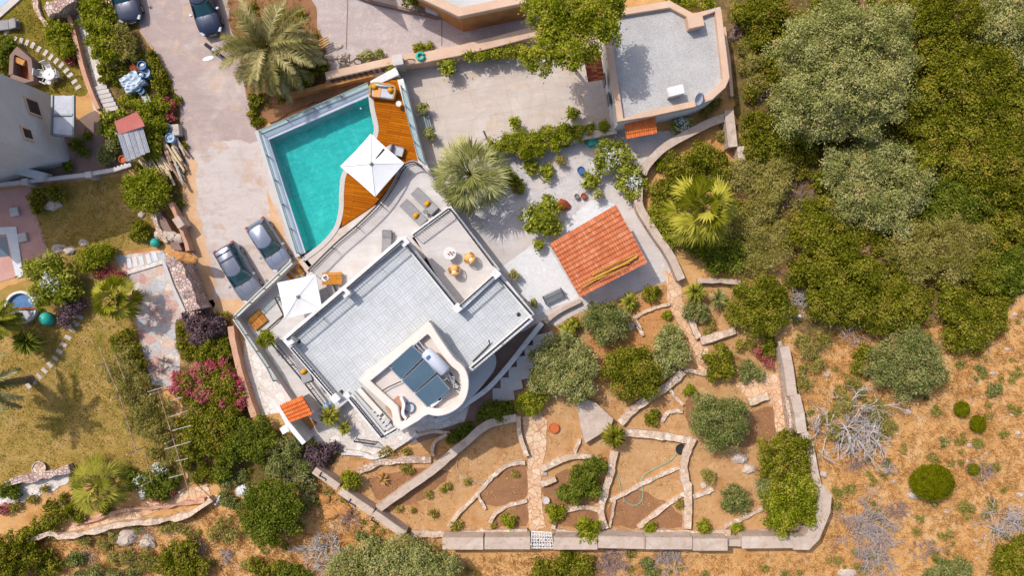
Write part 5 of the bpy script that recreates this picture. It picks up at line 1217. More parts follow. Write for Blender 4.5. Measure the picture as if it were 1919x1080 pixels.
def round_table(label, px, py, z, r, h, mat, items=0):
    p = P(px, py, z+h); t = thing('side_table', label, 'table', (p.x, p.y, z))
    MB().lathe((p.x, p.y, z), [(r*.97, h-.04), (r, h-.03), (r, h-.005), (r*.97, h)], 24).build('table_top', mt[mat], t)
    MB().lathe((p.x, p.y, z), [(r*.5, 0), (r*.5, .02), (.05, .05), (.05, h-.04)], 12).build('pedestal', mt[mat], t)
    for k in range(items):
        c = (p.x-.1+.11*k, p.y+.06*((k % 2)*2-1)+.03, z+h)
        o = MB().lathe(c, [(.045, 0), (.05, .1), (.035, .14), (.04, .15)], 10).build('cup', mt[('terracotta', 'dark_wicker', 'dark_wicker', 'terracotta')[k % 4]])
        tag(o, 'small dark or terracotta cup standing on the round white terrace table', 'cup', 'cups on the round table')
round_table('round white table with small cups between the wicker chairs', 843, 475, ZU, .42, .7, 'white_paint', 4)
round_table('tiny dark round side table between the two sun loungers', 797, 397, ZT, .16, .45, 'frame_grey')
round_table('little round white side table at the daybed on the deck', 747, 194, 1.5, .2, .45, 'white_paint')
def wicker_chair(label):
    t = thing('wicker_chair', label, 'armchair', (0, 0, 0), 0, 'wicker armchairs with peach cushions')
    MB().lathe((0, 0, 0), [(.3, .3), (.36, .32), (.37, .38), (.3, .4)], 20).build('seat', mt['wicker'], t)
    m = MB()
    for k in range(19):
        a = radians(-120+240*k/18)+pi; x0, y0 = .34*cos(a), .34*sin(a); hh = .62+.22*max(0, cos(a-pi))
        m.tube([(x0, y0, .36), (x0*1.18, y0*1.18, hh)], .018, 5)
    m.build('back_slats', mt['wicker'], t)
    MB().tube([(.34*1.18*cos(radians(-120+240*k/18)+pi), .34*1.18*sin(radians(-120+240*k/18)+pi), .62+.22*max(0, cos(radians(-120+240*k/18)))) for k in range(19)], .03, 6).build('back_rail', mt['wicker'], t)
    for k in range(4): a = pi/4+k*pi/2; MB().tube([(.28*cos(a), .28*sin(a), .32), (.32*cos(a), .32*sin(a), 0)], .02, 5).build('leg', mt['wicker'], t)
    MB().box((.04, 0, .45), (.54, .52, .12)).build('seat_cushion', mt['peach_fabric'], t, bevel=.04, smooth=True)
    MB().box((-.26, 0, .66), (.14, .5, .4), 0, 0, -.25).build('back_cushion', mt['peach_fabric'], t, bevel=.04, smooth=True)
    MB().box((-.13, .02, .6), (.1, .3, .26), 0, 0, -.35).build('scatter_cushion', mt['white_fabric'], t, bevel=.04, smooth=True)
    return t
c0 = wicker_chair('wicker armchair with peach cushions, the one nearer the villa roof'); put(c0, 852, 506, ZU, radians(98))
place_copy(c0, 'wicker armchair with peach cushions, the one nearer the garden railing', 880, 484, ZU, radians(140))
def orange_table():
    p = P(622, 522, ZT+.42); t = thing('wooden_table', 'low orange wooden table beside the white parasol', 'table', (p.x, p.y, ZT), 0)
    m = MB()
    for k in range(7): m.box((p.x, p.y-.36+.12*k, ZT+.4), (1.36, .105, .05), .05)
    m.build('table_top', mt['table_planks'], t)
    for x in (-.58, .58):
        for y in (-.32, .32): MB().box((p.x+x, p.y+y, ZT+.19), (.08, .08, .38)).build('leg', mt['table_planks'], t)
    q = P(609, 521, ZT+.46); tag(MB().lathe((q.x, q.y, ZT+.425), [(.24, 0), (.25, .02), (.23, .03), (.02, .03)], 20).build('tray', mt['white_paint']), 'round white tray on the low orange table', 'tray')
    for k, (dx, dy, mm) in enumerate(((.06, .08, 'rubber'), (-.07, .02, 'blue_ceramic'), (.05, -.08, 'dark_wicker'))):
        tag(MB().lathe((q.x+dx, q.y+dy, ZT+.456), [(.05, 0), (.06, .08), (.04, .14), (.045, .15)], 10).build('mug', mt[mm]), ('black jug on the white tray', 'blue mug on the white tray', 'brown mug on the white tray')[k], 'mug', 'mugs on the tray')
orange_table()
def daybed():
    z = 1.5; p = P(717, 172, z+.4); t = thing('daybed', 'wicker daybed with grey mattress and peach throw at the end of the deck', 'sofa', (p.x, p.y, z)); a = radians(-8)
    def loc(x, y, zz): return (p.x+x*cos(a)-y*sin(a), p.y+x*sin(a)+y*cos(a), z+zz)
    MB().box(loc(0, 0, .17), (1.75, .9, .34), a).build('base', mt['wicker'], t, bevel=.06)
    m = MB(); ribbon(m, [loc(x, y, 0)[:2] for x, y in spline([(-.8, -.42), (-.86, .2), (-.7, .46), (0, .52), (.7, .46), (.86, .2), (.82, -.42)], 4)], .12, z+.05, z+.62); m.build('back_frame', mt['wicker'], t)
    MB().box(loc(0, -.02, .41), (1.6, .8, .16), a).build('mattress', mt['light_grey_fabric'], t, bevel=.04)
    MB().box(loc(-.36, -.05, .5), (.52, .78, .04), a).build('throw', mt['orange_fabric'], t, bevel=.01)
    MB().box(loc(0, .36, .56), (1.3, .16, .26), a, .2).build('back_bolster', mt['light_grey_fabric'], t, bevel=.06, smooth=True)
    for x, y, r in ((-.55, .22, .3), (.55, .14, -.6)): MB().box(loc(x, y, .58), (.44, .4, .16), a+r, .3).build('cushion', mt['yellow_fabric'], t, bevel=.07, smooth=True)
daybed()
def deck_chair():
    z = 1.5; p = P(745, 283, z+.4); t = thing('deck_chair', 'grey low chair beside the parasol mast on the deck', 'chair', (0, 0, 0))
    MB().box((0, 0, .3), (.8, .66, .12)).build('seat', mt['light_grey_fabric'], t, bevel=.03); MB().box((-.4, 0, .52), (.12, .66, .46), 0, 0, -.3).build('back', mt['grey_fabric'], t, bevel=.03)
    for x in (-.35, .35):
        for y in (-.3, .3): MB().box((x, y, .13), (.05, .05, .26)).build('leg', mt['black_iron'], t)
    for y in (-.34, .34): MB().tube([(-.4, y, .5), (.35, y, .5), (.36, y, .05)], .02, 5).build('armrest', mt['black_iron'], t)
    t.location = (p.x, p.y, z); t.rotation_euler = (0, 0, radians(-15))
deck_chair()
# ------------------------------------------------------------------ pots and planted pots
def potted(label, px, py, rpx, zb, pot='terracotta', kind='citrus', hp=.4, rp=.24, name='potted_plant', group=None):
    zt = zb+hp+rpx/S*.6; b = P(px, py, zt); t = thing(name, label, 'potted plant', (b.x, b.y, zb), 0, group)
    MB().lathe((b.x, b.y, zb), [(rp*.7, 0), (rp*.95, hp*.85), (rp*1.08, hp*.88), (rp*1.08, hp), (rp*.9, hp), (rp*.88, hp*.85)], 16).build('pot', mt[pot], t)
    SEED[0] += 1; k = rpx/S
    V, T, mn = foliage([(0, 0, hp+k*.7, k, k, k*.8)], kind, SEED[0]); link_mesh('foliage', quads_mesh('foliage', V, T), mt[mn], t)
    MB().tube([(b.x, b.y, zb+hp*.8), (b.x+.02, b.y, zb+hp+k*.7)], .03, 6).build('stem', mt['trunk_bark'], t)
    return t
potted('round bush in a blue pot on the villa terrace by the short railing', 500, 636, 16, ZT-.8, 'blue_ceramic', 'hedge', .45, .32)
potted('leafy citrus in a pot below the boundary wall of the courtyard', 840, 126, 17, 0, 'terracotta', 'citrus', .5, .3)
potted('loose potted shrub alone on the courtyard near the fan palm', 966, 231, 13, 0, 'terracotta', 'citrus', .4, .25)
potted('compact potted shrub on the courtyard near the annexe', 1073, 214, 13, 0, 'terracotta', 'citrus', .4, .25)
potted('dusty round bush in a grey pot behind the deck wall, nearer the gate', 793, 204, 12, 0, 'pale_concrete', 'olive', .4, .28)
potted('dusty round bush in a grey pot behind the deck wall, nearer the fan palm', 806, 250, 12, 0, 'pale_concrete', 'olive', .4, .28)
potted('clipped round bush in a pale pot above the tiled pavilion corner', 1121, 363, 10, 0, 'pale_concrete', 'olive', .5, .32)
potted('small bush in a pot at the corner of the white garden floor', 1008, 460, 11, 0, 'terracotta', 'citrus', .35, .22)
potted('thin shrub in a pot beside the villa on the white garden floor', 963, 515, 10, 0, 'terracotta', 'olive', .4, .2)
potted('reddish potted plant next to the grill', 1001, 568, 9, 0, 'terracotta', 'olive', .4, .2)
potted('plant in a red pot among the gravel near the hedge', 1050, 300, 10, 0, 'terracotta', 'scrub', .4, .25)
def pot(label, px, py, r, h, mat, zb=0, fill='dark_soil', cat='pot', name='garden_pot', group=None):
    b = P(px, py, zb+h); t = thing(name, label, cat, (b.x, b.y, zb), 0, group)
    MB().lathe((b.x, b.y, zb), [(r*.75, 0), (r*.98, h*.8), (r*1.06, h*.9), (r*1.06, h), (r*.9, h), (r*.88, h*.8)], 18).build('body', mt[mat], t)
    MB().lathe((b.x, b.y, zb), [(r*.9, h*.78), (.01, h*.8)], 14).build('filling', mt[fill], t)
pot('dark blue glazed pot standing on the pale gravel walk', 1089, 319, .27, .5, 'blue_ceramic', fill='pale_blue')
pot('first small brown pot beside the pavilion, nearer the wicker ball', 1081, 368, .18, .35, 'dark_wicker')
pot('second small brown pot beside the pavilion, nearer the clipped bush', 1094, 367, .2, .35, 'rust')
pot('large orange terracotta bowl on the dry bed right of the flag path', 1038, 803, .36, .25, 'terracotta', fill='terracotta')
pot('round pale planter ring on the bed left of the shrubby olive', 1023, 939, .26, .3, 'pale_concrete')
pot('small terracotta pot on the lower terrace near the orange tiled shelter', 540, 727, .2, .4, 'terracotta')
pot('terracotta jar beside the white corrugated shed', 229, 298, .26, .6, 'terracotta')
pot('pale ring shaped planter on the bank below the lower lawn', 72, 879, .5, .3, 'field_stone')
pot('dark tyre like basin at the end of the level stone wall', 1276, 843, .36, .25, 'rubber')
b = P(613, 762, 1.3); tag(MB().lathe((b.x, b.y, .0), [(.2, 0), (.34, .25), (.42, .55), (.34, .9), (.2, 1.1), (.05, 1.15)], 18).build('glazed_ball', mt['pale_blue'], smooth=True), 'round pale blue glazed ball behind the two cycads', 'ornament')
for lab, x, y, r, mat, z in (('turquoise ball leaning by the trough rocks on the lawn', 291, 455, .33, 'turquoise', 0), ('patterned turquoise ball beside the round paddling pool', 88, 598, .5, 'turquoise', 0)):
    b = P(x, y, r); tag(MB().lathe((b.x, b.y, z), [(.02, 0), (r*.6, r*.2), (r*.92, r*.6), (r, r), (r*.92, r*1.4), (r*.6, r*1.8), (.02, r*2)], 20).build('ball', mt[mat], smooth=True), lab, 'ball')
m = MB(); b = P(788, 105, 1.42)
m.tube([b+Vector((.24*cos(t), .24*sin(t), 0)) for t in np.linspace(.5, 2*pi, 18)], .1, 8); tag(m.build('hose_ring', mt['turquoise'], smooth=True), 'turquoise ring lying on top of the beige boundary wall', 'ring')
b = P(1055, 384, .5); tag(MB().rock((b.x, b.y, .15), (.5, .45), 3, .9, 10).build('stump', mt['rust']), 'brown rounded stump on the gravel beside the pavilion', 'stump')
b = P(1110, 266, .4); m = MB(); m.box((b.x, b.y, .25), (.7, .5, .5), .3); m.box((b.x-.4, b.y+.1, .12), (.3, .4, .24), .8); tag(m.build('plastic_tub', mt['turquoise'], bevel=.05), 'turquoise plastic tubs beside the hedge and the annexe', 'tub')
def grill():
    p = P(1038, 556, .8); t = thing('garden_swing_seat', 'grey metal garden bench on the white floor below the pavilion', 'bench', (0, 0, 0))
    m = MB()
    for k in range(6): m.box((0, -.25+.1*k, .45), (1.5, .08, .04))
    m.build('seat', mt['frame_grey'], t)
    m = MB()
    for k in range(9): m.box((-.68+.17*k, .36, .72), (.05, .03, .5), 0, -.2)
    m.box((0, .4, .97), (1.5, .05, .06)); m.build('back', mt['light_grey_fabric'], t)
    for s in (-1, 1):
        MB().box((s*.72, 0, .62), (.06, .6, .05)).build('armrest', mt['black_iron'], t)
        for y in (-.28, .28): MB().box((s*.72, y, .3), (.05, .05, .62)).build('leg', mt['black_iron'], t)
    t.location = (p.x, p.y, 0); t.rotation_euler = (0, 0, radians(25))
grill()
def slat_bench():
    p = P(797, 228, .45); t = thing('slat_bench', 'dark slatted bench against the deck wall between two round bushes', 'bench', (0, 0, 0))
    m = MB()
    for k in range(5): m.box((-.3+.15*k, 0, .42), (.1, 1.0, .05))
    m.build('seat', mt['frame_grey'], t)
    for x in (-.28, .28):
        for y in (-.42, .42): MB().box((x, y, .2), (.07, .07, .4)).build('leg', mt['frame_grey'], t)
    t.location = (p.x, p.y, 0); t.rotation_euler = (0, 0, radians(15))
slat_bench()
def lattice_gate():
    a, b = P(757, 116, 1.3), P(778, 112, 1.3); t = thing('lattice_gate', 'black iron lattice gate with a rounded top by the courtyard pillar', 'gate', (a.x, a.y, 0))
    a.z = b.z = 0; u = b-a; pt = lambda s, z: a+u*s+Vector((0, 0, z))
    MB().tube([pt(0, .05), pt(0, 1.2), pt(.1, 1.45), pt(.3, 1.62), pt(.5, 1.68), pt(.7, 1.62), pt(.9, 1.45), pt(1, 1.2), pt(1, .05), pt(0, .05)], .03, 6).build('frame', mt['black_iron'], t)
    m = MB()
    for k in range(1, 8): m.tube([pt(k/8, .05), pt(k/8, 1.2+.45*sin(pi*k/8))], .014, 4)
    for z in (.4, .8, 1.2): m.tube([pt(0, z), pt(1, z)], .014, 4)
    for k in range(4):
        for z in (.6, 1.0): m.tube([pt(.2+.2*k+.08*cos(s), z+.14*sin(s)) for s in np.linspace(0, 6.28, 9)], .012, 4)
    m.build('lattice', mt['black_iron'], t)
    MB().prism([tuple((a+u*s)[:2]) for s in (.0, .45)]+[tuple((a+u*s+Vector((0, .03, 0)))[:2]) for s in (.45, 0)], .06, .9).build('sheet_panel', mt['black_iron'], t)
lattice_gate()
def white_gate():
    t = thing('white_gate', 'white wrought iron gate lying open over the south wall gap', 'gate', P(1016, 1014, 0)); z = 1.3
    m = MB(); q = [(997, 997), (1033, 999), (1037, 1028), (996, 1028)]
    m.tube([P(x, y, z) for x, y in q+q[:1]], .05, 6); m.build('frame', mt['white_paint'], t)
    m = MB()
    for k in range(1, 8): m.tube([P(997+36*k/8, 997+2*k/8, z), P(996+41*k/8, 1028, z)], .028, 5)
    for k in range(1, 5): m.tube([P(996.5, 997+31*k/5, z), P(1034+3*k/5, 999+29*k/5, z)], .028, 5)
    for k in range(5):
        for y in (1004, 1013, 1022):
            c = P(1002+7*k, y, z+.03); m.tube([c+Vector((.11*cos(s), .11*sin(s), 0)) for s in np.linspace(0, 6.28, 9)], .024, 4)
    m.build('scrollwork', mt['white_paint'], t)
    for x in (994, 1038): p = P(x, 1014, .7); MB().box((p.x, p.y, .7), (.12, .12, 1.5)).build('post', mt['white_paint'], t)
white_gate()
def hose(label, pts, mat):
    p = spline(pts, 6); tag(MB().tube([P(x, y, .06) for x, y in p], .035, 5).build('garden_hose', mt[mat]), label, 'hose')
hose('pale green hose looping across the bed below the tyre basin', [(1268, 850), (1255, 865), (1225, 880), (1205, 895), (1205, 920), (1203, 938), (1190, 948), (1172, 940), (1164, 920), (1160, 900), (1152, 886)], 'hose_green')
hose('grey hose looping over the large bare bed left of the flag path', [(858, 862), (856, 876), (866, 892), (884, 901), (905, 902), (924, 892), (940, 876), (962, 865), (984, 862)], 'hose_grey')
# ------------------------------------------------------------------ left garden things
def stepping(pts, lab, grp, wx=.5, wy=.3, mat='pale_concrete'):
    for i, (x, y) in enumerate(pts):
        a = pts[max(0, i-1)]; b = pts[min(len(pts)-1, i+1)]; p = P(x, y); tag(MB().box((p.x, p.y, .02), (wy, wx, .07), head(b[0]-a[0], b[1]-a[1])).build('stepping_stone', mt[mat], bevel=.015), lab, 'stepping stone', grp)
stepping([(13, 60), (28, 74), (40, 77), (51, 80), (62, 85), (73, 92), (86, 99), (96, 107), (106, 114), (116, 122), (125, 132), (132, 141), (140, 153), (147, 164)], 'pale stepping stone in the curved row across the upper lawn', 'stepping stones of the upper lawn', .46, .27)
stepping([(150, 594), (143, 606), (136, 618), (128, 633), (120, 646), (112, 659), (104, 672), (94, 684), (84, 695), (74, 706), (64, 715), (54, 723)], 'tan stepping stone in the straight row across the lower lawn', 'stepping stones of the lower lawn', .5, .28, 'courtyard')
stepping([(243, 494), (254, 491), (266, 489), (279, 485), (291, 481)], 'white slab of the short row at the top of the flagstone path', 'white slabs on the flagstone path', .7, .32, 'white_floor')
def white_set():
    c = P(92, 139, .7); t = thing('garden_table', 'round white garden table on the upper lawn', 'table', (c.x, c.y, 0))
    MB().lathe((c.x, c.y, 0), [(.4, .68), (.42, .7), (.4, .72), (.05, .72)], 22).build('table_top', mt['white_paint'], t)
    for k in range(4): a = k*pi/2+.5; MB().tube([(c.x+.1*cos(a), c.y+.1*sin(a), .68), (c.x+.34*cos(a), c.y+.34*sin(a), 0)], .025, 5).build('leg', mt['white_paint'], t)
    MB().lathe((c.x, c.y, .721), [(.07, 0), (.07, .03), (.05, .04)], 12).build('hole_ring', mt['grey_render'], t)
    ch = thing('garden_chair', 'white garden chair, left of the round table', 'chair', (0, 0, 0), 0, 'white garden chairs')
    MB().box((0, 0, .43), (.46, .46, .05)).build('seat', mt['white_paint'], ch, bevel=.02)
    m = MB()
    for k in range(5): m.box((-.25, -.18+.09*k, .68), (.03, .05, .5), 0, 0, -.15)
    m.box((-.3, 0, .92), (.04, .48, .08)); m.build('back', mt['white_paint'], ch)
    for s in (-1, 1): MB().tube([(-.24, s*.25, .45), (-.2, s*.26, .64), (.2, s*.26, .64), (.22, s*.24, 0)], .022, 5).build('armrest', mt['white_paint'], ch)
    for sx in (-.2, .2):
        for sy in (-.2, .2): MB().box((sx, sy, .21), (.05, .05, .42)).build('leg', mt['white_paint'], ch)
    for k, (lab, x, y) in enumerate((('white garden chair, left of the round table', 79, 139), ('white garden chair, on the wall side of the round table towards the stepping stones', 91, 126), ('white garden chair, right of the round table', 106, 140), ('white garden chair, between the round table and the tall house', 92, 152))):
        p = P(x, y, .4); ang = atan2(c.y-p.y, c.x-p.x)
        if k == 0: ch.location = (p.x, p.y, 0); ch.rotation_euler = (0, 0, ang)
        else: dup(ch, (p.x, p.y, 0), ang, lab)
white_set()
def oven():
    t = thing('barbecue_pit', 'brown walled sunken nook beside the tall house', 'barbecue', P(38, 125, 0))
    m = MB(); ribbon(m, XY([(20, 140), (22, 104), (30, 94), (55, 112), (59, 150), (46, 151), (20, 142)], .9), .3, -.05, .9); m.build('wall', mt['pathway_dark'], t)
    m = MB(); m.prism(XY([(24, 138), (26, 108), (52, 118), (54, 148)], .1), -.02, .1); m.build('floor', mt['rust'], t)
    m = MB(); p = P(36, 114, .7); m.box((p.x, p.y, .4), (.9, .4, .75), -.4); m.build('hearth', mt['ochre_plaster'], t, bevel=.04)
oven()
p = P(6, 46, .4); t = lounger_proto('dark grey sun lounger cut by the left edge beside the upper pool', False); t.location = (p.x, p.y, 0); t.rotation_euler = (0, 0, radians(6))
np_ = thing('neighbour_pool', 'corner of a blue swimming pool at the top left', 'pool', P(5, 5, 0))
MB().prism(XY([(-60, -40), (52, -14), (36, 0), (0, 32), (-60, 80)], .12), -.02, .12).build('coping', mt['pale_concrete'], np_)
MB().prism(XY([(-60, -40), (24, -6), (-60, 58)], .13), .0, .13).build('water', mt['pale_blue'], np_)
sp = thing('small_pool', 'small dark pool with a white coping at the left edge', 'pool', P(5, 460, 0))
m = MB(); ribbon(m, XY([(-30, 434), (21, 432), (37, 520)], .1), .52, -.02, .1); m.build('coping', mt['white_floor'], sp)
MB().prism(XY([(-30, 446), (11, 444), (18, 480), (-30, 486)], .03), -.02, .03).build('water', mt['panel_glass'], sp)
for l, (x, y) in (('pale square slab on the pink paving nearer the balustrade', (26, 397)), ('pale square slab on the pink paving nearer the small dark pool', (41, 445))):
    p = P(x, y, .25); tag(MB().box((p.x, p.y, .12), (.62, .62, .26), radians(12)).build('paving_block', mt['pale_concrete'], bevel=.02), l, 'slab', 'square slabs on the pink paving')
def paddling():
    t = thing('paddling_pool', 'round white paddling pool with blue inside near the left edge', 'paddling pool', P(38, 576, 0)); c = P(38, 576, .4)
    MB().lathe((c.x, c.y, 0), [(1.12, 0), (1.2, .2), (1.16, .42), (1.0, .42), (.98, .1)], 28).build('rim', mt['white_paint'], t)
    MB().lathe((c.x, c.y, 0), [(1.0, .18), (.02, .2)], 24).build('water', mt['blue_plastic'], t)
    m = MB(); m.box((c.x, c.y-.1, .5), (2.7, .16, .1), .03); tag(m.build('plank', mt['rust']), 'dark reddish plank lying across the round paddling pool', 'plank')
    m = MB(); m.prism([(c.x+.95*cos(s), c.y-.15+.95*sin(s)) for s in np.linspace(-pi+.1, -.1, 14)], .43, .47); tag(m.build('pool_cover', mt['light_grey_fabric']), 'pale half cover over the lower side of the round paddling pool', 'cover')
paddling()
def red_shed():
    t = thing('lean_to', 'little lean-to with a red felt roof and white corrugated sheets', 'shed', P(245, 260, 0))
    vs = [P(214, 228, 2.0), P(256, 209, 2.2), P(268, 228, 2.1), P(271, 236, 2.0), P(222, 252, 1.8)]
    lo = [v-Vector((0, 0, .06)) for v in vs]; n = 5
    MB().add(vs+lo, [tuple(range(5)), tuple(range(5, 10))[::-1]]+[(i, i+5, (i+1) % 5+5, (i+1) % 5) for i in range(5)]).build('felt_roof', mt['red_felt'], t)
    for i in range(5):
        a = P(224+9.6*i, 249-3.2*i, 1.8); b = P(241+9*i, 302-4*i, 1.5); m = MB(); d = (b-a); s = Vector((-d.y, d.x, 0)).normalized()*.17
        pts = []
        for k in range(7):
            f = k/6-.5; o = s*2*f+Vector((0, 0, .035*cos(k*pi))); pts += [a+o, b+o]
        m.add(pts, [(2*k, 2*k+1, 2*k+3, 2*k+2) for k in range(6)]); m.build('corrugated_sheet', mt['corrugated' if i % 2 else 'light_grey_fabric'], t)
    for x, y in ((218, 250), (266, 236), (238, 300)): p = P(x, y, 1.4); MB().box((p.x, p.y, .7), (.1, .1, 1.5)).build('post', mt['dead_wood'], t)
red_shed()
def clutter():
    q = random.Random(9)
    vs = []; cs = [P(222, 148, 1.1), P(252, 130, 1.2), P(268, 152, .9), P(238, 176, .7)]; N = 8; m = MB()
    for j in range(N+1):
        for i in range(N+1):
            v = cs[0].lerp(cs[1], i/N).lerp(cs[3].lerp(cs[2], i/N), j/N); v.z += q.uniform(-.09, .09); vs.append(v)
    m.add(vs, [(j*(N+1)+i, j*(N+1)+i+1, (j+1)*(N+1)+i+1, (j+1)*(N+1)+i) for j in range(N) for i in range(N)])
    m.prism([tuple(c[:2]) for c in cs], -.02, .55); tag(m.build('tarpaulin', mt['tarp']), 'crumpled pale blue tarpaulin over a heap by the road', 'tarpaulin')
    for i, (x, y, r, h, mm, l) in enumerate(((265, 122, .32, .8, 'blue_plastic', 'blue drum at the top of the tarpaulin heap'), (272, 136, .34, .6, 'pale_blue', 'pale blue drum right of the tarpaulin heap'), (262, 140, .28, .7, 'blue_plastic', 'blue drum between the tarpaulin and the pale drum'), (256, 163, .3, .6, 'pale_blue', 'pale blue bucket under the tarpaulin corner'), (264, 170, .25, .5, 'blue_plastic', 'blue bucket near the dark mat'), (312, 240, .36, .7, 'blue_plastic', 'blue drum at the upper end of the log pile'), (318, 258, .34, .7, 'pale_blue', 'pale blue tub at the end of the log pile'))):
        p = P(x, y, h); t = thing('drum', l, 'drum', (p.x, p.y, 0), 0, 'blue drums and buckets'); MB().lathe((p.x, p.y, 0), [(r*.9, 0), (r, h*.3), (r*.96, h*.35), (r, h*.7), (r, h), (r*.88, h), (r*.86, h*.85)], 16).build('body', mt[mm], t)
        MB().lathe((p.x, p.y, 0), [(r*.87, h*.84), (.01, h*.86)], 12).build('inside', mt['panel_glass'], t)
    p = P(273, 183, .3); tag(MB().box((p.x, p.y, .16), (.5, .95, .3), .5).build('crate', mt['frame_grey'], bevel=.03), 'dark crate on the sandy strip below the tarpaulin heap', 'crate')
    p = P(328, 243, .6); tag(MB().box((p.x, p.y, .3), (.55, .8, .6), .1).build('cardboard_box', mt['courtyard'], bevel=.03), 'cream box beside the blue drum at the log pile', 'box')
    p = P(246, 124, .5); tag(MB().rock((p.x, p.y, .1), (.36, .3), 5, .8).build('clay_jar', mt['terracotta']), 'rusty orange jar above the tarpaulin heap', 'jar')
    for i in range(56):
        x = q.uniform(302, 340); y = q.uniform(268, 330); a = radians(-62+q.uniform(-9, 9)); L = q.uniform(1.2, 2.3); z = q.uniform(.08, .5)
        if i > 46: x, y, a = q.uniform(276, 300), q.uniform(305, 322), radians(-50+q.uniform(-10, 10))
        p = P(x, y, z); d = Vector((cos(a), sin(a), 0))*L/2
        tag(MB().tube([p-d, p+Vector((0, 0, q.uniform(-.02, .04))), p+d], q.uniform(.05, .1), 7).build('log', mt[('log_wood', 'dead_wood', 'pale_wood', 'pale_wood')[i % 4]]), 'weathered log in the long timber pile along the road', 'log', 'logs of the timber pile')
    for k in range(4):
        a, b = P(590+k*2.2, 80+k*4.2, .5), P(614+k*1.5, 69+k*4, .5); tag(MB().tube([a, b], .055, 6).build('bamboo_pole', mt['bamboo']), 'short yellow pole of the bundle right of the date palm', 'pole', 'yellow poles by the date palm')
    for k in range(14):
        x, y = q.uniform(600, 665), q.uniform(86, 120); y = y if x < 640 else q.uniform(102, 122); r = q.uniform(.16, .4); p = P(x, y)
        tag(MB().rock((p.x, p.y, .02), (r, r*.8), k, .6).build('rubble_stone', mt['rock_pale']), 'whitish broken stone of the rubble heap beside the date palm', 'stone', 'rubble by the date palm')
    m = MB(); p = P(652, 113, .9)
    m.tube([p+Vector((-.6, .1, -.5)), p+Vector((.1, -.1, -.1)), p+Vector((.7, .3, -.4))], .03, 5); m.tube([p+Vector((0, .5, -.5)), p+Vector((.15, -.3, .1))], .03, 5)
    for s in (-.55, .6): m.tube([p+Vector((s+.3*cos(v), .1+.12*sin(v), -.5+.3*sin(v))) for v in np.linspace(0, 6.28, 13)], .025, 5)
    tag(m.build('old_bicycle', mt['black_iron']), 'old dark bicycle frame leaning on the rubble heap', 'bicycle')
clutter()
def pergola():
    t = thing('pergola', 'pale slender pergola frame over the planted slope at the lower left', 'pergola', P(290, 800, 0)); z = 2.4
    for a, b in (((196, 680), (228, 748)), ((222, 735), (256, 848)), ((272, 847), (284, 905)), ((296, 730), (324, 822)), ((320, 808), (353, 918)), ((186, 650), (206, 700)), ((216, 665), (234, 712))):
        MB().tube([P(*a, z), P(*b, z)], .04, 6).build('beam', mt['log_wood'], t)
    for a, b in (((276, 735), (322, 722)), ((320, 752), (342, 745)), ((318, 782), (352, 770)), ((322, 808), (358, 798)), ((308, 843), (358, 828)), ((316, 897), (345, 889)), ((330, 865), (352, 860))):
        MB().tube([P(*a, z+.06), P(*b, z+.06)], .028, 5).build('crossbar', mt['dead_wood'], t)
    for x, y in ((298, 735), (325, 825), (351, 914), (226, 745), (255, 845), (283, 902), (196, 682)): p = P(x, y, 1.2); MB().tube([(p.x, p.y, -.05), (p.x, p.y, z)], .05, 6).build('post', mt['pale_wood'], t)
pergola()
m = MB()
for a, b in (((405, 930), (412, 944)), ((412, 930), (404, 948)), ((403, 946), (414, 947))): m.tube([P(*a, .8), P(*b, .1)], .05, 5)
tag(m.build('trestle', mt['white_paint']), 'small white trestle at the right end of the terrace wall', 'trestle')
p = P(452, 921, .3); tag(MB().rock((p.x, p.y, .0), (.55, .5), 12, .5, 9).build('white_heap', mt['white_floor']), 'white heap among the evergreens left of the round dark tree', 'heap')
p = P(1501, 593, .4); tag(MB().rock((p.x, p.y, .05), (.18, .15), 14, .7, 9).build('white_bag', mt['white_fabric']), 'small white bag among the grey brushwood', 'bag')
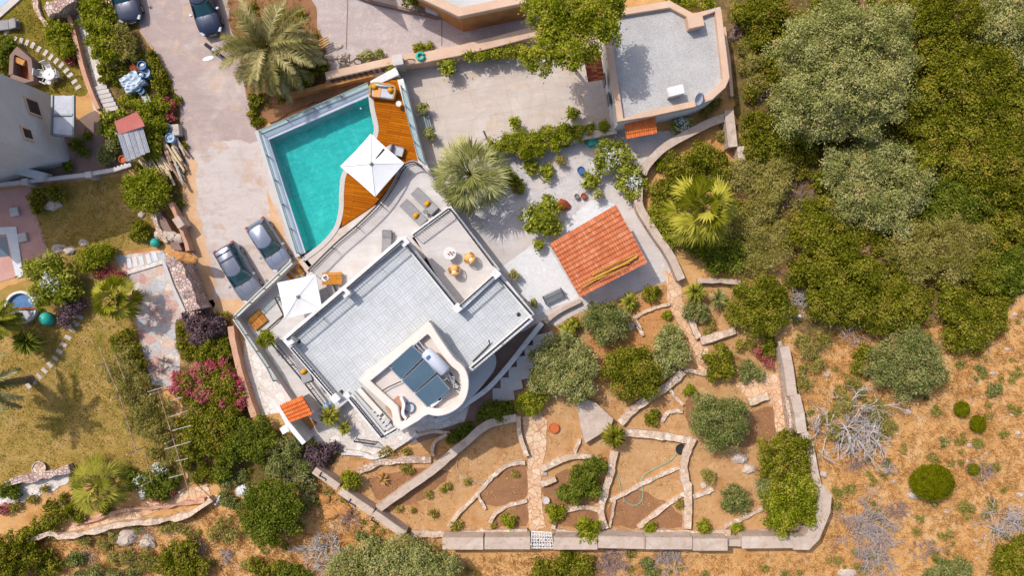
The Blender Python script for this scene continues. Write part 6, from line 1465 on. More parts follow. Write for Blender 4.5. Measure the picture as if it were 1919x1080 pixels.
# ------------------------------------------------------------------ vegetation
def vegetation():
    pl = plant
    # wood at the top right, nearest to the annexe first
    G = 'trees of the hillside wood'
    pl('olive', 'huge grey green tree crowning the wood behind the annexe', 'tree', [(1500, 95, 62), (1572, 70, 82), (1645, 92, 72), (1560, 160, 88), (1640, 170, 70), (1490, 200, 58), (1545, 222, 52), (1620, 232, 36)], 0.86, 'broad_tree', G)
    pl('olive', 'rounded grey green tree just below the huge grey tree', 'tree', [(1575, 318, 48), (1635, 300, 50), (1680, 345, 56), (1600, 370, 56), (1660, 395, 46), (1705, 380, 28)], 0.57, 'broad_tree', G)
    pl('oak', 'yellowish oak at the top edge right of the huge grey tree', 'tree', [(1730, 40, 55), (1790, 20, 60), (1770, 85, 48), (1735, 100, 34)], 0.71, None, G)
    pl('oak', 'olive yellow oak filling the middle of the right wood edge', 'tree', [(1800, 150, 62), (1760, 175, 50), (1850, 140, 50), (1830, 195, 52)], 0.71, None, G)
    pl('olive', 'pale grey tree cut by the right border near the top', 'tree', [(1890, 60, 62), (1915, 110, 48), (1870, 25, 46)], 0.76, 'broad_tree', G)
    pl('oak', 'dense olive oak at the right border below the pale grey tree', 'tree', [(1890, 200, 58), (1915, 170, 50), (1870, 240, 46)], 0.66, None, G)
    pl('oak', 'broad yellow green oak right of the rounded grey tree', 'tree', [(1730, 245, 50), (1775, 262, 52), (1725, 300, 40), (1790, 310, 46), (1700, 215, 34)], 0.66, None, G)
    pl('oak', 'dark olive oak at the right border halfway down the wood', 'tree', [(1860, 300, 52), (1910, 290, 48), (1900, 350, 52), (1835, 345, 42)], 0.66, None, G)
    pl('dark', 'low evergreen oak in the hollow below the yellow green oak', 'tree', [(1770, 370, 40), (1820, 385, 36), (1750, 400, 30)], 0.57, None, G)
    pl('oak', 'thick green oak at the right border at the lower wood edge', 'tree', [(1880, 415, 36), (1912, 430, 34), (1915, 395, 30)], 0.57, None, G)
    pl('scrub', 'straggly yellowish tree sprawling across the lower wood', 'tree', [(1700, 460, 48), (1755, 440, 50), (1810, 455, 44), (1770, 490, 46), (1715, 505, 36)], 0.48, 'straggly_tree', G)
    pl('oak', 'straw tinted oak behind the straggly yellowish tree', 'tree', [(1850, 450, 34), (1820, 500, 38), (1850, 520, 30)], 0.48, None, G)
    pl('dark', 'dark evergreen with blue green tips near the right border', 'tree', [(1868, 520, 34), (1895, 490, 32), (1850, 500, 26), (1905, 525, 24)], 0.57, None, G)
    pl('oak', 'wide low oak whose crown reaches the dry clearing', 'tree', [(1520, 440, 44), (1560, 470, 50), (1520, 500, 44), (1585, 520, 50), (1550, 560, 50), (1600, 575, 42)], 0.52, None, G)
    pl('oak', 'olive oak with a ragged edge on the dry clearing', 'tree', [(1650, 570, 46), (1690, 560, 40), (1640, 600, 32), (1700, 590, 34)], 0.48, None, G)
    pl('oak', 'two headed green oak standing out on the dry grass', 'tree', [(1790, 580, 36), (1820, 625, 40), (1855, 600, 30), (1790, 635, 28), (1780, 545, 24)], 0.52, None, G)
    pl('grey', 'grey green bush tree alone on the dry slope', 'tree', [(1680, 665, 44), (1715, 660, 46), (1700, 705, 46), (1730, 700, 38), (1650, 690, 34)], 0.57, None, G)
    pl('oak', 'small green bush joined to the grey bush tree', 'shrub', [(1620, 660, 20), (1612, 690, 16)], 0.57, None, G)
    pl('oak', 'yellow green thicket tree left of the huge grey tree', 'tree', [(1400, 30, 36), (1440, 20, 36), (1420, 70, 26)], 0.57, None, G)
    pl('scrub', 'thin straw coloured scrub beside the annexe parapet', 'shrub', [(1405, 120, 24), (1415, 160, 22), (1395, 90, 18)], .5, 'scrub_bush', G)
    pl('oak', 'olive thicket below the huge grey tree at the stepped wall', 'tree', [(1420, 235, 28), (1440, 275, 36), (1480, 280, 34), (1410, 285, 24)], 0.52, None, G)
    pl('scrub', 'dry thin tree beside the brushwood clearing', 'tree', [(1400, 330, 38), (1440, 360, 40), (1455, 320, 30), (1425, 390, 34)], 0.48, 'straggly_tree', G, dense=.8)
    pl('oak', 'green thicket between the brushwood clearing and the rounded grey tree', 'tree', [(1530, 400, 36), (1490, 425, 30), (1560, 425, 32)], 0.48, None, G)
    pl('scrub', 'yellowish shrub tree below the tall fan palm', 'tree', [(1400, 440, 38), (1440, 470, 38), (1410, 490, 30), (1370, 420, 30), (1460, 430, 26)], 0.48, 'straggly_tree', G, dense=.85)
    pl('dark', 'dark shrub mass at the foot of the tall fan palm', 'shrub', [(1330, 470, 34), (1370, 480, 34), (1300, 450, 28), (1345, 500, 24)], .5, 'shrub')
    pl('oak', 'blue flowering hedge of shrubs beside the curved pale wall', 'shrub', [(1240, 360, 28), (1270, 320, 34), (1310, 300, 32), (1340, 300, 26), (1250, 400, 28), (1290, 350, 32), (1350, 330, 24)], .5, 'flowering_hedge')
    pl('bright', 'yellow green shrub between the concrete walk wall and the fan palm', 'shrub', [(1238, 415, 24), (1258, 445, 22), (1225, 395, 16)], .5, 'shrub')
    pl('hedge', 'little clipped ball bush on the bed of the curved wall', 'shrub', [(1235, 309, 10)], .8, 'ball_bush')
    pl('citrus', 'white flowering shrub against the annexe south wall', 'shrub', [(1272, 238, 15), (1286, 232, 12)], .7, 'flowering_shrub', flowers=('white', [(1274, 236, 14), (1284, 232, 12)], .5))
    pl('weed', 'weedy patch of plants at the annexe corner', 'plant', [(1325, 205, 16), (1340, 195, 12)], .4, 'weed_clump')
    pl('scrub', 'small dry shrub inside the curve of the pale wall', 'shrub', [(1352, 255, 12), (1358, 245, 9)], .5, 'shrub')
    # garden around the pavilion
    pl('bright', 'large bright green tree over the annexe courtyard', 'tree', [(1030, 30, 46), (1070, 20, 52), (1120, 30, 44), (1090, 70, 48), (1040, 80, 44), (1010, 110, 32), (1140, 60, 28), (1070, 105, 30), (1150, 15, 24)], 3.1, 'green_tree')
    pl('bright', 'ivy like vine hanging over the boundary wall below the bright tree', 'vine', [(880, 104, 14), (905, 104, 14), (930, 100, 15), (955, 98, 16), (980, 96, 15), (868, 96, 9)], 1.6, 'climbing_vine')
    pl('bright', 'green shrub peeping from behind the annexe at the top edge', 'shrub', [(1290, 2, 22), (1320, 4, 18), (1262, -8, 18)], 1.0, 'shrub')
    pl('hedge', 'long leafy hedge over the low courtyard wall', 'hedge', [(930, 278, 20), (955, 270, 21), (980, 266, 22), (1005, 262, 22), (1030, 258, 22), (1055, 252, 20), (1080, 248, 17), (1105, 244, 12), (1130, 238, 12), (985, 283, 18), (1010, 280, 16), (1040, 272, 14)], 1.0, 'hedge')
    pl('citrus', 'slim green shrub on the white gravel, nearer the fan palm', 'shrub', [(996, 316, 13), (992, 308, 10)], .8, 'shrub')
    pl('citrus', 'round green shrub on the white gravel, nearer the blue pot', 'shrub', [(1025, 325, 14), (1028, 316, 11)], .8, 'shrub')
    pl('citrus', 'bushy dark shrub under the hedge at the gravel', 'shrub', [(1060, 262, 14), (1092, 256, 12)], .7, 'shrub')
    pl('citrus', 'flowering citrus tree beside the annexe and the blue pot', 'tree', [(1138, 285, 24), (1160, 300, 24), (1132, 310, 20), (1158, 278, 18)], 1.0, 'citrus_tree', flowers=('white', [(1145, 295, 24)], .012))
    pl('citrus', 'airy citrus tree next to the curved pale wall', 'tree', [(1182, 325, 20), (1196, 345, 18), (1170, 345, 16), (1185, 365, 14)], .9, 'citrus_tree', flowers=('white', [(1186, 340, 20)], .012))
    pl('citrus', 'low spreading citrus bush right of the blue pot', 'shrub', [(1110, 338, 18), (1100, 345, 10)], .8, 'citrus_bush')
    pl('citrus', 'leafy lemon tree at the left corner of the pavilion roof', 'tree', [(1012, 410, 28), (1030, 392, 20), (1000, 420, 20), (1030, 425, 22), (985, 405, 13), (1026, 372, 9)], 1.0, 'citrus_tree', flowers=('white', [(990, 405, 14)], .03))
    pl('oak', 'dark shrub between the fan palm and the white gravel', 'shrub', [(962, 340, 16), (972, 352, 14), (950, 325, 12)], .7, 'shrub')
    # lower garden
    pl('grey', 'grey green olive at the walk below the pavilion', 'tree', [(1120, 590, 28), (1150, 600, 32), (1135, 620, 28), (1105, 600, 18), (1160, 620, 18)], .8)
    pl('olive', 'big grey olive over the shaded villa stairs', 'tree', [(1030, 670, 38), (1070, 655, 36), (1095, 680, 30), (1060, 715, 40), (1015, 710, 30), (1085, 725, 32)], .95)
    pl('bright', 'bright green bush below the big grey olive', 'shrub', [(985, 755, 22), (1005, 745, 22), (1000, 765, 16)], .8, 'shrub')
    pl('oak', 'dense green garden tree between two grey olives', 'tree', [(1160, 690, 36), (1195, 685, 40), (1210, 715, 34), (1170, 725, 30)], .8)
    pl('olive', 'grey olive at the bend of the flag path', 'tree', [(1250, 640, 30), (1268, 665, 28), (1240, 670, 26), (1262, 625, 18), (1240, 690, 22)], .8)
    pl('oak', 'shrub on the orange bed near the pavilion walk', 'shrub', [(1222, 549, 16), (1214, 556, 11)], .7, 'shrub')
    pl('hedge', 'small round bush on the orange bed beside the flag path', 'shrub', [(1251, 592, 9)], .7, 'ball_bush')
    pl('oak', 'leafy shrub at the shaded stairs beside the spiky plant', 'shrub', [(1064, 616, 14), (1074, 606, 14), (1056, 626, 14)], .7, 'shrub')
    pl('oak', 'broad green tree at the wood edge above the flag path', 'tree', [(1400, 555, 36), (1440, 550, 36), (1420, 595, 40), (1450, 590, 34), (1385, 590, 28), (1455, 560, 24)], .7)
    pl('grey', 'small grey green tree under the cycad by the flag path', 'tree', [(1300, 575, 22), (1312, 590, 18), (1292, 588, 14)], .8)
    pl('oak', 'green shrubby tree right of the flag path', 'tree', [(1340, 665, 24), (1355, 690, 24), (1336, 700, 18), (1362, 668, 16)], .7)
    pl('grey', 'low grey shrub at the flag path terrace', 'shrub', [(1400, 690, 18), (1420, 700, 15), (1395, 705, 12)], .5, 'shrub')
    pl('oak', 'red flowering shrub beside the topmost east wall', 'shrub', [(1436, 660, 18), (1442, 640, 11)], .6, 'flowering_shrub', flowers=('red', [(1420, 660, 10), (1436, 675, 14)], .4))
    pl('weed', 'little weedy shrub above the flag path terrace', 'shrub', [(1388, 650, 13), (1405, 645, 10)], .5, 'shrub')
    pl('weed', 'small shrub below the white slab edge', 'shrub', [(1335, 610, 10), (1325, 620, 8)], .5, 'shrub')
    pl('grey', 'perfectly rounded olive in the middle of the beds', 'tree', [(1345, 785, 48), (1330, 765, 34), (1368, 775, 34), (1350, 815, 34), (1318, 792, 30), (1375, 800, 26)], .9)
    pl('hedge', 'small brown green bush left of the rounded olive', 'shrub', [(1293, 731, 11)], .6, 'ball_bush')
    pl('oak', 'scraggly bush at the winding pale wall', 'shrub', [(1220, 785, 15), (1228, 775, 10)], .6, 'shrub', dense=.8)
    pl('oak', 'tall green shrub of the pair beside the east wall', 'tree', [(1452, 850, 34), (1485, 845, 36), (1450, 880, 30), (1495, 870, 24), (1470, 825, 20)], .8)
    pl('bright', 'large leafy shrub of the pair in the garden corner', 'tree', [(1470, 935, 48), (1495, 915, 34), (1500, 955, 32), (1460, 970, 32)], .7, 'green_tree')
    pl('grey', 'grey shrub pressed between the two big corner shrubs', 'shrub', [(1435, 910, 22), (1450, 930, 26), (1430, 925, 14)], .9, 'shrub')
    pl('grey', 'rounded grey shrub on the bed left of the corner shrubs', 'shrub', [(1375, 930, 24), (1388, 945, 20), (1366, 945, 18)], .7, 'shrub')
    pl('bright', 'round bush on the south ledge left of the broken gap', 'shrub', [(1318, 988, 15)], .7, 'shrub')
    pl('bright', 'small bush directly above the broken gap', 'shrub', [(1380, 990, 12)], .7, 'shrub')
    pl('bright', 'small bush on the south ledge at the thin straight edge', 'shrub', [(1217, 990, 12)], .7, 'shrub')
    pl('weed', 'tiny green weed bush in the bed above the south ledge', 'plant', [(1273, 945, 9)], .5, 'weed_clump')
    pl('scrub', 'sparse dry plant in the bed left of the rounded grey shrub', 'plant', [(1330, 895, 15), (1322, 888, 9)], .5, 'weed_clump', dense=.5)
    pl('dark', 'shrubby olive right of the flag path', 'tree', [(1090, 895, 28), (1110, 880, 24), (1075, 920, 24), (1105, 915, 22), (1058, 925, 16), (1125, 870, 14)], .75, 'olive_tree')
    pl('bright', 'leafy bush at the arched edge near the path bottom', 'shrub', [(1040, 965, 15), (1032, 955, 10), (1052, 955, 11)], .6, 'shrub')
    pl('bright', 'bush growing over the south wall right of the white gate', 'shrub', [(1095, 985, 17), (1105, 1005, 16), (1090, 1010, 14), (1115, 985, 12)], 1.6, 'shrub')
    pl('hedge', 'small bush in the arched bed left of the path', 'shrub', [(954, 977, 13), (946, 972, 8)], .6, 'shrub')
    pl('weed', 'tiny bush beside the arched bed edge', 'plant', [(923, 986, 7)], .5, 'weed_clump')
    pl('weed', 'low weed bush at the left end of the curving bed edge', 'plant', [(852, 987, 11), (860, 982, 8)], .5, 'weed_clump')
    pl('bright', 'round bright shrub near the southwest wall', 'shrub', [(657, 902, 20), (650, 895, 13)], .8, 'shrub')
    pl('dark', 'dark shaded shrubs between the villa and the long diagonal wall', 'shrub', [(930, 770, 20), (950, 765, 16), (905, 780, 14), (915, 765, 14)], .6, 'shrub')
    pl('dark', 'dark low shrub in the shade of the tower', 'shrub', [(866, 808, 14), (850, 820, 14), (878, 800, 10)], .5, 'shrub')
    pl('weed', 'green weeds on the lawn patch below the patio', 'plant', [(730, 846, 12), (762, 845, 9), (715, 850, 8)], .4, 'weed_clump', dense=.6)
    pl('weed', 'dry weeds beside the rough bed edge', 'plant', [(760, 878, 11), (770, 884, 8)], .4, 'weed_clump', dense=.6)
    for i, (x, y, r) in enumerate(((838, 912, 9), (803, 927, 8), (812, 963, 10), (775, 957, 6), (748, 955, 6), (830, 918, 6), (875, 903, 7), (965, 890, 7))):
        pl('weed', ('weed tuft in the large bare bed nearest the looping hose', 'weed tuft in the large bare bed, left of the nearest tuft pair', 'widest weed tuft low in the large bare bed', 'small weed tuft low in the large bare bed', 'leftmost weed tuft of the large bare bed', 'tiny weed tuft beside the hose tuft', 'weed tuft under the bend of the grey hose', 'weed tuft on the dark bed left of the flag path')[i], 'weed', [(x, y, r)], .4, 'weed_clump', 'weeds in the beds', dense=.7)
    pl('purple', 'purple leaved shrub at the patio corner by the southwest wall', 'shrub', [(590, 850, 20), (612, 845, 18), (600, 865, 18), (630, 838, 12)], .6, 'purple_shrub', dense=.8)
    # south border
    pl('olive', 'huge grey green tree at the bottom edge left of the south wall', 'tree', [(650, 1065, 42), (700, 1050, 44), (745, 1045, 44), (790, 1050, 40), (830, 1065, 34), (720, 1085, 46), (780, 1085, 44)], .8, 'broad_tree')
    pl('oak', 'green bush at the bottom edge below the white gate', 'shrub', [(1012, 1062, 18), (1008, 1078, 16), (1020, 1080, 12)], .6, 'shrub')
    pl('oak', 'spreading green bush at the bottom edge right of the white gate', 'shrub', [(1060, 1055, 26), (1090, 1060, 24), (1075, 1080, 24), (1045, 1072, 18)], .6, 'shrub')
    pl('grey', 'small bush at the bottom edge below the grey brushwood', 'shrub', [(1210, 1055, 12), (1222, 1075, 15)], .5, 'shrub')
    pl('oak', 'green tree in the bottom right corner', 'tree', [(1890, 1050, 36), (1910, 1030, 28), (1880, 1075, 30), (1915, 1070, 26)], .7)
    pl('grey', 'low shrub at the bottom edge left of the corner tree', 'shrub', [(1770, 1072, 26), (1800, 1075, 24), (1745, 1080, 18)], .4, 'shrub')
    # hillside mounds
    pl('mound', 'large smooth domed cushion bush on the dry slope', 'shrub', [(1744, 903, 39, 33)], .55, 'cushion_bush', flat=.75)
    pl('mound', 'upper of the two small cushion bushes on the dry slope', 'shrub', [(1801, 767, 13)], .5, 'cushion_bush')
    pl('mound', 'lower of the two small cushion bushes on the dry slope', 'shrub', [(1831, 794, 14)], .5, 'cushion_bush')
    pl('mound', 'tiny cushion bush beside the purple brush on the dry slope', 'shrub', [(1823, 879, 10)], .5, 'cushion_bush')
    pl('grey', 'grey tuft shrub above the two small cushion bushes', 'shrub', [(1863, 730, 13), (1855, 738, 8)], .5, 'shrub')
    pl('scrub', 'dry yellowish scrub beside the topmost east wall', 'shrub', [(1515, 650, 22), (1525, 680, 20), (1505, 720, 16), (1540, 640, 20), (1500, 640, 16)], .4, 'scrub_bush', dense=.5)
    pl('scrub', 'dry scrub patch left of the grey bush tree', 'shrub', [(1595, 715, 18), (1610, 735, 14)], .4, 'scrub_bush', dense=.5)
    pl('scrub', 'olive scrub behind the white dead tree', 'shrub', [(1580, 760, 24), (1640, 770, 26), (1560, 810, 18), (1660, 800, 20)], .4, 'scrub_bush', dense=.6)
    # left side
    pl('citrus', 'leafy lemon tree above the paddling pool', 'tree', [(75, 510, 26), (100, 500, 28), (125, 520, 26), (85, 540, 26), (110, 550, 24), (60, 500, 16), (135, 545, 18), (80, 565, 16)], 1.0, 'citrus_tree', flowers=('white', [(70, 555, 14), (100, 530, 24)], .015))
    pl('purple', 'dark bushes in the shade between the lemon tree and the fan palm', 'shrub', [(135, 580, 22), (125, 600, 18), (150, 570, 16)], .6, 'shrub', dense=.8)
    pl('hedge', 'clipped oval hedge bush beside the white slabs', 'shrub', [(165, 490, 24, 22), (185, 478, 25, 22), (200, 472, 17, 16)], .7, 'clipped_bush')
    pl('red', 'reddish flowering bush below the clipped oval hedge', 'shrub', [(205, 510, 14), (225, 518, 12), (190, 512, 11)], .5, 'flowering_shrub', dense=.7)
    pl('bright', 'big round green tree on the lawn beside the timber pile', 'tree', [(265, 350, 32), (290, 345, 30), (270, 375, 28), (300, 365, 22), (250, 345, 20)], .8, 'green_tree')
    pl('oak', 'shrub around the white rock under the balustrade', 'shrub', [(75, 370, 18), (105, 362, 16), (70, 390, 13), (120, 370, 10)], .6, 'shrub')
    pl('oak', 'bush beside the rock lumps at the lawn end', 'shrub', [(265, 425, 15), (270, 440, 14), (255, 442, 12)], .6, 'shrub')
    pl('bright', 'leafy bush growing between the stepping stones and the pinkish wall', 'tree', [(105, 65, 20), (120, 55, 18), (115, 85, 22), (130, 95, 16), (100, 48, 12)], .7, 'green_tree')
    pl('red', 'brownish shrub at the pinkish wall', 'shrub', [(132, 108, 13), (138, 95, 10)], .5, 'shrub')
    pl('dark', 'dark green bush at the left border above the brown nook', 'shrub', [(8, 90, 20), (18, 80, 14), (2, 120, 18)], .7, 'shrub')
    pl('bright', 'tall leafy hedge along the stepped path at the top', 'hedge', [(165, 15, 20), (185, 10, 22), (200, 25, 18), (175, 45, 22), (195, 55, 24), (210, 75, 20), (180, 75, 18), (190, 95, 20), (205, 105, 18)], .9, 'hedge')
    pl('scrub', 'feathery grey bush in front of the dark grey car', 'shrub', [(230, 65, 20), (225, 90, 22), (240, 100, 18), (210, 115, 16), (245, 80, 14)], .7, 'feathery_bush')
    pl('oak', 'low plants around the old jars above the tarpaulin', 'plant', [(195, 130, 14), (210, 140, 12), (195, 150, 10), (225, 125, 12)], .5, 'weed_clump', dense=.8)
    pl('oak', 'flower bushes on the road side of the tarpaulin heap', 'shrub', [(290, 120, 14), (300, 140, 14), (300, 160, 14), (285, 105, 10), (307, 170, 9)], .6, 'shrub')
    pl('bright', 'bush beside the tarpaulin and the short flight of steps', 'shrub', [(245, 185, 13), (255, 195, 11), (232, 192, 9)], .6, 'shrub')
    pl('bright', 'tall green hedge tree right of the red felt roof', 'tree', [(280, 205, 22), (300, 200, 18), (275, 235, 22), (285, 265, 22), (300, 235, 20), (265, 280, 14), (290, 285, 14)], .8, 'green_tree')
    pl('red', 'orange flowering bush at the road edge', 'shrub', [(320, 200, 14), (318, 222, 14), (308, 192, 10)], .6, 'flowering_shrub', dense=.7)
    pl('citrus', 'pale leafed bush left of the red felt roof', 'shrub', [(205, 225, 18), (215, 250, 16), (200, 245, 14), (230, 215, 12)], .7, 'shrub')
    pl('grey', 'grey leafed bush left of the corrugated sheets', 'shrub', [(205, 285, 18), (215, 268, 14), (198, 300, 13)], .6, 'shrub')
    pl('dark', 'dim plants in the shaded yard beside the tall house', 'plant', [(145, 270, 14), (165, 255, 10), (160, 285, 12), (130, 312, 12)], .5, 'weed_clump', dense=.6)
    pl('purple', 'dark purple bush at the flagstone path below the estate car', 'tree', [(365, 610, 18), (385, 600, 22), (400, 620, 22), (375, 630, 20), (410, 605, 14), (350, 595, 10)], .7, 'purple_shrub')
    pl('oak', 'green bush between the purple bush and the terracotta wall', 'shrub', [(395, 655, 22), (415, 665, 20), (380, 670, 16), (425, 645, 12)], .6, 'shrub', flowers=('pink', [(395, 685, 14), (420, 680, 12)], .3))
    pl('oak', 'sprawling pink bougainvillea over the pergola end', 'tree', [(355, 715, 24), (390, 705, 28), (425, 715, 28), (370, 745, 26), (410, 745, 28), (445, 740, 22), (340, 730, 16), (440, 765, 18)], .6, 'bougainvillea', flowers=('pink', [(345, 715, 22), (375, 700, 24), (400, 690, 16), (430, 705, 18), (360, 735, 18), (445, 725, 18), (390, 735, 24), (450, 755, 16), (420, 750, 18), (335, 705, 14), (330, 728, 14)], .7))
    pl('oak', 'yellow green tree below the bougainvillea', 'tree', [(390, 790, 30), (415, 775, 26), (370, 810, 28), (400, 825, 30), (365, 840, 22), (430, 795, 22)], .7)
    pl('dark', 'dark evergreen shrubs behind the orange tiled shelter', 'tree', [(460, 810, 26), (490, 800, 22), (445, 840, 28), (480, 840, 28), (425, 860, 22), (505, 825, 20), (420, 885, 18)], .7)
    pl('grey', 'airy grey green tree between the evergreens and the patio', 'tree', [(530, 845, 24), (550, 835, 20), (545, 870, 24), (520, 880, 22), (570, 880, 16), (560, 905, 14)], .7)
    pl('dark', 'large round dark green tree at the lower left of the villa', 'tree', [(490, 930, 34), (525, 925, 34), (480, 970, 34), (515, 975, 40), (545, 955, 30), (500, 1000, 28), (555, 985, 18)], .9)
    pl('grey', 'small grey bush under the evergreens by the white heap', 'shrub', [(425, 935, 16), (440, 945, 13)], .5, 'shrub')
    pl('scrub', 'loose olive scrub tree standing in the pergola', 'tree', [(220, 700, 26), (245, 690, 24), (240, 740, 28), (270, 760, 28), (255, 790, 26), (285, 800, 24), (230, 665, 22), (265, 715, 20)], .7, 'straggly_tree', dense=.75)
    pl('oak', 'green thicket at the flagstone path beside the pergola', 'shrub', [(225, 640, 20), (250, 655, 18), (262, 680, 16), (240, 625, 14)], .6, 'shrub', dense=.8)
    pl('dark', 'white flowering oleander at the pergola foot', 'shrub', [(275, 900, 18), (300, 890, 20), (320, 905, 18), (290, 920, 18), (310, 925, 14)], .6, 'oleander', flowers=('white', [(265, 900, 12), (300, 880, 16), (270, 925, 9)], .3))
    pl('red', 'dark reddish bush below the oleander', 'shrub', [(300, 930, 14), (325, 918, 11)], .5, 'flowering_shrub', dense=.7)
    pl('dark', 'dark bush right of the lower fan palm', 'shrub', [(246, 890, 15), (250, 908, 13)], .6, 'shrub')
    pl('oak', 'green scrub along the terrace wall at the left', 'shrub', [(100, 975, 20), (75, 985, 18), (130, 960, 16), (50, 1000, 16), (150, 970, 12)], .5, 'shrub')
    pl('oak', 'green tree in the bottom left corner', 'tree', [(15, 1030, 34), (45, 1025, 28), (30, 1060, 36), (5, 1075, 30), (65, 1045, 18)], .7)
    pl('dark', 'dark shrub at the left border below the lower lawn', 'shrub', [(12, 918, 18), (28, 925, 14)], .6, 'shrub')
    pl('red', 'small pink flowered bush at the left border', 'shrub', [(8, 955, 13)], .5, 'flowering_shrub', dense=.6)
    pl('oak', 'green bush tree at the bottom edge below the terrace wall', 'tree', [(330, 1040, 28), (355, 1025, 20), (345, 1065, 30), (310, 1060, 20), (375, 1060, 22)], .6)
    pl('grey', 'small low shrub on the dry bank below the terrace wall', 'shrub', [(140, 1050, 16), (150, 1044, 12)], .4, 'shrub')
    pl('scrub', 'straw scrub at the foot of the terrace wall', 'shrub', [(215, 1045, 16), (195, 1020, 14), (270, 1058, 16), (250, 1070, 14)], .35, 'scrub_bush', dense=.5)
    pl('scrub', 'olive scrub band along the bank under the terrace walk', 'shrub', [(100, 1000, 14), (160, 1012, 14), (215, 1004, 12), (60, 1015, 14)], .4, 'scrub_bush', dense=.7)
    pl('grey', 'grey scrub at the bottom edge between the corner tree and the bush tree', 'shrub', [(180, 1070, 18), (215, 1078, 16), (150, 1080, 14), (250, 1075, 14)], .4, 'scrub_bush', dense=.7)
    pl('oak', 'low bush at the bottom edge right of the bush tree', 'shrub', [(480, 1060, 18), (500, 1072, 18), (520, 1060, 12)], .5, 'shrub', dense=.8)
    pl('oak', 'low green bushes beside the pink terrace walk under the fan palm', 'shrub', [(150, 940, 14), (200, 955, 12), (120, 935, 12), (95, 950, 14)], .4, 'shrub', dense=.8)
    pl('weed', 'flower strip along the pale path at the left border', 'plant', [(30, 950, 12), (60, 935, 10), (85, 915, 9)], .4, 'weed_clump', dense=.7)
    pl('grey', 'shrub between the round dark tree and the southwest wall', 'shrub', [(575, 930, 16), (585, 910, 13), (570, 950, 13)], .6, 'shrub', dense=.8)
    pl('scrub', 'straw scrub in the middle of the pergola slope', 'shrub', [(310, 760, 18), (320, 790, 16), (305, 820, 18), (330, 850, 16), (312, 870, 14), (290, 850, 16)], .6, 'scrub_bush', dense=.7)
    pl('oak', 'green creeper under the pergola end near the bougainvillea', 'shrub', [(340, 800, 16), (345, 830, 16), (350, 870, 14), (330, 900, 12)], .6, 'shrub', dense=.8)
    pl('oak', 'low shrub under the trees at the right end of the terrace walk', 'shrub', [(385, 882, 16), (405, 893, 15), (372, 895, 12)], .5, 'shrub', dense=.9)
    pl('grey', 'grey shrub between the evergreens and the small white trestle', 'shrub', [(425, 905, 13), (440, 898, 13), (455, 890, 11)], .5, 'shrub', dense=.9)
    pl('scrub', 'straggly scrub below the pale ledge rocks of the bank', 'shrub', [(240, 1040, 16), (275, 1040, 14), (285, 1052, 12)], .4, 'scrub_bush', dense=.7)
    pl('oak', 'green scrub between the corner tree and the dry bank', 'shrub', [(90, 1040, 16), (105, 1060, 18), (85, 1075, 16)], .5, 'shrub', dense=.8)
    pl('dark', 'dark low bush at the bottom edge beside the branch heap', 'shrub', [(545, 1072, 18), (570, 1078, 16), (530, 1080, 14)], .5, 'shrub', dense=.8)
    pl('scrub', 'dry yellowish bush between the bush tree and the round dark tree', 'shrub', [(420, 985, 18), (440, 1000, 16), (400, 1000, 14)], .4, 'scrub_bush', dense=.6)
    pl('scrub', 'faded scrub on the bank just under the curving terrace wall', 'shrub', [(330, 985, 14), (350, 995, 12), (310, 992, 11)], .4, 'scrub_bush', dense=.6)
    pl('grey', 'grey scrub clump below the boulders of the southwest wall', 'shrub', [(690, 1010, 13), (705, 1018, 12), (675, 1005, 11)], .4, 'scrub_bush', dense=.7)
    # planting around the date palm and pool
    pl('oak', 'dark shrubs under the date palm at the pool side', 'shrub', [(565, 115, 22), (590, 125, 18), (545, 145, 18), (575, 145, 16), (605, 130, 12)], .6, 'shrub')
    pl('oak', 'narrow green plants between the date palm and the pool corner', 'shrub', [(478, 195, 12), (474, 215, 11), (480, 230, 9), (490, 185, 10)], .5, 'shrub')
    pl('hedge', 'leafy plant on the ledge behind the daybed', 'shrub', [(735, 140, 14), (730, 125, 10), (742, 152, 9)], 1.9, 'shrub')
    pl('olive', 'low plants at the foot of the boundary wall above the pillar', 'plant', [(690, 105, 12), (712, 102, 11), (676, 108, 8)], .7, 'weed_clump')
    pl('bright', 'small green plants on the gravel behind the boundary wall', 'plant', [(790, 88, 8), (805, 86, 8), (780, 92, 7)], .6, 'weed_clump')
    pl('oak', 'bush at the house corner at the top edge', 'shrub', [(955, 10, 16), (945, 18, 11)], .8, 'shrub')
    pl('dark', 'thin dark tree in front of the house wall at the top', 'shrub', [(765, 2, 14), (780, -4, 14)], 1.6, 'shrub', dense=.7)
    pl('weed', 'small weed at the pale kerb beside the purple bush', 'plant', [(425, 592, 10), (412, 590, 8)], .5, 'weed_clump')
    # palms and rosettes
    date_palm('tall feathery date palm between the road and the pool', 503, 92, 100, 3.3, seed=2, nf=58)
    date_palm('date palm leaning in from the left border over the lower lawn', -34, 728, 74, 4.6, 'leaf_date', 22, seed=5)
    date_palm('small feathery palm beside the dark cycad at the left border', -6, 600, 44, 2.4, 'leaf_cycad', 30, seed=8)
    fan_palm('grey green fan palm at the pool terrace corner', 882, 328, 78, 3.2, 'leaf_fan', 40, seed=3)
    fan_palm('tall yellow green fan palm above the concrete walk', 1318, 392, 74, 4.2, 'leaf_fan_yellow', 24, seed=6, bw=1.7)
    fan_palm('yellow fan palm with drooping leaves beside the flagstone path', 212, 560, 46, 2.6, 'leaf_fan_yellow', 22, seed=9, bw=1.8)
    fan_palm('low fan palm on the bank below the lower lawn', 180, 912, 60, 1.6, 'leaf_cycad', 30, seed=12)
    rosette('dark spiky yucca on the lawn near the paddling pool', 52, 640, 34, 1.4, 150, 'leaf_dark', 'yucca', seed=4, wid=.05)
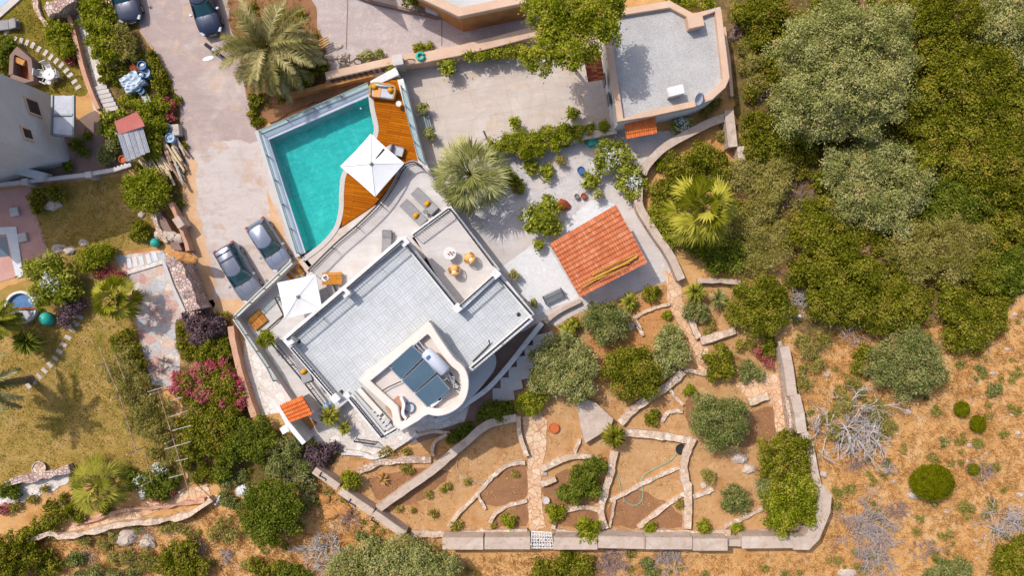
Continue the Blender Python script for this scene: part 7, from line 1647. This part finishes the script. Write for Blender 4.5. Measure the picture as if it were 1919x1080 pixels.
    rosette('larger of the two cycads at the roof stair corner', 618, 780, 25, 1.1, 120, seed=5, wid=.06)
    rosette('smaller of the two cycads at the roof stair corner', 645, 803, 16, .8, 80, seed=6, wid=.05)
    rosette('spiky agave beside the grey green olive below the pavilion', 1180, 567, 22, .5, 90, 'leaf_cycad', 'agave', seed=7, wid=.07)
    rosette('cycad above the small grey green tree by the flag path', 1303, 547, 24, 1.3, 110, 'leaf_cycad', 'cycad', seed=8, wid=.06)
    rosette('loose narrow leaved palm clump at the broad green tree', 1345, 560, 24, .8, 60, 'leaf_fan', 'palm_clump', seed=9, wid=.06)
    rosette('spiky round shrub at the corner of the concrete slab', 1150, 818, 25, 1.2, 320, 'leaf_oak', 'spiky_shrub', seed=10, wid=.05)
    rosette('spiky plant in the ochre pot by the villa stairs', 1074, 608, 16, .7, 80, 'leaf_cycad', 'agave', seed=11, wid=.05)
    rosette('spiky dwarf palm at the edge of the concrete walk below the pavilion', 1064, 622, 20, .8, 90, 'leaf_cycad', 'dwarf_palm', seed=13, wid=.06)
    rosette('withered brown rosette in the dry bed near the southwest wall', 718, 900, 14, .2, 40, 'straw_dark', 'withered_plant', seed=12, wid=.04)
    # dead brushwood
    D = dead_shrub
    D('pale bleached dead tree lying beside the east wall', 1600, 800, 78, 'dead_wood', 1, 46, .8, 'dead_tree', None, 2.0)
    D('big grey purple dead bush below the bleached dead tree', 1625, 985, 56, 'dead_twig', 2, 70)
    D('grey dead bush at the bottom edge of the dry slope', 1640, 1050, 44, 'dead_twig', 3, 46)
    D('dead grey bush at the right border above the corner tree', 1885, 985, 44, 'dead_wood', 4, 46)
    D('small purple dead bush next to the tiny cushion bush', 1838, 885, 26, 'purple_twig', 5, 26)
    D('thin purple brush left of the grey purple dead bush', 1690, 960, 26, 'purple_twig', 6, 22)
    D('tiny dead bush between the dead tree and the domed bush', 1668, 880, 16, 'dead_twig', 7, 18)
    D('dead twigs below the bleached dead tree', 1610, 870, 22, 'purple_twig', 8, 20)
    D('purple dead bush under the south wall', 1148, 1056, 34, 'purple_twig', 9, 46)
    D('grey brushwood under the middle of the south wall', 1255, 1050, 36, 'dead_twig', 10, 40)
    D('heap of long grey dead branches below the southwest wall', 605, 1040, 46, 'dead_wood', 11, 36, .4, 'dead_branches', None, 1.6)
    D('tangle of brown twigs beside the boulder at the southwest wall', 655, 975, 24, 'purple_twig', 12, 24)
    D('grey twigs in the gap between evergreens', 425, 860, 18, 'dead_wood', 13, 16, 1.4)
    D('dead grey branches across the airy grey tree', 545, 890, 34, 'dead_wood', 14, 10, 1.5, 'dead_branches', None, 1.8)
    D('brushwood pile in the clearing under the wood', 1490, 570, 30, 'dead_wood', 15, 34, .3)
    D('reddish twig litter in the clearing above the brushwood pile', 1478, 520, 24, 'purple_twig', 16, 28, .3)
    D('reddish twig litter beside the dry thin tree', 1495, 385, 32, 'purple_twig', 17, 34, .3)
    D('grey twigs at the outer annexe wall', 1378, 60, 18, 'purple_twig', 18, 24)
    D('pale twigs on the ground left of the huge grey tree', 1425, 175, 22, 'purple_twig', 19, 24, .3)
    D('dead twigs at the dry clearing edge', 1600, 625, 26, 'dead_twig', 20, 22, .3)
    D('dead grey bush on the bank below the terrace wall', 265, 1005, 26, 'dead_twig', 21, 16, .3)
    D('thin dead branch lying on the dry bank', 170, 1043, 22, 'dead_wood', 22, 6, .2)
    D('grey dead shrub in front of the bottom bush tree', 365, 1030, 18, 'dead_twig', 23, 24)
    D('small grey dead shrub on the dry bank right of the bottom bush tree', 425, 1048, 16, 'dead_twig', 24, 20)
    D('grey dead shrub left of the bottom bush tree', 303, 1062, 20, 'dead_twig', 27, 26)
    D('thin dark stems at the flagstone path edge', 300, 690, 22, 'purple_twig', 25, 24)
    D('dry twigs at the bottom edge of the slope right of the dead bush', 1740, 1030, 30, 'purple_twig', 26, 20, .3)
vegetation()
# ------------------------------------------------------------------ stones and grass
def stones():
    q = random.Random(21)
    R_ = [(1703, 772, 10), (1862, 700, 7), (1818, 835, 7), (1748, 856, 5), (1675, 903, 6), (1545, 890, 8), (1552, 850, 6), (1912, 928, 10), (1712, 930, 14), (1776, 960, 7), (1898, 778, 6), (1910, 812, 7), (1550, 704, 7), (1820, 724, 4), (1724, 783, 4), (1850, 850, 5), (1590, 1075, 18), (1830, 1015, 6), (1610, 640, 6), (1745, 590, 5), (1715, 595, 4), (1665, 420, 5), (1904, 590, 6), (1500, 700, 5), (1890, 655, 6)]
    for i, (x, y, r) in enumerate(R_):
        p = P(x, y, .1); k = r/S*.85; tag(MB().rock((p.x, p.y, .0), (k*1.1, k*.75), i, .5).build('boulder', mt['rock_pale']), 'pale stone lying in the dry grass of the right hand slope', 'stone', 'stones on the dry slope')
    for i, (x, y, r, l) in enumerate(((645, 957, 16, 'tan boulder touching the southwest wall'), (608, 936, 11, 'orange boulder left of the tan boulder'), (620, 965, 15, 'broken reddish rock below the orange boulder'), (98, 383, 16, 'white rock on the lawn beside the balustrade shrub'), (107, 466, 13, 'white rock at the lawn edge nearer the clipped oval bush'), (264, 402, 9, 'small white rock left of the brown trough'), (665, 913, 11, 'tan stone beside the round bright shrub'), (1064, 610, 6, 'small pale stone at the shaded stair top'), (1110, 700, 9, 'white stone between the big olive and the green tree'), (1182, 612, 10, 'white stone beside the grey green olive'), (1118, 640, 8, 'pale stone in the orange bed'), (1388, 860, 15, 'flat pale rock right of the rounded olive'), (1405, 880, 12, 'cracked pale rock near the tall green shrub'), (1320, 912, 7, 'white stone in the bed left of the rounded grey shrub'), (1020, 888, 8, 'white stone beside the flag path'), (235, 1010, 20, 'white rock ledge on the bank below the terrace wall'), (275, 1018, 16, 'pale broken rock on the bank below the terrace wall'), (155, 455, 9, 'white pebble rock between lemon tree and oval bush'), (128, 470, 11, 'flat white rock above the lemon tree'), (1545, 890, 8, 'white stone just outside the east wall'))):
        p = P(x, y, .15); k = r/S; tag(MB().rock((p.x, p.y, .0), (k*1.1, k*.85), 50+i, .6, 9).build('rock', mt['rock_pale' if 'tan' not in l and 'orange' not in l and 'reddish' not in l else 'ochre_plaster']), l, 'rock')
    # pebbles nobody could count
    rng = np.random.RandomState(4); m = MB()
    zones = [[(1500, 620), (1919, 560), (1919, 1080), (870, 1080), (870, 1045), (1560, 1040), (1550, 800)], [(60, 1000), (600, 990), (600, 1080), (60, 1080)], [(20, 900), (380, 890), (390, 930), (20, 990)]]
    k = 0
    while k < 420:
        x, y = rng.uniform(0, 1919), rng.uniform(560, 1080)
        if any(inside(z, x, y) for z in zones): p = P(x, y); m.rock((p.x, p.y, 0), (rng.gamma(2, .03)+.02, rng.gamma(2, .025)+.02), k, .5, 5); k += 1
    tag(m.build('pebbles', mt['wall_cap']), 'scattered small pale stones on the dry ground', 'pebbles', kind='stuff')
stones()
EST = [(590, 880), (700, 960), (760, 1005), (830, 1035), (1525, 1035), (1560, 930), (1495, 815), (1465, 640)]
WILD = [[(1470, 640), (1560, 620), (1740, 600), (1850, 640), (1960, 540), (1960, 1120), (860, 1120), (870, 1040), (1530, 1036), (1562, 935), (1500, 815)], [(-20, 1000), (180, 1005), (400, 945), (460, 930), (590, 890), (760, 1010), (860, 1040), (860, 1110), (-20, 1110)]]
tufts('dry_grass', 'short straw coloured grass covering the dry slopes', WILD, 9000, 'straw', .22, 31, 8)
BEDS = [[(160, 0), (238, 0), (262, 62), (300, 110), (332, 180), (346, 270), (340, 400), (250, 320), (214, 205), (185, 120)], [(424, 0), (560, 0), (600, 60), (614, 150), (500, 230), (478, 240), (455, 130)], [(330, 600), (430, 600), (476, 790), (640, 850), (600, 900), (460, 910), (350, 905), (340, 780)]]
tufts('bed_weeds', 'thin grass and weeds under the shrubs of the planting beds', BEDS, 2200, 'weed', .2, 36, 7)
tufts('wood_grass', 'thin brown grass between the trees of the wood', [WOOD], 2600, 'straw_dark', .25, 32, 7)
tufts('bed_grass', 'sparse dry grass in the lower garden beds', [GARDEN], 2600, 'straw', .12, 33, 6)
tufts('lawn_grass', 'short green and yellow grass of the left lawns', [[(0, 30), (30, 0), (120, 0), (150, 60), (176, 150), (160, 176), (95, 176), (0, 140)], [(60, 356), (225, 332), (328, 378), (338, 440), (300, 456), (225, 468), (190, 508), (95, 498), (72, 420)], [(0, 600), (120, 600), (230, 540), (260, 640), (330, 800), (340, 895), (0, 900)]], 7000, 'weed', .09, 34, 6)
# undergrowth of the wood
def undergrowth():
    rng = np.random.RandomState(77); bl = []
    while len(bl) < 380:
        x, y = rng.uniform(1370, 1930), rng.uniform(-10, 600)
        if inside(WOOD, x, y) and not (1440 < x < 1520 and 330 < y < 620 and rng.rand() < .8) and not (x < 1450 and 80 < y < 220 and rng.rand() < .6):
            r = rng.uniform(.4, 1.0); zz = rng.uniform(.2, .55); p = P(x, y, zz); bl.append((p.x, p.y, zz, r, r, r*.7))
    V, T, mn = foliage(bl, 'oak', 900, .6)
    tag(link_mesh('undergrowth', quads_mesh('undergrowth', V, T), mt['leaf_oak']), 'low green undergrowth filling the wood between the trees', 'undergrowth', kind='stuff')
undergrowth()
def dry_scrub():
    """low grey and straw tufts over the dry slopes, too many to count"""
    for nm, kind, n, sd, lab in (('dry_scrub', 'scrub', 190, 5, 'low straw coloured scrub mottling the dry slopes'), ('low_scrub', 'grey', 34, 6, 'low grey green scrub mottling the dry slopes')):
        rng = np.random.RandomState(sd); bl = []
        while len(bl) < n:
            x, y = rng.uniform(0, 1930), rng.uniform(580, 1085)
            if any(inside(z, x, y) for z in WILD) and (x > 600 or rng.rand() < .9):
                for k in range(rng.randint(1, 4)):
                    r = rng.uniform(.1, .38 if kind == 'scrub' else .26); p = P(x+rng.normal()*9, y+rng.normal()*9, .1); bl.append((p.x, p.y, .06, r*1.2, r, r*.5))
        V, T, mn = foliage(bl, kind, 950+sd, .5)
        tag(link_mesh(nm, quads_mesh(nm, V, T), mt[mn]), lab, 'scrub', kind='stuff')
dry_scrub()
def bed_cover():
    rng = np.random.RandomState(41); bl = []
    while len(bl) < 130:
        x, y = rng.uniform(160, 640), rng.uniform(0, 910)
        if any(inside(z, x, y) for z in BEDS): r = rng.uniform(.15, .5); p = P(x, y, .2); bl.append((p.x, p.y, .12, r, r, r*.6))
    V, T, mn = foliage(bl, 'dark', 970, .6); tag(link_mesh('ground_cover', quads_mesh('ground_cover', V, T), mt['leaf_oak']), 'low green ground cover filling the planting beds', 'ground cover', kind='stuff')
bed_cover()
